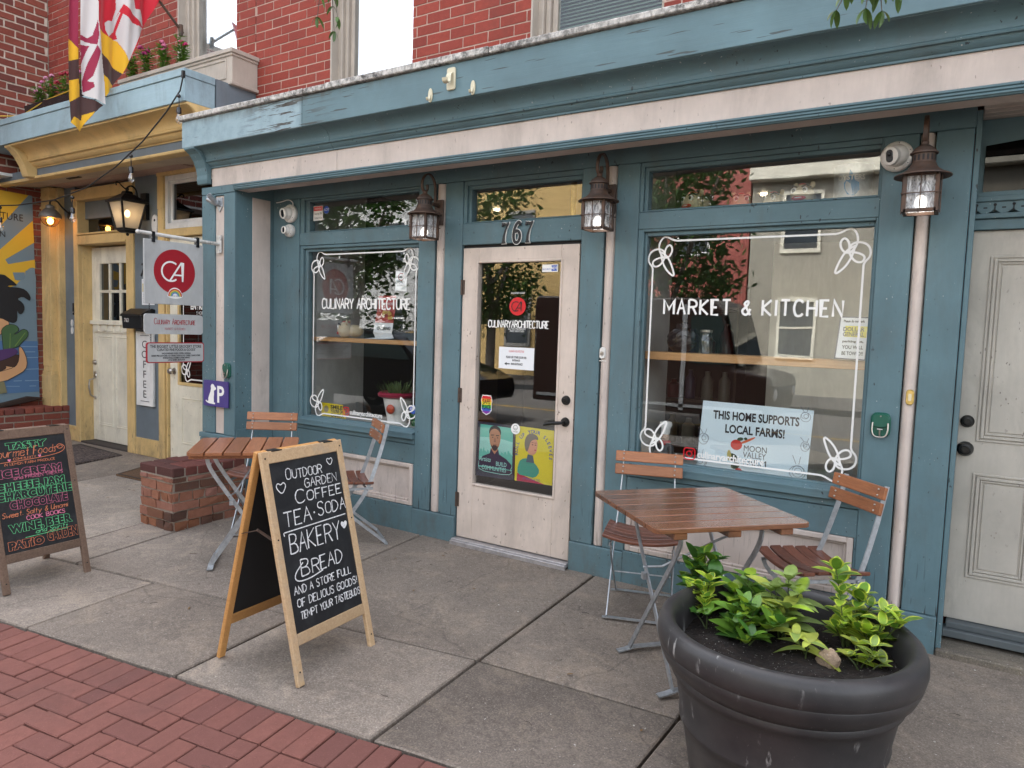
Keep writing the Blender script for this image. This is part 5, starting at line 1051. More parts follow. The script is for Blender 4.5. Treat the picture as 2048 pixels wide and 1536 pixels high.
m.flat([(.478, .465), (.482, .52), (.60, .49), (.70, .468)], M, 4, .0003); m.flat(chaikin([(.482, .51), (.485, .57), (.505, .615), (.56, .63), (.62, .60), (.66, .55), (.62, .50), (.56, .505)], 1, True), M, 0, .0006); m.flat([(.548, .60), (.56, .655), (.60, .65), (.612, .60)], M, 5, .0010)
m.flat(chaikin([(.552, .70), (.556, .665), (.59, .65), (.622, .665), (.632, .70), (.634, .75), (.60, .765), (.56, .755)], 2, True), M, 1, .0013); m.flat(chaikin([(.540, .68), (.530, .73), (.548, .785), (.59, .80), (.632, .785), (.640, .755), (.612, .762), (.580, .745), (.568, .70), (.556, .668)], 2, True), M, 2, .0016)
for a in (.595, .618): m.flat(circ(a, .722, .007, 10, ry=.003), M, 6, .0019); m.ribbon([(a-.009, .735), (a+.008, .737)], .003, M, 6, .0019)
m.ribbon([(.610, .688), (.626, .689)], .006, M, 4, .0019)
for i, ch in enumerate('ROLL UP YOUR SLEEVES'):
    a = pi*(1.06 - 1.12*i/19); px, pz = .603+.122*cos(a), .672+.126*sin(a); T = face_y(px, y-.0004, pz) @ Matrix.Rotation(a-pi/2, 4, 'Z'); text(m, ch, T, .034, 3, bold=.0008)
text(m, '#VACCINATED', face_y(.595, y-.0015, .483), .02, 3, sx=1); m.build('picture', pm, r)
r, y = card('round_sticker', 'round white sticker with a smiling face between the two door posters', 'sticker', circ(.462, .815, .036, 28), .0305, vinyl); m = MB(); M = face_y(.462, y, .818); m.ribbon(circ(0, .006, .016, 18), .0025, M, closed=True); m.ribbon(circ(0, .006, .009, 8, pi*1.1, pi*1.9), .002, M); text(m, 'SANITIZED', face_y(.462, y, .792), .013, fit=.04); m.build('design', ink, r)
r, y = card('security_sticker', 'white and blue security sticker at the top of the front door glass', 'sticker', [(.626, 1.856), (.742, 1.856), (.742, 1.904), (.626, 1.904)], .0305, vinyl); m = MB(); m.flat([(.695, 1.862), (.735, 1.862), (.735, 1.898), (.695, 1.898)], face_y(0, y, 0), 0); text(m, 'ADT', face_y(.715, y-.0005, 1.872), .024, 1, bold=.0006); text(m, 'SECURITY', face_y(.66, y, 1.868), .015, 0); m.build('design', [flat('security_blue', (.02, .08, .40)), vinyl], r)
# things in the windows
r, y = card('farm_sign', 'pale blue farm support sign with vegetables standing in the right window', 'sign', [(1.68, .712), (2.288, .702), (2.304, 1.096), (1.702, 1.103)], .10, flat('pale_blue_card', (.66, .78, .84), .6), th=.004)
m = MB(); text(m, 'THIS HOME SUPPORTS', face_y(2.0, y, 1.005), .066, bold=.0022, fit=.47); text(m, 'LOCAL FARMS!', face_y(2.0, y, .930), .066, bold=.0022, fit=.325)
for t, z in (('MOON', .835), ('VALLEY', .798), ('FARM', .758)): text(m, t, face_y(1.945, y, z), .048, align='LEFT', fit=.125)
M = face_y(0, y, 0)
def blob(x, z, rx, rz, mi, a=0, n=14): m.flat([(x+rx*cos(t)*cos(a)-rz*sin(t)*sin(a), z+rx*cos(t)*sin(a)+rz*sin(t)*cos(a)) for t in [2*pi*k/n for k in range(n)]], M, mi, rnd.uniform(.0001, .0006))
blob(1.905, .865, .033, .030, 1); blob(1.965, .895, .05, .007, 2, .5); blob(1.925, .90, .018, .010, 3, .2); blob(1.955, .905, .010, .008, 3); blob(1.89, .79, .028, .022, 3, -.6); blob(1.868, .80, .012, .032, 4, .1); blob(1.905, .745, .026, .018, 3, .4); blob(1.925, .718, .020, .016, 1); blob(1.955, .709, .018, .006, 3)
for px, pz, rr in ((1.72, .885, .028), (1.705, .745, .036), (2.265, 1.06, .026), (2.24, .755, .042), (2.275, .90, .022)):
    for q in range(3): m.ribbon(circ(px+rnd.uniform(-.006, .006), pz+rnd.uniform(-.006, .006), rr*(1-.28*q), 14, ry=rr*rnd.uniform(.8, 1.2)*(1-.28*q)), .0028, M, 5, closed=True)
    m.ribbon([(px-.01, pz+rr), (px-.03, pz+rr*2.1)], .003, M, 5); m.ribbon([(px+.005, pz+rr), (px+.012, pz+rr*2.0)], .003, M, 5)
m.build('design', [ink, flat('tomato_print', (.58, .03, .02)), flat('carrot_print', (.62, .12, .04)), flat('squash_print', (.03, .06, .025)), flat('gourd_print', (.50, .42, .12)), flat('grey_line_print', (.22, .25, .28))], r)
r, y = card('parking_notice', 'white towing notice with a yellow panel at the right edge of the right window', 'notice', [(2.385, 1.38), (2.535, 1.376), (2.545, 1.60), (2.402, 1.602)], .10, flat('dark_frame_print', (.10, .10, .13)), th=.004)
m = MB(); M = face_y(0, y, 0); m.flat([(2.392, 1.386), (2.53, 1.382), (2.539, 1.594), (2.408, 1.596)], M, 0); m.flat([(2.428, 1.497), (2.532, 1.494), (2.534, 1.552), (2.430, 1.554)], M, 1, .0004)
for t, z, h, mi in (('Please do not park', 1.572, .018, 2), ('DOLLAR', 1.526, .03, 2), ('GENERAL', 1.500, .03, 2), ('parking lot,', 1.468, .016, 2), ('YOU WILL', 1.434, .026, 2), ('BE TOWED!!', 1.402, .026, 2)): text(m, t, face_y(2.470, y-.0008, z), h, mi, fit=.10, bold=.0007)
m.build('design', [paper, flat('notice_yellow', (.70, .60, .02)), ink], r)
r, y = card('camera_warning_sign', 'yellow SMILE camera warning card low in the left window corner', 'sign', [(-1.45, .721), (-1.168, .716), (-1.212, .833), (-1.468, .834)], .085, flat('warning_yellow', (.68, .52, .01), .5)); m = MB()
for t, z, h in (('SMILE!', .793, .04), ("YOU'RE ON", .762, .036), ('CAMERA', .728, .036)): text(m, t, face_y(-1.275, y, z), h, bold=.0016, fit=.15)
m.flat(circ(-1.40, .785, .028, 14), face_y(0, y, 0), 1); m.build('design', [ink, flat('grey_print', (.3, .25, .15))], r)
r = thing('catering_poster', 'red catering leaflet curling on the pine shelf of the left window', 'leaflet', (-.93, .2, 1.37), world=True)
m = MB(); P = [(.20, 1.372), (.27, 1.380), (.24, 1.42), (.25, 1.5), (.26, 1.6), (.26, 1.715)]; vs = []
for i, (yy, zz) in enumerate(P): xs = (-1.05+.012*(zz-1.37)*20*.5, -.85+.012*(zz-1.37)*20*.3); vs += [(xs[0], yy-.06*(i == 0), zz), (xs[1], yy-.06*(i == 0), zz)]
for i in range(5): m.add([vs[2*i], vs[2*i+1], vs[2*i+3], vs[2*i+2]], [(0, 1, 2, 3)], 0 if i >= 3 else 1)
m.build('sheet', [flat('brick_red_print', (.42, .05, .05)), paper], r)
m = MB(); text(m, 'CATERING', face_y(-.93, .234, 1.445), .035, bold=.001, shear=.15, fit=.14); text(m, 'HAPPY MOUTHFULS', face_y(-.885, .245, 1.64), .03, 1, fit=.12)
for i in range(12): m.flat(circ(-.90+rnd.uniform(-.05, .05), 1.56+rnd.uniform(-.03, .03), .014, 9), face_y(0, .246-.0004*i, 0), 2)
m.build('design', [ink, vinyl, flat('food_print', (.60, .38, .10))], r)
r, y = card('dog_notice', 'small white no dogs notice near the top right of the left window', 'notice', [(-.668, 1.745), (-.562, 1.738), (-.558, 1.88), (-.668, 1.888)], .075, paper); m = MB(); M = face_y(0, y, 0); m.ribbon(circ(-.613, 1.845, .026, 20), .006, M, 1, closed=True); m.flat([(-.632, 1.838), (-.60, 1.838), (-.594, 1.852), (-.606, 1.852), (-.628, 1.85)], M, 0); text(m, 'NO PETS', face_y(-.613, y, 1.795), .028, fit=.07); text(m, 'SERVICE ANIMALS ONLY', face_y(-.613, y, 1.775), .02, fit=.08); m.build('design', [ink, darkred], r)
r, y = card('warning_sticker', 'white and red warning sticker in the small window above the left window', 'sticker', [(-1.548, 2.305), (-1.44, 2.305), (-1.44, 2.42), (-1.548, 2.42)], .0605, vinyl); m = MB(); m.flat([(-1.544, 2.382), (-1.444, 2.382), (-1.444, 2.416), (-1.544, 2.416)], face_y(0, y, 0), 1); text(m, 'WARNING', face_y(-1.494, y-.0006, 2.39), .026, 2, fit=.085); text(m, 'Security 24h', face_y(-1.494, y, 2.352), .026, 0, fit=.085); text(m, 'Cameras In Use', face_y(-1.494, y, 2.318), .026, 0, fit=.085); m.build('design', [ink, red_v, vinyl], r)
r, y = card('octagon_sticker', 'blue octagonal security sticker beside the red and white warning sticker', 'sticker', circ(-1.40, 2.385, .032, 8), .0605, flat('security_blue', (.02, .08, .40))); m = MB(); text(m, 'ADT', face_y(-1.40, y, 2.376), .03, shear=.2); m.build('lettering', vinyl, r)
r, y = card('octagon_sticker', 'blue octagonal security sticker at the lower right of the left window', 'sticker', circ(-.455, .865, .036, 8), .0565, flat('security_blue', (.02, .08, .40))); m = MB(); text(m, 'ADT', face_y(-.455, y, .855), .034, shear=.2); m.build('lettering', vinyl, r)
def tiger_doll(x, y, z, s, rot, label):
    r = thing('papier_mache_doll', label, 'doll', (x, y, z), rot, group='painted papier mache animal dolls'); skin = flat('doll_cream', (.50, .42, .28), .5)
    m = MB(); m.ball((0, -.01*s, .055*s), (.062*s, .055*s, .058*s), 18, 12); m.ball((0, .06*s, .05*s), (.045*s, .06*s, .045*s), 14, 10); m.ball((-.045*s, .01*s, .11*s), (.016*s, .01*s, .02*s), 8, 6); m.ball((.045*s, .01*s, .11*s), (.016*s, .01*s, .02*s), 8, 6); m.build('body', skin, r, smooth=60)
    m = MB(); m.ball((0, -.056*s, .033*s), (.040*s, .012*s, .013*s), 14, 8); m.ball((0, -.004*s, .112*s), (.02*s, .03*s, .008*s), 10, 6); m.build('red_mouth', flat('doll_red', (.45, .01, .015), .4), r, smooth=60)
    m = MB(); m.ball((0, -.068*s, .034*s), (.022*s, .003*s, .003*s), 10, 6)
    for k in (-1, 1): m.ball((k*.030*s, -.053*s, .075*s), (.017*s, .008*s, .017*s), 12, 8)
    m.build('eye_white', vinyl, r, smooth=60); m = MB()
    for k in (-1, 1): m.ball((k*.030*s, -.060*s, .075*s), (.010*s, .004*s, .010*s), 10, 8); m.tube([(k*.012*s, -.055*s, .092*s), (k*.035*s, -.05*s, .102*s), (k*.055*s, -.03*s, .09*s)], .004*s, 6)
    m.build('pupil', ink, r)
tiger_doll(1.545, .22, 2.206, 1.05, -.5, 'cream doll with a wide red mouth, leftmost above the right window'); tiger_doll(2.16, .20, 2.206, 1.0, -.2, 'cream doll with a red crest beside the oyster tin above the right window'); tiger_doll(1.80, .30, 2.206, .95, .3, 'half-hidden cream doll, second from the left above the right window'); tiger_doll(1.98, .33, 2.206, .95, -.4, 'half-hidden cream doll between two others above the right window'); tiger_doll(-1.33, .23, 1.369, 1.15, -1.0, 'cream animal doll lying on the pine shelf of the left window')
r = thing('oyster_tin', 'large silver oyster tin with a blue map shape above the right window', 'tin', (2.40, .26, 2.206)); m = MB(); m.lathe([(.095, 0), (.098, .004), (.095, .01), (.095, .19), (.098, .196), (.095, .20)], 28); m.build('can', metal_mat('pale_tin', (.42, .46, .50), .4, .5), r, smooth=40)
m = MB(); T = face_y(0, -.0965, 0); m.flat([(-.015, .04), (.02, .03), (.045, .06), (.04, .10), (.02, .11), (.005, .15), (-.008, .17), (-.012, .13), (-.035, .10), (-.03, .07)], T, 1); text(m, 'OYSTERS', face_y(-.0, -.0972, .115), .035, 0, bold=.001, fit=.14); m.v = [Vector((.096*sin(v.x/.096), -.0962*cos(v.x/.096)-.0005*(v.y < -.097), v.z)) for v in m.v]; m.build('label', [vinyl, flat('map_blue', (.03, .20, .42))], r)
r = thing('glass_jar', 'clear glass jar on the pine shelf of the right window', 'jar', (1.66, .22, 1.373)); m = MB(); m.lathe([(.036, 0), (.04, .01), (.04, .09), (.032, .105), (.034, .125)], 20); m.build('jar', glass_clear, r, smooth=40); MB().lathe([(.036, .126), (.037, .14), (0, .142)], 18).build('lid', nickel, r)
r = thing('black_bag', 'crumpled black plastic bag on the pine shelf of the right window', 'bag', (1.50, .25, 1.373)); m = MB(); m.ball((0, 0, .07), (.09, .06, .075), 18, 12); m.ball((.01, 0, .15), (.045, .04, .03), 10, 8); m.v = [v*(1+rnd.uniform(-.10, .10)) for v in m.v]; m.build('bag', plastic_b, r)
r = thing('chef_figurine', 'small chef figurine in a white toque in the corner of the right window', 'figurine', (1.445, .20, .70)); m = MB(); m.lathe([(.05, 0), (.056, .03), (.05, .08), (.035, .115), (.016, .125)], 18); m.ball((-.045, -.02, .07), (.02, .025, .04), 10, 8); m.ball((.045, -.02, .07), (.02, .025, .04), 10, 8); m.build('body', flat('grey_jacket', (.06, .065, .07), .6), r, smooth=50)
m = MB(); m.ball((0, -.004, .15), (.026, .027, .033), 14, 10); m.ball((0, -.031, .148), (.005, .006, .008), 8, 6); m.build('head', flat('figurine_skin', (.50, .33, .24), .5), r, smooth=60)
m = MB(); m.lathe([(.027, .168), (.029, .20), (.040, .225), (.036, .242), (0, .25)], 16); m.build('toque', vinyl, r, smooth=50); m = MB(); m.lathe([(.03, .112), (.036, .12), (.028, .13)], 14); m.ball((.0, -.034, .112), (.018, .008, .014), 8, 6); m.build('neckerchief', darkred, r, smooth=50)
m = MB()
for k in (-1, 1): m.ball((k*.010, -.030, .157), (.003, .002, .003), 6, 5); m.tube([(0, -.034, .142), (k*.012, -.03, .139)], .0018, 5)
m.build('face_mark', ink, r)
r = thing('red_bowl', 'white footed bowl with a red rim and herbs, low in the left window', 'bowl', (-.86, .34, .70)); m = MB(); m.lathe([(.085, 0), (.08, .02), (.095, .10), (.115, .20)], 24); m.build('bowl', vinyl, r, smooth=40); m = MB(); m.lathe([(.115, .20), (.155, .215), (.16, .235), (.145, .25), (.11, .24)], 24); m.build('rim', flat('bowl_red', (.30, .02, .05), .3), r, smooth=50); m = MB(); m.ball((.03, -.115, .12), (.042, .02, .038), 14, 10); m.build('tomato', flat('tomato_red', (.50, .06, .02), .35), r, smooth=60)
m = MB()
for i in range(90):
    a = rnd.uniform(0, 6.28); q = rnd.uniform(.02, .14); l = rnd.uniform(.04, .12); p = Vector((q*cos(a), q*sin(a), .235)); d = Vector((cos(a)*.6, sin(a)*.6, 1)).normalized()*l; s = Vector((-sin(a), cos(a), 0))*.006; m.add([p-s, p+s, p+d+s*.4, p+d-s*.4], [(0, 1, 2, 3)])
m.build('herbs', flat('herb_green', (.10, .16, .05), .6), r)
r = thing('berry_basket', 'small green berry basket beside the red-rimmed bowl in the left window', 'basket', (-.64, .33, .70)); m = MB(); m.lathe([(.06, 0), (.085, .075), (.09, .08), (.08, .075), (.055, .01)], 4); m.build('basket', flat('basket_green', (.05, .22, .08), .5), r)
r = thing('eggplant', 'dark purple eggplant at the right end of the left window ledge', 'eggplant', (-.50, .28, .745)); m = MB(); m.ball((0, 0, 0), (.055, .05, .045), 16, 10); m.ball((-.02, 0, .06), (.03, .03, .05), 12, 8); m.build('fruit', flat('eggplant_skin', (.05, .015, .03), .25), r, smooth=60)
for (xx, yy, lab) in ((-1.25, 1.6, 'tall dark goods shelf deep inside behind the left window'), (.95, 2.2, 'tall dark goods shelf deep inside behind the front door')):
    r = thing('goods_shelf', lab, 'shelf', (xx, yy, 0)); m = MB()
    for z in (.1, .5, .9, 1.3, 1.7): m.box(-.4, .4, -.15, .15, z, z+.025)
    m.box(-.42, -.4, -.15, .15, 0, 1.9); m.box(.4, .42, -.15, .15, 0, 1.9); m.build('rack', flat('dark_rack', (.06, .045, .03)), r)
    for z in (.525, .925, 1.325):
        for k in range(5):
            m = MB(); w = rnd.uniform(.045, .06); h = rnd.uniform(.14, .26); m.lathe([(w, 0), (w, h*.7), (w*.45, h*.85), (w*.45, h), (0, h)], 10, (-.3+k*.15, -.05, z)); c = rnd.choice([(.12, .08, .03), (.10, .012, .012), (.02, .05, .02), (.22, .2, .15), (.04, .03, .08)]); m.build('bottle', flat('goods_%d%d%d' % tuple(int(q*100) for q in c), c, .3), r, smooth=40)
# small things on the neighbour's front
r = thing('mailbox', 'black metal mailbox with a sloping lid on the slate wall', 'mailbox', (-4.6, .40, 1.38), world=True); m = MB(); m.prism([(.40, 1.36), (.26, 1.36), (.25, 1.50), (.40, 1.50)], -4.74, -4.36, 'x'); m.build('box', blackm, r, bevel=.006); m = MB(); m.prism([(.40, 1.57), (.36, 1.58), (.24, 1.515), (.235, 1.49), (.40, 1.50)], -4.75, -4.35, 'x'); m.build('lid', blackm, r, bevel=.004); m = MB(); text(m, '763', face_y(-4.64, .248, 1.43), .06); m.build('lettering', vinyl, r)
r = thing('coffee_sign', 'tall white board reading COFFEE downwards on the slate wall', 'sign', (-4.50, .39, .53), world=True); m = MB(); m.box(-4.665, -4.345, .37, .395, .525, 1.33); ring(m, -4.665, -4.345, .525, 1.33, .012, .012, .012, .012, .364, .372); m.build('board', white_p, r, bevel=.004); m = MB()
for i, ch in enumerate('COFFEE'): text(m, ch, face_y(-4.51, .3685, 1.155-.108*i), .115, sx=1.25)
for z in (.575, 1.29): m.ribbon([(-4.59, z), (-4.42, z)], .006, face_y(0, .3685, 0))
m.build('lettering', ink, r)
r, y = card('paper_notice', 'white printed notice on the slate wall above the mailbox', 'notice', [(-4.60, 1.62), (-4.36, 1.62), (-4.36, 1.90), (-4.60, 1.90)], .398, paper); m = MB(); m.flat([(-4.585, 1.76), (-4.555, 1.76), (-4.555, 1.85), (-4.585, 1.85)], face_y(0, y, 0), 1)
for z in (1.88, 1.73, 1.71, 1.69): m.ribbon([(-4.58, z), (-4.40, z)], .005, face_y(0, y, 0), 0)
m.build('design', [flat('grey_print2', (.25, .27, .28)), flat('gold_print', (.55, .42, .06))], r)
m = MB(); text(m, '7', face_y(-4.585, .396, 1.93), .2, shear=.25, ext=.004, bold=.002); tag(m.build('house_number', ink), 'black numeral 7 on the slate wall above the white notice', 'house number')
r = thing('doorbell', 'pair of small white oval buttons on the slate wall left of the first cream door', 'doorbell', (-6.08, .39, 1.34), world=True)
for z in (1.30, 1.39): MB().prism(circ(-6.08, z, .018, 16, ry=.042), .385, .402, 'y').build('button', plastic_w, r)
r = thing('intercom', 'narrow black intercom on the slate wall above the white oval buttons', 'intercom', (-6.02, .39, 1.55), world=True); MB().box(-6.045, -6.005, .38, .402, 1.49, 1.63).build('housing', plastic_b, r, bevel=.004); m = MB(); m.lathe([(.009, -.003), (.009, 0)], 12, (-6.025, .38, 1.52), axis='y'); m.build('button', nickel, r)
r = thing('wall_socket_cover', 'cream oval cover plate on the slate wall right of the black lantern', 'cover', (-4.30, .39, 2.45), world=True); MB().prism(circ(-4.33, 2.47, .05, 20, ry=.10), .378, .402, 'y').build('plate', white_p, r, bevel=.004); m = MB(); m.lathe([(.014, -.002), (.014, 0)], 12, (-4.32, .378, 2.51), axis='y'); m.build('hole', black, r)
# ------------------------------------------------------------------ cafe furniture
def make_table(name, label, n_slats, L, Wd, H, tm, gap, loc, rot):
    r = thing(name, label, 'table', loc, rot, group='folding slatted cafe tables'); w = (Wd-gap*(n_slats-1))/n_slats; m = MB(); th = .022
    for i in range(n_slats):
        y0 = -Wd/2 + i*(w+gap); y1 = y0+w
        c = .028 if i in (0, n_slats-1) else .0
        P = [(-L/2+(c if i == 0 else 0), y0), (L/2-(c if i == 0 else 0), y0)]
        if i == 0: P += [(L/2-c*.3, y0+c*.3), (L/2, y0+c)]
        P += [(L/2, y1-(c if i == n_slats-1 else 0))]
        if i == n_slats-1: P += [(L/2-c*.3, y1-c*.3), (L/2-c, y1), (-L/2+c, y1), (-L/2+c*.3, y1-c*.3), (-L/2, y1-c)]
        else: P += [(-L/2, y1)]
        if i == 0: P += [(-L/2, y0+c), (-L/2+c*.3, y0+c*.3)]
        m.prism(P, H-th, H, 'z')
    m.build('tabletop', tm, r, bevel=.003, seg=2)
    for x in (-L*.34, 0, L*.34): MB().box(x-.03, x+.03, -Wd/2+.004, Wd/2-.004, H-th-.028, H-th-.001).build('batten', tm, r, bevel=.003)
    X = L*.5-.17; hw = Wd*.34
    for sx in (-1, 1):
        for k, dx in ((-1, 0), (1, .009)):
            m = MB(); P = chaikin([(sx*X+dx, k*hw*1.05, H-th-.03), (sx*X+dx, k*hw*1.0, H-.12), (sx*X+dx, k*hw*.55, H-.27), (sx*X+dx, 0, H*.42), (sx*X+dx, -k*hw*.93, .02)], 2); m.path_bar(P, .007, .024, (1, 0, 0)); m.ball((sx*X+dx+.005, k*hw*.55, H-.27), .008, 8, 6)
            m.ball((sx*X+dx+.005, k*hw*.95, H-.10), .007, 8, 6); m.build('leg', galv, r)
    for k in (-1, 1):
        m = MB(); m.path_bar([(-X-.06, k*hw*.93, .006), (-X-.02, k*hw*.93, .012), (-X+.02, k*hw*.93, .022), (X-.02, k*hw*.93, .022), (X+.02, k*hw*.93, .012), (X+.06, k*hw*.93, .006)], .034, .006, (0, 1, 0)); m.build('foot_rail', galv, r)
    m = MB(); m.tube([(-X, hw*.45, H-.31), (-X+.08, hw*.3, H-.30), (X-.08, -hw*.1, H-.16), (X, -hw*.2, H-.12)], .006, 6); m.box(-X-.012, -X+.016, hw*.30, hw*.42, H-.36, H-.33); m.box(X-.012, X+.016, -hw*.42, -hw*.30, H-.36, H-.33); m.build('stay', galv, r)
    return r
make_table('cafe_table', 'larger worn brown slatted table in front of the right window', 7, .72, .68, .765, teak_d, .006, (1.975, -.842, gz(0, -.842)), radians(47))
make_table('cafe_table', 'smaller orange-brown slatted table with wide gaps beside the low brick wall', 6, .585, .62, .755, teak, .009, (-.86, -1.085, gz(0, -1.085)), radians(47+90))
def make_chair(name, label, tm, ts, loc, rot):
    r = thing(name, label, 'chair', loc, rot, group='folding slatted cafe chairs'); m = MB(); n = 10
    for k in range(5):
        y0 = -.205 + k*.071; y1 = y0+.060; vs = []
        for i in range(n+1):
            x = -.205+.41*i/n; z = .415+.030*(x/.205)**2 - .006*(k-2)/2
            if k == 0: z -= .006
            vs += [(x, y0, z), (x, y1, z), (x, y1, z+.018), (x, y0, z+.018)]
        fs = [(0, 1, 2, 3), tuple(4*n+q for q in (3, 2, 1, 0))]
        for i in range(n):
            for q in range(4): fs.append((4*i+q, 4*i+(q+1) % 4, 4*i+4+(q+1) % 4, 4*i+4+q))
        m.add(vs, fs)
    m.build('seat', ts, r, bevel=.004)
    m = MB(); rv = MB()
    for zc in (.815, .742):
        yc = .232 - (.86-zc)*.22; T = Matrix.Translation((0, yc-.012, zc)) @ Matrix.Rotation(-.19, 4, 'X'); m.M = T; rv.M = T; n = 8; vs = []
        for i in range(n+1):
            x = -.19+.38*i/n; b = .012*(x/.19)**2*-1
            vs += [(x, b-.009, -.030), (x, b+.009, -.030), (x, b+.009, .030), (x, b-.009, .030)]
        fs = [(0, 3, 2, 1), tuple(4*n+q for q in (0, 1, 2, 3))]
        for i in range(n):
            for q in range(4): fs.append((4*i+q, 4*i+(q+1) % 4, 4*i+4+(q+1) % 4, 4*i+4+q))
        m.add(vs, fs)
        for sx in (-1, 1):
            for dz in (-.014, .014): rv.ball((sx*.145, -.0175, dz), .0052, 8, 6); rv.ball((sx*.145, .006, dz), .0052, 8, 6)
    b = m.build('backrest', tm, r, bevel=.004); rv.build('rivet', nickel, b)
    for sx in (-1, 1):
        x = sx*.155; P = chaikin([(x*.95, .237, .845), (x*.95, .21, .72), (x, .165, .57), (x*1.05, .12, .44), (x*1.08, .065, .33), (x*1.08, -.06, .17), (x*1.08, -.185, .012)], 2); m = MB(); m.path_bar(P, .006, .026, (1, 0, 0)); m.ball((x*1.08+sx*.004, .10, .40), .009, 8, 6); m.build('leg', galv, r)
        q = sx*.160; P = chaikin([(q, -.19, .405), (q, -.17, .36), (q, -.05, .25), (q, .08, .14), (q, .19, .05), (q, .235, .012)], 2); m = MB(); m.path_bar(P, .006, .020, (1, 0, 0)); m.build('leg', galv, r)
        m = MB(); m.path_bar([(sx*.165, -.20, .408), (sx*.165, 0, .402), (sx*.165, .14, .402)], .006, .016, (1, 0, 0)); m.build('seat_rail', galv, r)
    for y in (-.187, .236): m = MB(); m.path_bar([(-.19, y, .006), (-.15, y, .010), (.15, y, .010), (.19, y, .006)], .022, .006, (0, 1, 0)); m.build('floor_bar', galv, r)
    m = MB(); m.tube([(-.172, .10, .395), (.172, .10, .395)], .006, 8); m.tube([(-.168, .0, .20), (.168, .0, .20)], .004, 6); m.build('stretcher', galv, r)
    return r
make_chair('cafe_chair', 'slatted chair facing the street behind the larger table, back to the right window', teak, teak_s, (1.543, -.335, gz(0, -.33)), radians(18))
make_chair('cafe_chair', 'slatted chair seen from its side between the larger table and the grey side door', teak, teak_s, (2.425, -.30, gz(0, -.3)), radians(-47))
make_chair('cafe_chair', 'slatted chair behind the smaller table, backed against the pilaster recess', teak, teak_s, (-1.317, -.597, gz(0, -.6)), radians(33))
make_chair('cafe_chair', 'slatted chair under the left window, half hidden by the pale A-frame sign', teak, teak_s, (-.635, -.41, gz(0, -.41)), radians(-36))

# ------------------------------------------------------------------ A-frame chalkboards
def aframe(name, label, loc, rot, W2, H, spread, fm, fside, write):
    r = thing(name, label, 'A-frame sign', loc, rot)
    L = math.hypot(H, spread)
    for k, nm in ((1, 'front'), (-1, 'back')):
        up = Vector((-k*spread, 0, H)).normalized(); s = Vector((0, 1, 0)); nrm = s.cross(up)*1
        if nrm.x*k < 0: s = -s; nrm = s.cross(up)
        T = Matrix(((s.x, up.x, nrm.x, k*(spread+.012)), (s.y, up.y, nrm.y, 0), (s.z, up.z, nrm.z, 0), (0, 0, 0, 1)))
        m = MB(); m.M = T; h = W2/2; st = .036
        m.box(-h, -h+st, 0, L, -.011, .011); m.box(h-st, h, 0, L, -.011, .011); m.box(-h+st, h-st, L-.055, L, -.0105, .0105); m.box(-h+st, h-st, .165, .215, -.0105, .0105)
        f = m.build(nm+'_frame', [fm if k == 1 else fside], r, bevel=.003)
        m = MB(); m.M = T; m.box(-h+st-.003, h-st+.003, .212, L-.052, -.004, .003); b = m.build(nm+'_board', slate if k == 1 else black, r)
        if k == 1:
            m = MB(); write(m, T @ Matrix.Translation((0, 0, .0045)), -h+st, h-st, .215, L-.055); m.build('writing', [ck_w, ck_g, ck_p, ck_o, ck_k], b)
            m = MB(); m.M = T
            for q in (-h+.018, h-.018):
                for zz in (.06, L*.62, L-.03): m.lathe([(.004, .011), (.004, .0125), (0, .013)], 8, (q, zz, 0))
            m.build('screw', blackm, f)
    for y in (-W2/2+.008, W2/2-.008):
        m = MB(); z = H*.62; x = spread*.40; m.bar((x, y, z), (0, y, z+.03), .003, .016, (0, 1, 0)); m.bar((-x, y, z), (0, y, z+.03), .003, .016, (0, 1, 0)); m.ball((0, y, z+.03), .007); m.ball((x, y, z), .006); m.build('folding_stay', rusty, r)
    m = MB()
    for y in (-W2*.32, W2*.32): m.box(-.024, .024, y-.03, y+.03, H-.002, H+.002)
    m.build('hinge', blackm, r)
    return r
def heart(mb, T, x, y, s, w, m=0, fill=False):
    P = chaikin([(0, -.9), (-.75, -.1), (-.9, .45), (-.5, .85), (0, .45), (.5, .85), (.9, .45), (.75, -.1)], 2, True); P = [(x+a*s, y+b*s) for a, b in P]
    if fill: mb.flat(P, T, m)
    else: mb.ribbon(P, w, T, m, closed=True)
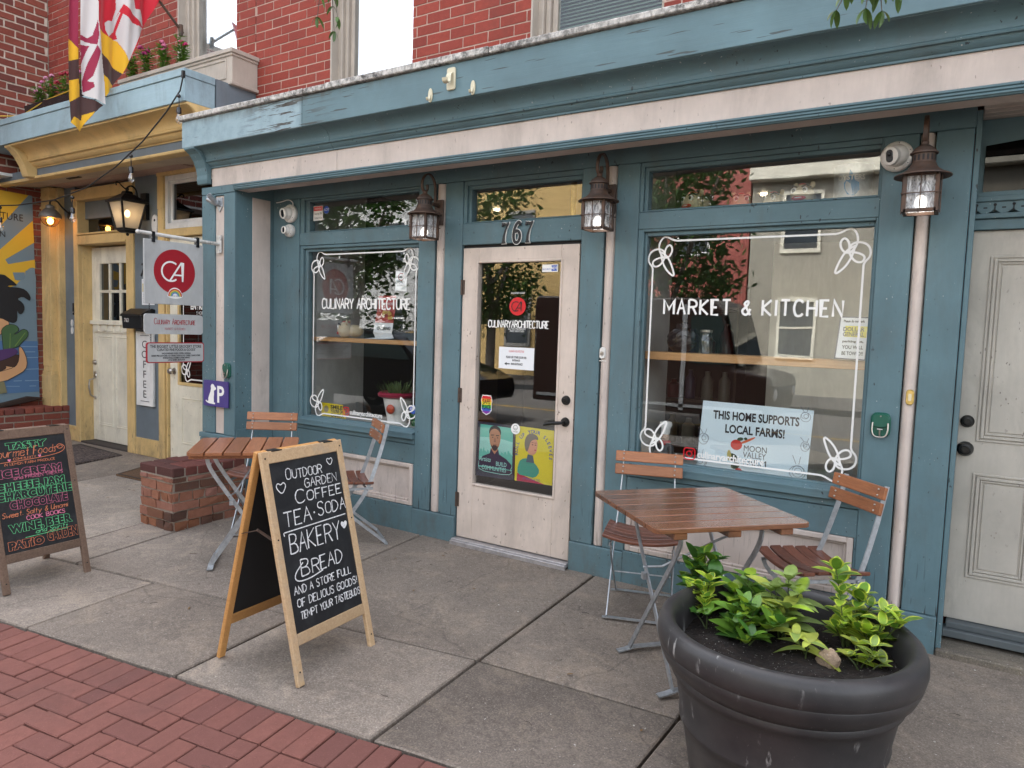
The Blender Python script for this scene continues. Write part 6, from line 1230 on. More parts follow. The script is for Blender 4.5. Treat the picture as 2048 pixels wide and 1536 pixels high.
def write_main(mb, T, a, b, z0, z1):
    W = b-a; H = z1-z0
    def row(t, x0, x1, fy, h, w, **k): strokes(mb, t, T, h*H*1.08, a+x0*W, z1-fy*H, w*.78, fit=(x1-x0)*W, **k)
    k = dict(jit=.035, slant=.06); row('OUTDOOR', .20, .72, .115, .062, .0058, small=.82, **k); row('GARDEN', .44, .92, .185, .050, .0052, **k); row('COFFEE', .28, .95, .268, .075, .0070, small=.75, **k); row('TEA', .08, .46, .385, .080, .0070, **k); row('SODA', .56, .98, .375, .078, .0068, small=.85, **k)
    mb.flat(circ(a+.51*W, z1-.345*H, .005, 8), T); mb.ribbon([(a+.06*W, z1-.415*H), (a+.5*W, z1-.412*H), (a+.97*W, z1-.408*H)], .005, T)
    row('BAKERY', .10, .83, .550, .105, .0078, **k); row('BREAD', .20, .80, .695, .090, .0070, small=.85, **k); mb.ribbon(chaikin([(a+.24*W, z1-.615*H), (a+.10*W, z1-.67*H), (a+.12*W, z1-.715*H), (a+.30*W, z1-.722*H), (a+.50*W, z1-.70*H)], 2), .0055, T)
    row('AND A STORE FULL', .06, .90, .785, .042, .0058, **k); row('OF DELIOUS GOODS!', .08, .97, .860, .042, .0058, **k); row('TEMPT YOUR TASTEBUDS', .10, .99, .932, .040, .0055, **k)
    heart(mb, T, a+.86*W, z1-.055*H, .021, .004); heart(mb, T, a+.115*W, z1-.155*H, .030, .0045); heart(mb, T, a+.92*W, z1-.475*H, .024, .004, fill=True)
    mb.ribbon([(a+.05*W, z1-.415*H), (a+.055*W, z1-.435*H)], .005, T)
aframe('chalkboard_sign', 'pale pine A-frame chalkboard with white bakery lettering in the middle of the pavement', (.392, -1.745, gz(0, -1.745)), radians(3), .495, .985, .243, pine, pine_o, write_main)
def write_left(mb, T, a, b, z0, z1):
    W = b-a; H = z1-z0
    def row(t, x0, x1, fy, h, w, m, **k): strokes(mb, t, T, h*H, a+x0*W, z1-fy*H, w, m, fit=(x1-x0)*W, jit=.03, **k)
    def out(t, x0, x1, fy, h, m):
        text(mb, t, T @ Matrix.Translation((a+(x0+x1)/2*W, z1-fy*H, 0)), h*H*1.18, m, fit=(x1-x0)*W, outline=.0010, bold=.005)
    out('TASTY', .18, .74, .088, .060, 1); row('Gourmet Foods', .0, .86, .160, .078, .0036, 3, slant=.2); mb.ribbon(chaikin([(a+.88*W, z1-.12*H), (a+.93*W, z1-.10*H), (a+.96*W, z1-.125*H), (a+.90*W, z1-.14*H), (a+.86*W, z1-.11*H), (a+.92*W, z1-.085*H), (a+1.0*W, z1-.13*H), (a+.9*W, z1-.18*H), (a+.5*W, z1-.20*H), (a, z1-.205*H)], 2), .0032, T, 3)
    heart(mb, T, a+.22*W, z1-.188*H, .010, .002, 4, True); heart(mb, T, a+.62*W, z1-.180*H, .010, .002, 4, True); row('COMMUNITY', .27, .57, .192, .02, .0022, 3); row('IN LEMON FARM PRODUCE', .15, .82, .235, .022, .0022, 3)
    out('ICE CREAM', .06, .90, .335, .075, 2); row('and FROZEN TREATS', .24, .90, .365, .030, .0032, 2); out('CHEESE, JAM', -.01, .92, .452, .072, 1); out('CHARCUTERIE', -.02, 1.0, .535, .078, 1); out('CHOCOLATE', .14, .92, .618, .078, 2)
    row('Sweet, Salty & Umami', .03, .90, .685, .045, .0034, 3, slant=.2); row('COOK BOOKS', .33, .85, .735, .036, .0038, 4); out('WINE, BEER', .08, .94, .822, .080, 1); row('and Spirits', .42, .86, .868, .040, .0034, 1, slant=.2); mb.ribbon([(a+.28*W, z1-.885*H), (a+.86*W, z1-.878*H)], .0034, T, 1)
    out('PATIO', .05, .52, .965, .075, 3); out('GARDEN', .56, .99, .955, .095, 3)
aframe('chalkboard_sign', 'brown A-frame chalkboard with coloured menu lettering at the far left of the pavement', (-1.665, -2.01, gz(0, -2.01)), radians(3.5), .48, .890, .215, oldwood, oldwood, write_left)

# ------------------------------------------------------------------ low brick wall and mats
lw = thing('low_brick_wall', 'low weathered brick bench wall running out from the pilaster', 'wall', (-1.99, -.7, -.05), world=True)
x0, x1, y0, y1, zt = -2.19, -1.79, -1.01, -.392, .40
def face_block(M, W, H, name): return brick_field(M, W, H, name, (brick_l, mortar_d), lw, course=.071, bl=.205, gap=.013, depth=.012, rough=.006, header=3)
face_block(face_x(x1, y0, -.065), y1-y0, .395, 'side_bricks'); face_block(face_y(x0, y0, -.065), x1-x0, .395, 'end_bricks')
m = MB(); m.box(x0, x1-.002, y0+.002, y1, -.07, .335); m.build('core', mortar_d, lw)
m = MB(); y = y0-.012
while y < y1-.02: m.box(x0-.01, x0+.195, y+.005, y+.098, .334, zt+rnd.uniform(-.004, .004)); m.box(x0+.203, x1+.012, y+.005+rnd.uniform(-.002, .002), y+.098, .334, zt+rnd.uniform(-.004, .004)); y += .103
m.build('capping_bricks', brick_mat('dark_capping_brick', (.11, .04, .033), (.15, .05, .04), (.07, .034, .03)), lw, bevel=.006)
MB().box(x0-.004, x1+.004, y0-.004, y1, .325, zt-.012).build('capping_mortar', mortar_d, lw)
def mat_tex(name, c1, c2, sc):
    m, n, l, b = nt(name); f = noise(n, l, sc, 4, .7, dist=2); l.new(mixc(n, l, ramp(n, l, f, .42, .6), c1, c2), b.inputs['Base Color']); b.inputs['Roughness'].default_value = .95; bump(n, l, b, f, 1, .01); return m
def mat_thing(name, label, P, mt): 
    r = thing(name, label, 'doormat', (sum(p[0] for p in P)/4, sum(p[1] for p in P)/4, -.04), world=True); zt_ = gz(0, sum(p[1] for p in P)/4); m = MB(); m.prism(P, zt_-.004, zt_+.016, 'z'); m.build('mat', mt, r, bevel=.006); c = [(sum(p[0] for p in P)/4, sum(p[1] for p in P)/4)]
    m = MB(); Q = [(q[0]*.94+c[0][0]*.06, q[1]*.94+c[0][1]*.06) for q in P]; m.ribbon(Q, .018, Matrix.Identity(4), 0, zt_+.0175, closed=True); m.build('border', black, r)
mat_thing('doormat', 'dark patterned doormat in front of the first cream door', [(-5.75, .30), (-4.74, .25), (-4.60, -.30), (-5.65, -.26)], mat_tex('dark_patterned_mat', (.03, .024, .022), (.16, .12, .11), 22)); mat_thing('doormat', 'brown doormat half hidden behind the low brick wall', [(-4.05, .16), (-3.15, .18), (-2.95, -.28), (-3.83, -.32)], mat_tex('brown_mat', (.10, .055, .028), (.16, .09, .05), 60))

# ------------------------------------------------------------------ planter and its plants
def pot_mat():
    m, n, l, b = nt('charcoal_resin'); f = noise(n, l, 4, 5, .7); g = noise(n, l, 130, 2, .6)
    col = mixc(n, l, ramp(n, l, f, .35, .75), (.026, .025, .026), (.050, .046, .045)); col = mixc(n, l, ramp(n, l, g, .72, .76, 0, .5), col, (.22, .21, .20))
    d = noise(n, l, 1, 4, .6, stretch=(30, 30, 1.8)); k = noise(n, l, 3.2, 2); e = noise(n, l, 60, 3, .6, stretch=(1, 1, .5))
    col = mixc(n, l, math2(n, l, 'MULTIPLY', math2(n, l, 'MULTIPLY', ramp(n, l, d, .61, .68, 0, .6), ramp(n, l, k, .47, .53)), ramp(n, l, e, .42, .60)), col, (.50, .49, .47))
    tc = n.new('ShaderNodeTexCoord'); sp = n.new('ShaderNodeSeparateXYZ'); l.new(tc.outputs['Object'], sp.inputs[0])
    col = mixc(n, l, math2(n, l, 'MULTIPLY', ramp(n, l, sp.outputs[2], .22, .02, 0, .5), ramp(n, l, noise(n, l, 7, 5, .7), .35, .7)), col, (.16, .14, .12))
    l.new(col, b.inputs['Base Color']); b.inputs['Roughness'].default_value = .42; b.inputs['Specular IOR Level'].default_value = .45; bump(n, l, b, math2(n, l, 'ADD', f, g), .12, .002); return m
PC = (2.505, -1.455, gz(0, -1.455))
pot = thing('planter_pot', 'big round charcoal planter with a rolled rim and white scuffs in front', 'planter', PC)
prof = [(.0, .0), (.285, .0), (.297, .012), (.322, .16), (.333, .205), (.341, .213), (.343, .225), (.339, .236), (.359, .345), (.366, .372), (.377, .380), (.381, .392), (.377, .404), (.386, .412), (.407, .432), (.419, .46), (.423, .478), (.4215, .482), (.426, .486), (.431, .51), (.429, .54), (.421, .560), (.408, .572), (.392, .572), (.378, .562), (.371, .545), (.368, .52), (.36, .44), (.355, .42)]
m = MB(); m.lathe(prof, 96, caps=False); m.build('pot', pot_mat(), pot, smooth=50)
def soil_mat():
    m, n, l, b = nt('potting_soil'); f = noise(n, l, 40, 6, .8); g = noise(n, l, 110, 2, .6); col = mixc(n, l, ramp(n, l, f, .35, .7), (.006, .004, .003), (.035, .02, .013)); col = mixc(n, l, ramp(n, l, g, .675, .70), col, (.30, .28, .25)); l.new(col, b.inputs['Base Color']); b.inputs['Roughness'].default_value = .95; bump(n, l, b, f, 1, .03); return m
m = MB(); N = 60; vs = []; fs = []
def soil_z(x, y): return .458 + .010*sin(x*21+y*9) + .008*sin(y*27-x*13)
for i in range(N+1):
    for j in range(N+1):
        a, b_ = -1+2*i/N, -1+2*j/N; x = a*math.sqrt(1-b_*b_/2)*.362; y = b_*math.sqrt(1-a*a/2)*.362; vs.append((x, y, soil_z(x, y)+rnd.uniform(-.004, .004)))
for i in range(N):
    for j in range(N): q = i*(N+1)+j; fs.append((q, q+N+1, q+N+2, q+1))
m.add(vs, fs); m.build('soil', soil_mat(), pot, smooth=80)
def leaf_mat(name, c, rough=.32, trans=.25):
    m, n, l, b = nt(name); g = n.new('ShaderNodeNewGeometry'); f = noise(n, l, 30, 3, .6); rv = ramp(n, l, g.outputs['Random Per Island'], 0, 1, .72, 1.25)
    col = mixc(n, l, ramp(n, l, f, .3, .7), [k*.8 for k in c], [k*1.2 for k in c]); hv = n.new('ShaderNodeHueSaturation'); l.new(rv, hv.inputs['Value']); l.new(col, hv.inputs['Color']); l.new(hv.outputs[0], b.inputs['Base Color'])
    b.inputs['Roughness'].default_value = rough; tl = n.new('ShaderNodeBsdfTranslucent'); l.new(hv.outputs[0], tl.inputs[0]); mx = n.new('ShaderNodeMixShader'); mx.inputs[0].default_value = trans; out = n['Material Output']; l.new(b.outputs[0], mx.inputs[1]); l.new(tl.outputs[0], mx.inputs[2]); l.new(mx.outputs[0], out.inputs[0]); return m
lf = {'green': leaf_mat('glossy_leaf', (.13, .26, .032)), 'dark': leaf_mat('dark_leaf', (.065, .17, .03)), 'lime': leaf_mat('lime_leaf', (.34, .50, .045)), 'edge': leaf_mat('yellow_leaf_edge', (.60, .68, .09)), 'pale': leaf_mat('pale_leaf', (.26, .36, .09), .45), 'wilt': leaf_mat('wilted_leaf', (.46, .52, .09), .5), 'stem': leaf_mat('green_stem', (.10, .14, .04), .5)}
def leaf(mb, p, d, up, L, Wd, mi, me, curl=.25, fold=.25):
    d = Vector(d).normalized(); s = d.cross(Vector(up))
    if s.length < .01: s = d.cross(Vector((1, 0, .2)))
    s.normalize(); u = s.cross(d); n = 6; vs = []; fs = []; ms = []
    for i in range(n+1):
        t = i/n; w = Wd/2*(sin(pi*min(1, t**.95))**.62 if 0 < t < 1 else .02); c = Vector(p) + d*L*t - u*curl*L*t*t
        for q in (-1, -.70, 0, .70, 1): vs.append(c + s*w*q + u*(abs(q)*w*fold + rnd.uniform(-.0006, .0006)))
    for i in range(n):
        for k in range(4): fs.append((i*5+k, i*5+k+1, i*5+k+6, i*5+k+5)); ms.append(me if k in (0, 3) else mi)
    b = len(mb.v); mb.v += vs; mb.f += [[b+q for q in f] for f in fs]; mb.m += ms
def shrub(name, label, x, y, stems, mats, Lf, group='small leafy shrubs in the planter', droop=.2):
    # stems: (dx, dy, height, pairs)
    z0 = soil_z(x-PC[0], y-PC[1])+PC[2]; r = thing(name, label, 'plant', (x, y, z0-.006), group=group); lm = MB(); sm = MB(); keys = list(mats)
    st2 = list(stems) + [(dx*.6+rnd.uniform(-.04, .04), dy+rnd.uniform(-.04, .04), h*rnd.uniform(.6, .9), max(2, pairs-1)) for dx, dy, h, pairs in stems]
    if len(stems) < 3 or stems[0][3] < 2: st2 = stems
    for dx, dy, h, pairs in st2:
        bx, by = rnd.uniform(-.02, .02), rnd.uniform(-.02, .02); P = [(bx, by, -.02), (bx+dx*.35, by+dy*.35, h*.45), (bx+dx, by+dy, h)]; P = chaikin(P, 2); sm.tube(P, [.0035-.0018*i/len(P) for i in range(len(P))], 6)
        for k in range(pairs):
            t = .22+.78*(k+1)/pairs if pairs > 1 else 1; q = Vector(P[min(len(P)-1, int(t*(len(P)-1)))]); a0 = k*pi/2+rnd.uniform(-.35, .35); top = k >= pairs-1
            for e in range(2 if not top else 4):
                a = a0 + e*(pi if not top else pi/2); el = rnd.uniform(.25, .85) if not top else rnd.uniform(.6, 1.15); d = (cos(a)*cos(el), sin(a)*cos(el), sin(el)); Lk = Lf*rnd.uniform(.6, 1.22)*(1 if not top else .78)
                mi = rnd.choices(range(len(keys)), [mats[q2][0] for q2 in keys])[0]; me = mats[keys[mi]][1]; names = list(lf); leaf(lm, q, d, (0, 0, 1), Lk, Lk*rnd.uniform(.52, .70), names.index(keys[mi]), names.index(me), droop+rnd.uniform(-.1, .25), .22)
    lm.build('foliage', [lf[k] for k in lf], r, smooth=60); sm.build('stem', lf['stem'], r, smooth=60); return r
VG = {'green': (3, 'edge'), 'lime': (3, 'edge')}; GG = {'green': (4, 'green'), 'lime': (1, 'lime'), 'dark': (2, 'dark')}; DG = {'dark': (3, 'dark'), 'green': (2, 'lime')}; PG = {'pale': (4, 'pale'), 'wilt': (1, 'wilt'), 'lime': (1, 'pale')}; WG = {'wilt': (3, 'wilt'), 'pale': (1, 'wilt')}
shrub('shrub', 'tall dark green shrub at the back left of the planter', 2.125, -1.13-.04, [(-.01, 0, .20, 4), (.035, .02, .17, 3), (-.05, -.01, .14, 3), (.05, -.02, .13, 3)], DG, 0.1)
shrub('shrub', 'yellow-edged shrub at the left rim of the planter', 2.16, -1.31, [(.02, .0, .15, 4), (-.03, -.01, .115, 3), (.035, -.03, .09, 2)], VG, 0.073)
shrub('shrub', 'low two-leaved seedling near the left rim of the planter', 2.225, -1.40, [(0, 0, .055, 1), (.05, -.01, .05, 1), (-.04, .01, .04, 1)], GG, 0.073)
shrub('shrub', 'glossy green shrub left of the middle of the planter', 2.32, -1.24, [(0, .01, .175, 4), (-.05, 0, .12, 3), (.055, -.01, .13, 3), (.01, -.05, .09, 3)], GG, 0.095)
shrub('shrub', 'pale drooping shrub in the middle of the planter', 2.475, -1.28, [(.0, .0, .215, 5), (-.045, .0, .16, 4), (.05, -.01, .17, 4), (.02, -.05, .13, 4), (-.02, -.05, .11, 3)], PG, 0.095, droop=.45)
shrub('shrub', 'bright green bushy shrub at the front left of the planter', 2.36, -1.44, [(-.06, 0, .10, 3), (.03, .03, .12, 3), (.09, -.01, .09, 3), (.0, -.05, .07, 2), (-.02, .05, .13, 3), (.12, .03, .10, 3), (.06, -.06, .06, 2)], GG, 0.085)
shrub('shrub', 'tall yellow-edged shrub at the right of the planter', 2.675, -1.21, [(-.05, 0, .285, 6), (.03, .02, .19, 5), (.08, .01, .16, 4), (-.01, -.04, .11, 3)], {'green': (4, 'edge'), 'lime': (2, 'edge')}, .082)
shrub('shrub', 'yellow-edged shrub leaning over the right rim of the planter', 2.755, -1.235, [(.02, .0, .15, 4), (.075, -.03, .13, 3), (.0, -.05, .09, 3)], {'green': (3, 'edge'), 'lime': (3, 'edge')}, .080)
shrub('shrub', 'wilted yellow seedling beside the stone in the planter', 2.585, -1.44, [(-.04, 0, .065, 2), (.01, .0, .06, 2)], WG, .075, droop=.95)
shrub('shrub', 'small pale seedling at the front right of the planter', 2.745, -1.375, [(.02, .0, .085, 2), (-.04, 0, .04, 1), (.045, 0, .06, 1)], {'pale': (3, 'edge'), 'wilt': (1, 'wilt'), 'lime': (1, 'edge')}, .060, droop=.4)
m = MB(); m.ball((0, 0, .015), (.038, .03, .036), 10, 7); m.v = [v*(1+rnd.uniform(-.12, .12)) for v in m.v]; o = m.build('stone', concrete_mat('field_stone', (.30, .22, .15), 9), bevel=0, smooth=30); o.location = (2.64, -1.435, soil_z(2.64-PC[0], -1.435-PC[1])+PC[2]+.006); tag(o, 'small brown stone on the soil between seedlings in the planter', 'stone')

# ------------------------------------------------------------------ flowers above the neighbour's shopfront
def flowers(name, label, xs, y, z, h, cols, group, n=9):
    for i, x in enumerate(xs):
        r = thing(name, label(i), 'flowers', (x, y, z), group=group); lm = MB(); fm = MB()
        for s in range(n):
            a = rnd.uniform(0, 6.28); hh = h*rnd.uniform(.55, 1.1); tip = Vector((cos(a)*.10*rnd.random(), sin(a)*.07*rnd.random()-.03, hh)); lm.tube([(0, 0, -.02), tip*.5+Vector((0, 0, .01)), tip], .003, 5, 1)
            for k in range(16):
                t = .1+.85*k/16; aa = rnd.uniform(0, 6.28); leaf(lm, tip*t, (cos(aa), sin(aa), .45), (0, 0, 1), rnd.uniform(.05, .08), .018, 0, 0, .3)
            if s % 3 == 0:
                for q in range(16):
                    d = Vector((rnd.gauss(0, 1), rnd.gauss(0, 1), abs(rnd.gauss(0, 1)))).normalized(); fm.ball(tip+d*.018, .011, 6, 4)
        lm.build('foliage', [lf['green'], lf['stem']], r, smooth=60); fm.build('blossom', flat('blossom_%d%d' % (int(cols[i % len(cols)][0]*100), int(cols[i % len(cols)][2]*100)), cols[i % len(cols)], .6), r, smooth=60)
fl_l = ['pink-flowered plant at the left end of the taupe flower box', 'pink-flowered plant second from the left in the taupe flower box', 'tall pink-flowered plant in the middle of the taupe flower box', 'pink-flowered plant right of the middle in the taupe flower box']
flowers('flower_plant', lambda i: fl_l[i], [-4.02, -3.78, -3.5, -3.22], .0, 3.772, .26, [(.45, .02, .12), (.42, .03, .16), (.50, .12, .22)], 'flowers in the taupe window box')
pb = thing('black_planter', 'low black trough planter on the pale blue fascia behind the flag', 'planter', (-5.1, -.22, 3.47), world=True); m = MB(); ring(m, -5.55, -4.3, -.30, -.12, .012, .012, .012, .012, 0, 0) if False else None
m.prism([(-.31, 3.66), (-.28, 3.472), (-.12, 3.472), (-.09, 3.66), (-.105, 3.66), (-.13, 3.49), (-.27, 3.49), (-.295, 3.66)], -5.55, -4.35, 'x'); m.build('trough', plastic_b, pb); MB().box(-5.54, -4.36, -.285, -.115, 3.55, 3.64).build('soil', bpy.data.materials['dark_soil'], pb)
fk_l = ['pink-flowered plant at the left end of the black trough', 'pink-flowered plant in the left half of the black trough', 'red-flowered plant beside the flag in the black trough', 'red-flowered plant behind the flag in the black trough']
flowers('flower_plant', lambda i: fk_l[i], [-5.42, -5.16, -4.9, -4.55], -.2, 3.64, .26, [(.45, .12, .25), (.50, .2, .3), (.30, .01, .03)], 'flowers in the black trough')
tag(MB().tube([(-6.1, -1.4, 3.36), (-5.6, -.32, 3.56), (-5.1, -.3, 3.66), (-4.6, -.25, 3.72)], .006, 6).build('yellow_cord', flat('yellow_plastic', (.55, .33, .03), .5)), 'thin yellow cord running along the pale blue fascia past the black trough', 'cord')

def litter():
    m = MB()
    for i in range(150):
        x, y = rnd.uniform(-4.5, 3.6), -abs(rnd.gauss(0, 1.0))-.05
        if y < -3.2: continue
        z = gz(x, y)+.003; a = rnd.uniform(0, 6.28); k = rnd.random()
        if k < .45: L = rnd.uniform(.015, .05); m.tube([(x, y, z+.001), (x+L*.5*cos(a), y+L*.5*sin(a), z+.003), (x+L*cos(a+.3), y+L*sin(a+.3), z+.001)], .0011, 4, 0)
        elif k < .8: m.ball((x, y, z+.001), (rnd.uniform(.002, .005), rnd.uniform(.002, .004), .002), 6, 4, 1)
        else: leaf(m, (x, y, z+.004), (cos(a), sin(a), .05), (0, 0, 1), rnd.uniform(.015, .035), .010, 2, 2, .1)
    o = m.build('litter', [bark_d, flat('pale_crumbs', (.55, .52, .46), .9), flat('dry_leaf', (.16, .09, .035), .8)]); tag(o, 'scattered twigs, crumbs and dry leaf bits on the pavement', 'litter', kind='stuff')
bark_d = flat('dark_twig', (.05, .035, .025), .9)
litter()
# ------------------------------------------------------------------ street tree whose twigs hang into the view, and the far side of the street (seen in the glass)
bark = mortar_mat('grey_bark', (.13, .11, .09))
def twig(mb, sm, p, d, L, n=7, ll=.050):
    p = Vector(p); d = Vector(d).normalized(); P = [p + d*L*t/8 + Vector((0, 0, -.25*L*(t/8)**2)) for t in range(9)]; sm.tube(P, [.004-.003*i/9 for i in range(9)], 5)
    for i in range(1, n+1):
        q = P[min(8, int(8*i/n))]; sd = d.cross(Vector((0, 0, 1))).normalized()
        for k in (-1, 1): leaf(mb, q, d*.5 + sd*k + Vector((0, 0, rnd.uniform(-.6, -.1))), (0, 0, 1), ll*rnd.uniform(.8, 1.2), ll*.36, 0, 0, .35)
    leaf(mb, P[-1], d + Vector((0, 0, -.5)), (0, 0, 1), ll, ll*.36, 0, 0, .3)
tr = thing('street_tree', 'street tree with feathery leaf sprays hanging over the shop cornice', 'tree', (5.6, -4.6, -.13), world=True)
m = MB(); m.tube([(5.6, -4.6, -.2), (5.58, -4.6, 1), (5.5, -4.5, 2.4), (5.3, -4.3, 3.6), (4.9, -4.0, 4.8)], [.16, .13, .12, .10, .07], 12)
br = [[(5.4, -4.4, 3.1), (4.6, -3.4, 3.7), (3.6, -2.4, 3.5), (2.9, -1.75, 2.95), (2.66, -1.6, 2.62)], [(5.0, -4.1, 4.4), (3.4, -3.2, 4.6), (1.8, -2.3, 4.3), (.8, -1.8, 3.7), (.38, -1.6, 3.22)], [(5.3, -4.3, 3.6), (4.8, -3.0, 3.6), (4.0, -2.2, 3.2), (3.35, -1.7, 2.62)]]
for P in br: P = chaikin(P, 2); m.tube(P, [.05-.045*i/len(P) for i in range(len(P))], 7)
m.build('trunk', bark, tr, smooth=60)
lm = MB(); sm = MB()
for p, d, L in (((2.66, -1.6, 2.62), (-.15, .1, -1), .13), ((2.66, -1.6, 2.62), (-.6, .2, -.6), .15), ((2.66, -1.6, 2.62), (.5, .1, -.8), .12), ((2.66, -1.6, 2.62), (.15, .2, -.9), .14), ((2.80, -1.68, 2.80), (.7, .1, -.8), .15), ((2.9, -1.75, 2.95), (-.3, .3, -.8), .14),
                ((.38, -1.6, 3.22), (-.5, .2, -1), .26), ((.38, -1.6, 3.22), (.15, .1, -1), .27), ((.38, -1.6, 3.22), (-.15, .3, -1), .30), ((.5, -1.65, 3.38), (-.6, .1, -.8), .3), ((3.35, -1.7, 2.62), (-.3, .1, -.9), .22), ((3.35, -1.7, 2.62), (.3, .2, -.8), .2)): twig(lm, sm, p, d, L)
for i in range(110):   # the crown above and behind the camera
    c = Vector((rnd.gauss(5.6, 1.2), rnd.gauss(-5.0, .9), rnd.uniform(4.2, 6.6)))
    twig(lm, sm, c, (rnd.gauss(0, 1), rnd.gauss(0, 1), rnd.gauss(-.3, .5)), .4, 6, .11)
lm.build('crown', leaf_mat('feather_leaf', (.07, .14, .03)), tr, smooth=60); sm.build('twigs', bark, tr)

def far_tree(x, y, h, w, label):
    r = thing('roadside_tree', label, 'tree', (x, y, -.15), group='trees across the street'); m = MB(); m.tube([(0, 0, 0), (.1, 0, h*.3), (0, .1, h*.55)], [.17, .13, .07], 8)
    for k in range(5): a = k*1.25; m.tube([(.05, 0, h*(.28+.05*k)), (cos(a)*w*.3, sin(a)*w*.3, h*.6), (cos(a)*w*.5, sin(a)*w*.5, h*.78)], [.07, .05, .02], 6)
    m.build('trunk', bark, r, smooth=60); m = MB()
    for k in range(64):
        a = rnd.uniform(0, 6.28); q = w*.62*math.sqrt(rnd.random()); c = Vector((q*cos(a), q*sin(a), h*rnd.uniform(.30, .98)*(1-.15*(q/w))))
        for j in range(85):
            p = c + Vector((rnd.gauss(0, .30), rnd.gauss(0, .30), rnd.gauss(0, .22))); d = Vector((rnd.gauss(0, 1), rnd.gauss(0, 1), rnd.gauss(-.2, .8))).normalized(); s = d.orthogonal().normalized()*.05; L = d*.2
            m.add([p, p+L*.5+s, p+L, p+L*.5-s], [(0, 1, 2, 3)])
    m.build('crown', leaf_mat('tree_leaf', (.06, .125, .03)) if 'tree_leaf' not in bpy.data.materials else bpy.data.materials['tree_leaf'], r)
far_tree(-3.0, -11.8, 6.6, 2.3, 'broad green tree across the street behind the dark delivery van'); far_tree(-10.8, -9.6, 6.2, 2.4, 'green tree across the street beyond the parked black car'); far_tree(-10.0, -15.0, 6.5, 2.2, 'green tree across the street in front of the yellow brick house')
def rowhouse(name, label, x0, x1, h, wall, trim, storeys, y=-18, cat='house'):
    r = thing(name, label, cat, ((x0+x1)/2, y, -.15), group='row houses across the street', world=True); m = MB(); n = max(1, int((x1-x0)/2.6)); m.box(x0, x1, y-6, y, -.15, h); m.build('wall', wall, r)
    MB().box(x0-.05, x1+.05, y-.2, y+.35, h-.5, h).build('cornice', trim, r, bevel=.03)
    for s in range(storeys):
        for k in range(n):
            cx = x0+(k+.5)*(x1-x0)/n; z = .9+s*3.1
            m = MB(); ring(m, cx-.55, cx+.55, z, z+1.8, .09, .09, .12, .12, y, y+.06); m.box(cx-.5, cx+.5, y, y+.04, z+.88, z+.94); w = m.build('window', trim, r); MB().box(cx-.5, cx+.5, y+.005, y+.015, z+.1, z+1.7).build('pane', flat('far_pane', (.05, .06, .07), .08), w)
    return r
rowhouse('row_house', 'long white row house far down the opposite side of the street', -34, -15.5, 7.5, paint('far_white', (.42, .42, .41)), white_p, 2); rowhouse('row_house', 'yellow brick row house on the opposite side of the street', -15.4, -6.2, 8.2, brick_mat('yellow_brick', (.52, .36, .15), (.55, .38, .16), (.50, .34, .14)), paint('far_grey', (.25, .24, .22)), 2)
rowhouse('row_house', 'red row house with white trim on the opposite side of the street', -6.1, -2.7, 8.4, paint('far_red', (.33, .09, .07)), white_p, 2); rowhouse('row_house', 'cream row house on the opposite side of the street', -2.65, 9, 6.6, paint('far_cream', (.36, .335, .27)), cream, 2); rowhouse('row_house', 'grey row house on the opposite side of the street', 9.1, 20, 7.6, paint('far_slate', (.2, .22, .24)), white_p, 2)
# dark delivery van in the far lane
v = thing('delivery_van', 'dark brown step van passing in the far lane', 'van', (-.9, -8.7, -.3)); pb_ = flat('van_brown', (.022, .012, .010), .25, spec=.6)
m = MB(); m.prism([(-3.1, .45), (1.25, .45), (1.35, 1.0), (1.28, 1.15), (.70, 1.25), (.45, 2.25), (.25, 2.42), (-3.05, 2.45), (-3.1, 2.4)], -.98, .98, 'y'); m.build('body', pb_, v, bevel=.04, seg=2); m = MB(); m.prism([(.66, 1.32), (.46, 2.12), (-.05, 2.12), (-.05, 1.32)], .975, .99, 'y'); m.prism([(.74, 1.30), (.50, 2.16), (.52, 2.16), (.76, 1.30)], -.8, .8, 'y'); m.build('window', flat('van_glass', (.02, .03, .03), .05), v); m = MB(); m.box(-3.0, 1.2, .98, 1.0, .55, .60); m.box(-.2, -.12, .98, 1.0, .5, 2.3); m.build('trim', galv, v)
for xx in (.55, -2.2):
    for yy in (-.82, .82): m = MB(); m.lathe([(0, -.11), (.2, -.11), (.30, -.11), (.40, -.08), (.42, 0), (.40, .08), (.3, .11), (0, .11)], 28, (xx, yy, .42), axis='y'); w = m.build('wheel', flat('tyre', (.012, .012, .012), .8), v, smooth=40); m = MB(); m.lathe([(.05, .125), (.2, .118), (.21, .105)], 20, (xx, yy, .42), axis='y'); m.build('rim', blackm, w)
for yy in (-.75, .75): m = MB(); m.ball((1.33, yy, .85), (.03, .1, .1), 10, 8); m.build('headlight', plastic_w, v, smooth=60)
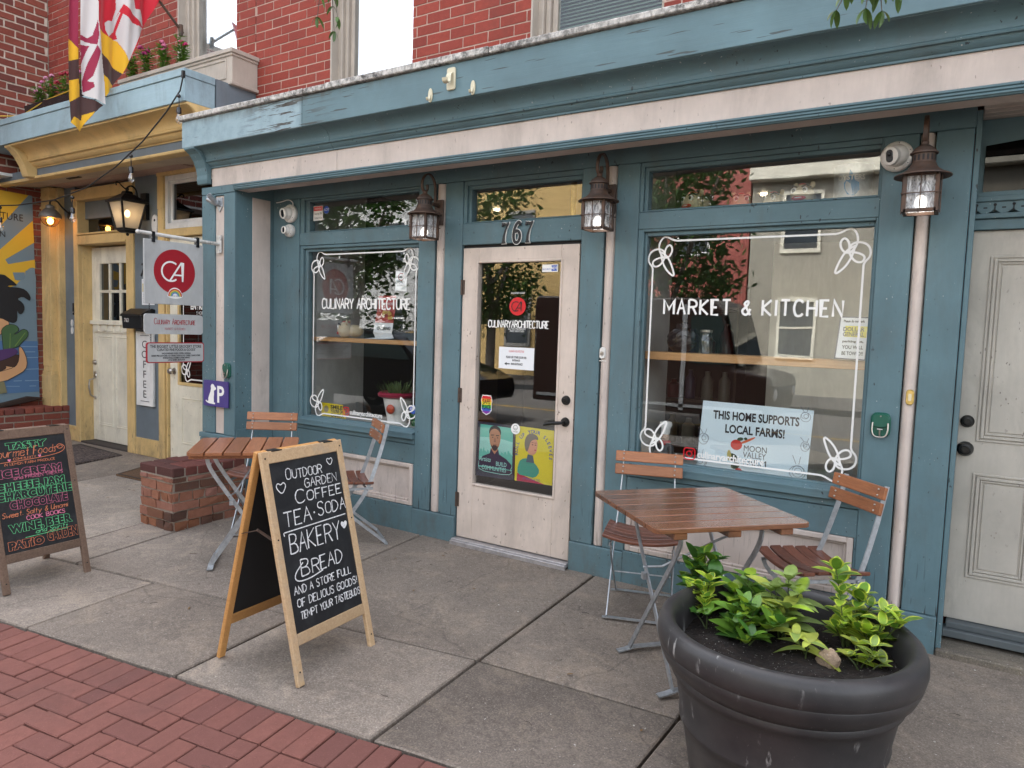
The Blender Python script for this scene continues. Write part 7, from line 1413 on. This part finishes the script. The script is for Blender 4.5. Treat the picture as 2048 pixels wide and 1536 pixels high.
# parked cars
def car(name, label, x, y, col, rot=0):
    c = thing(name, label, 'car', (x, y, -.3), rot, group='cars parked along the kerb'); m = MB(); prof = [(-2.25, .35), (2.2, .35), (2.3, .55), (2.2, .78), (1.25, .98), (.55, 1.42), (-.9, 1.46), (-1.8, 1.1), (-2.25, 1.0), (-2.32, .6)]
    n = len(prof); prof = chaikin(prof, 1, True); N = len(prof); vs = []
    for yy, k in ((-.88, .0), (-.82, .02), (.82, .02), (.88, .0)):
        for a, b in prof: vs.append((a*(1-(.03 if abs(yy) > .85 else 0)), yy*(1-.16*max(0, (b-.95)/.5)), b*(1 if abs(yy) < .85 else .985)))
    vs = [(a, b, c2*1.18) for a, b, c2 in vs]
    fs = [tuple(range(N)), tuple(range(4*N-1, 3*N-1, -1))]
    for s in range(3):
        for i in range(N): fs.append((s*N+i, s*N+(i+1) % N, (s+1)*N+(i+1) % N, (s+1)*N+i))
    m.add(vs, fs); m.build('body', flat('car_'+name+str(int(x)), col, .12, spec=.8), c, smooth=35); m = MB()
    for yy in (-1, 1): m.add([(1.05, yy*.885, 1.17), (.52, yy*.785, 1.60), (-.85, yy*.775, 1.64), (-1.5, yy*.87, 1.20)], [(0, 1, 2, 3)])
    m.add([(1.24, -.7, 1.19), (1.24, .7, 1.19), (.62, .62, 1.65), (.62, -.62, 1.65)], [(0, 1, 2, 3)]); m.build('window', flat('car_glass', (.03, .045, .045), .04), c)
    for xx in (1.4, -1.4):
        for yy in (-.80, .80): m = MB(); m.lathe([(0, -.10), (.22, -.10), (.31, -.09), (.33, 0), (.31, .09), (0, .10)], 24, (xx, yy, .33), axis='y'); w = m.build('wheel', bpy.data.materials['tyre'], c, smooth=40); m = MB(); m.lathe([(.03, .108), (.2, .104)], 16, (xx, yy, .33), axis='y'); m.build('rim', nickel, w)
    for yy in (-.6, .6): m = MB(); m.ball((2.2, yy, .7), (.06, .14, .06), 10, 6); m.build('headlight', plastic_w, c, smooth=60)
car('parked_car', 'black car parked at the near kerb up the street', -6.6, -6.75, (.008, .008, .010)); car('parked_car', 'dark grey car parked at the near kerb opposite the grey side door', 4.6, -6.8, (.03, .03, .033), pi)
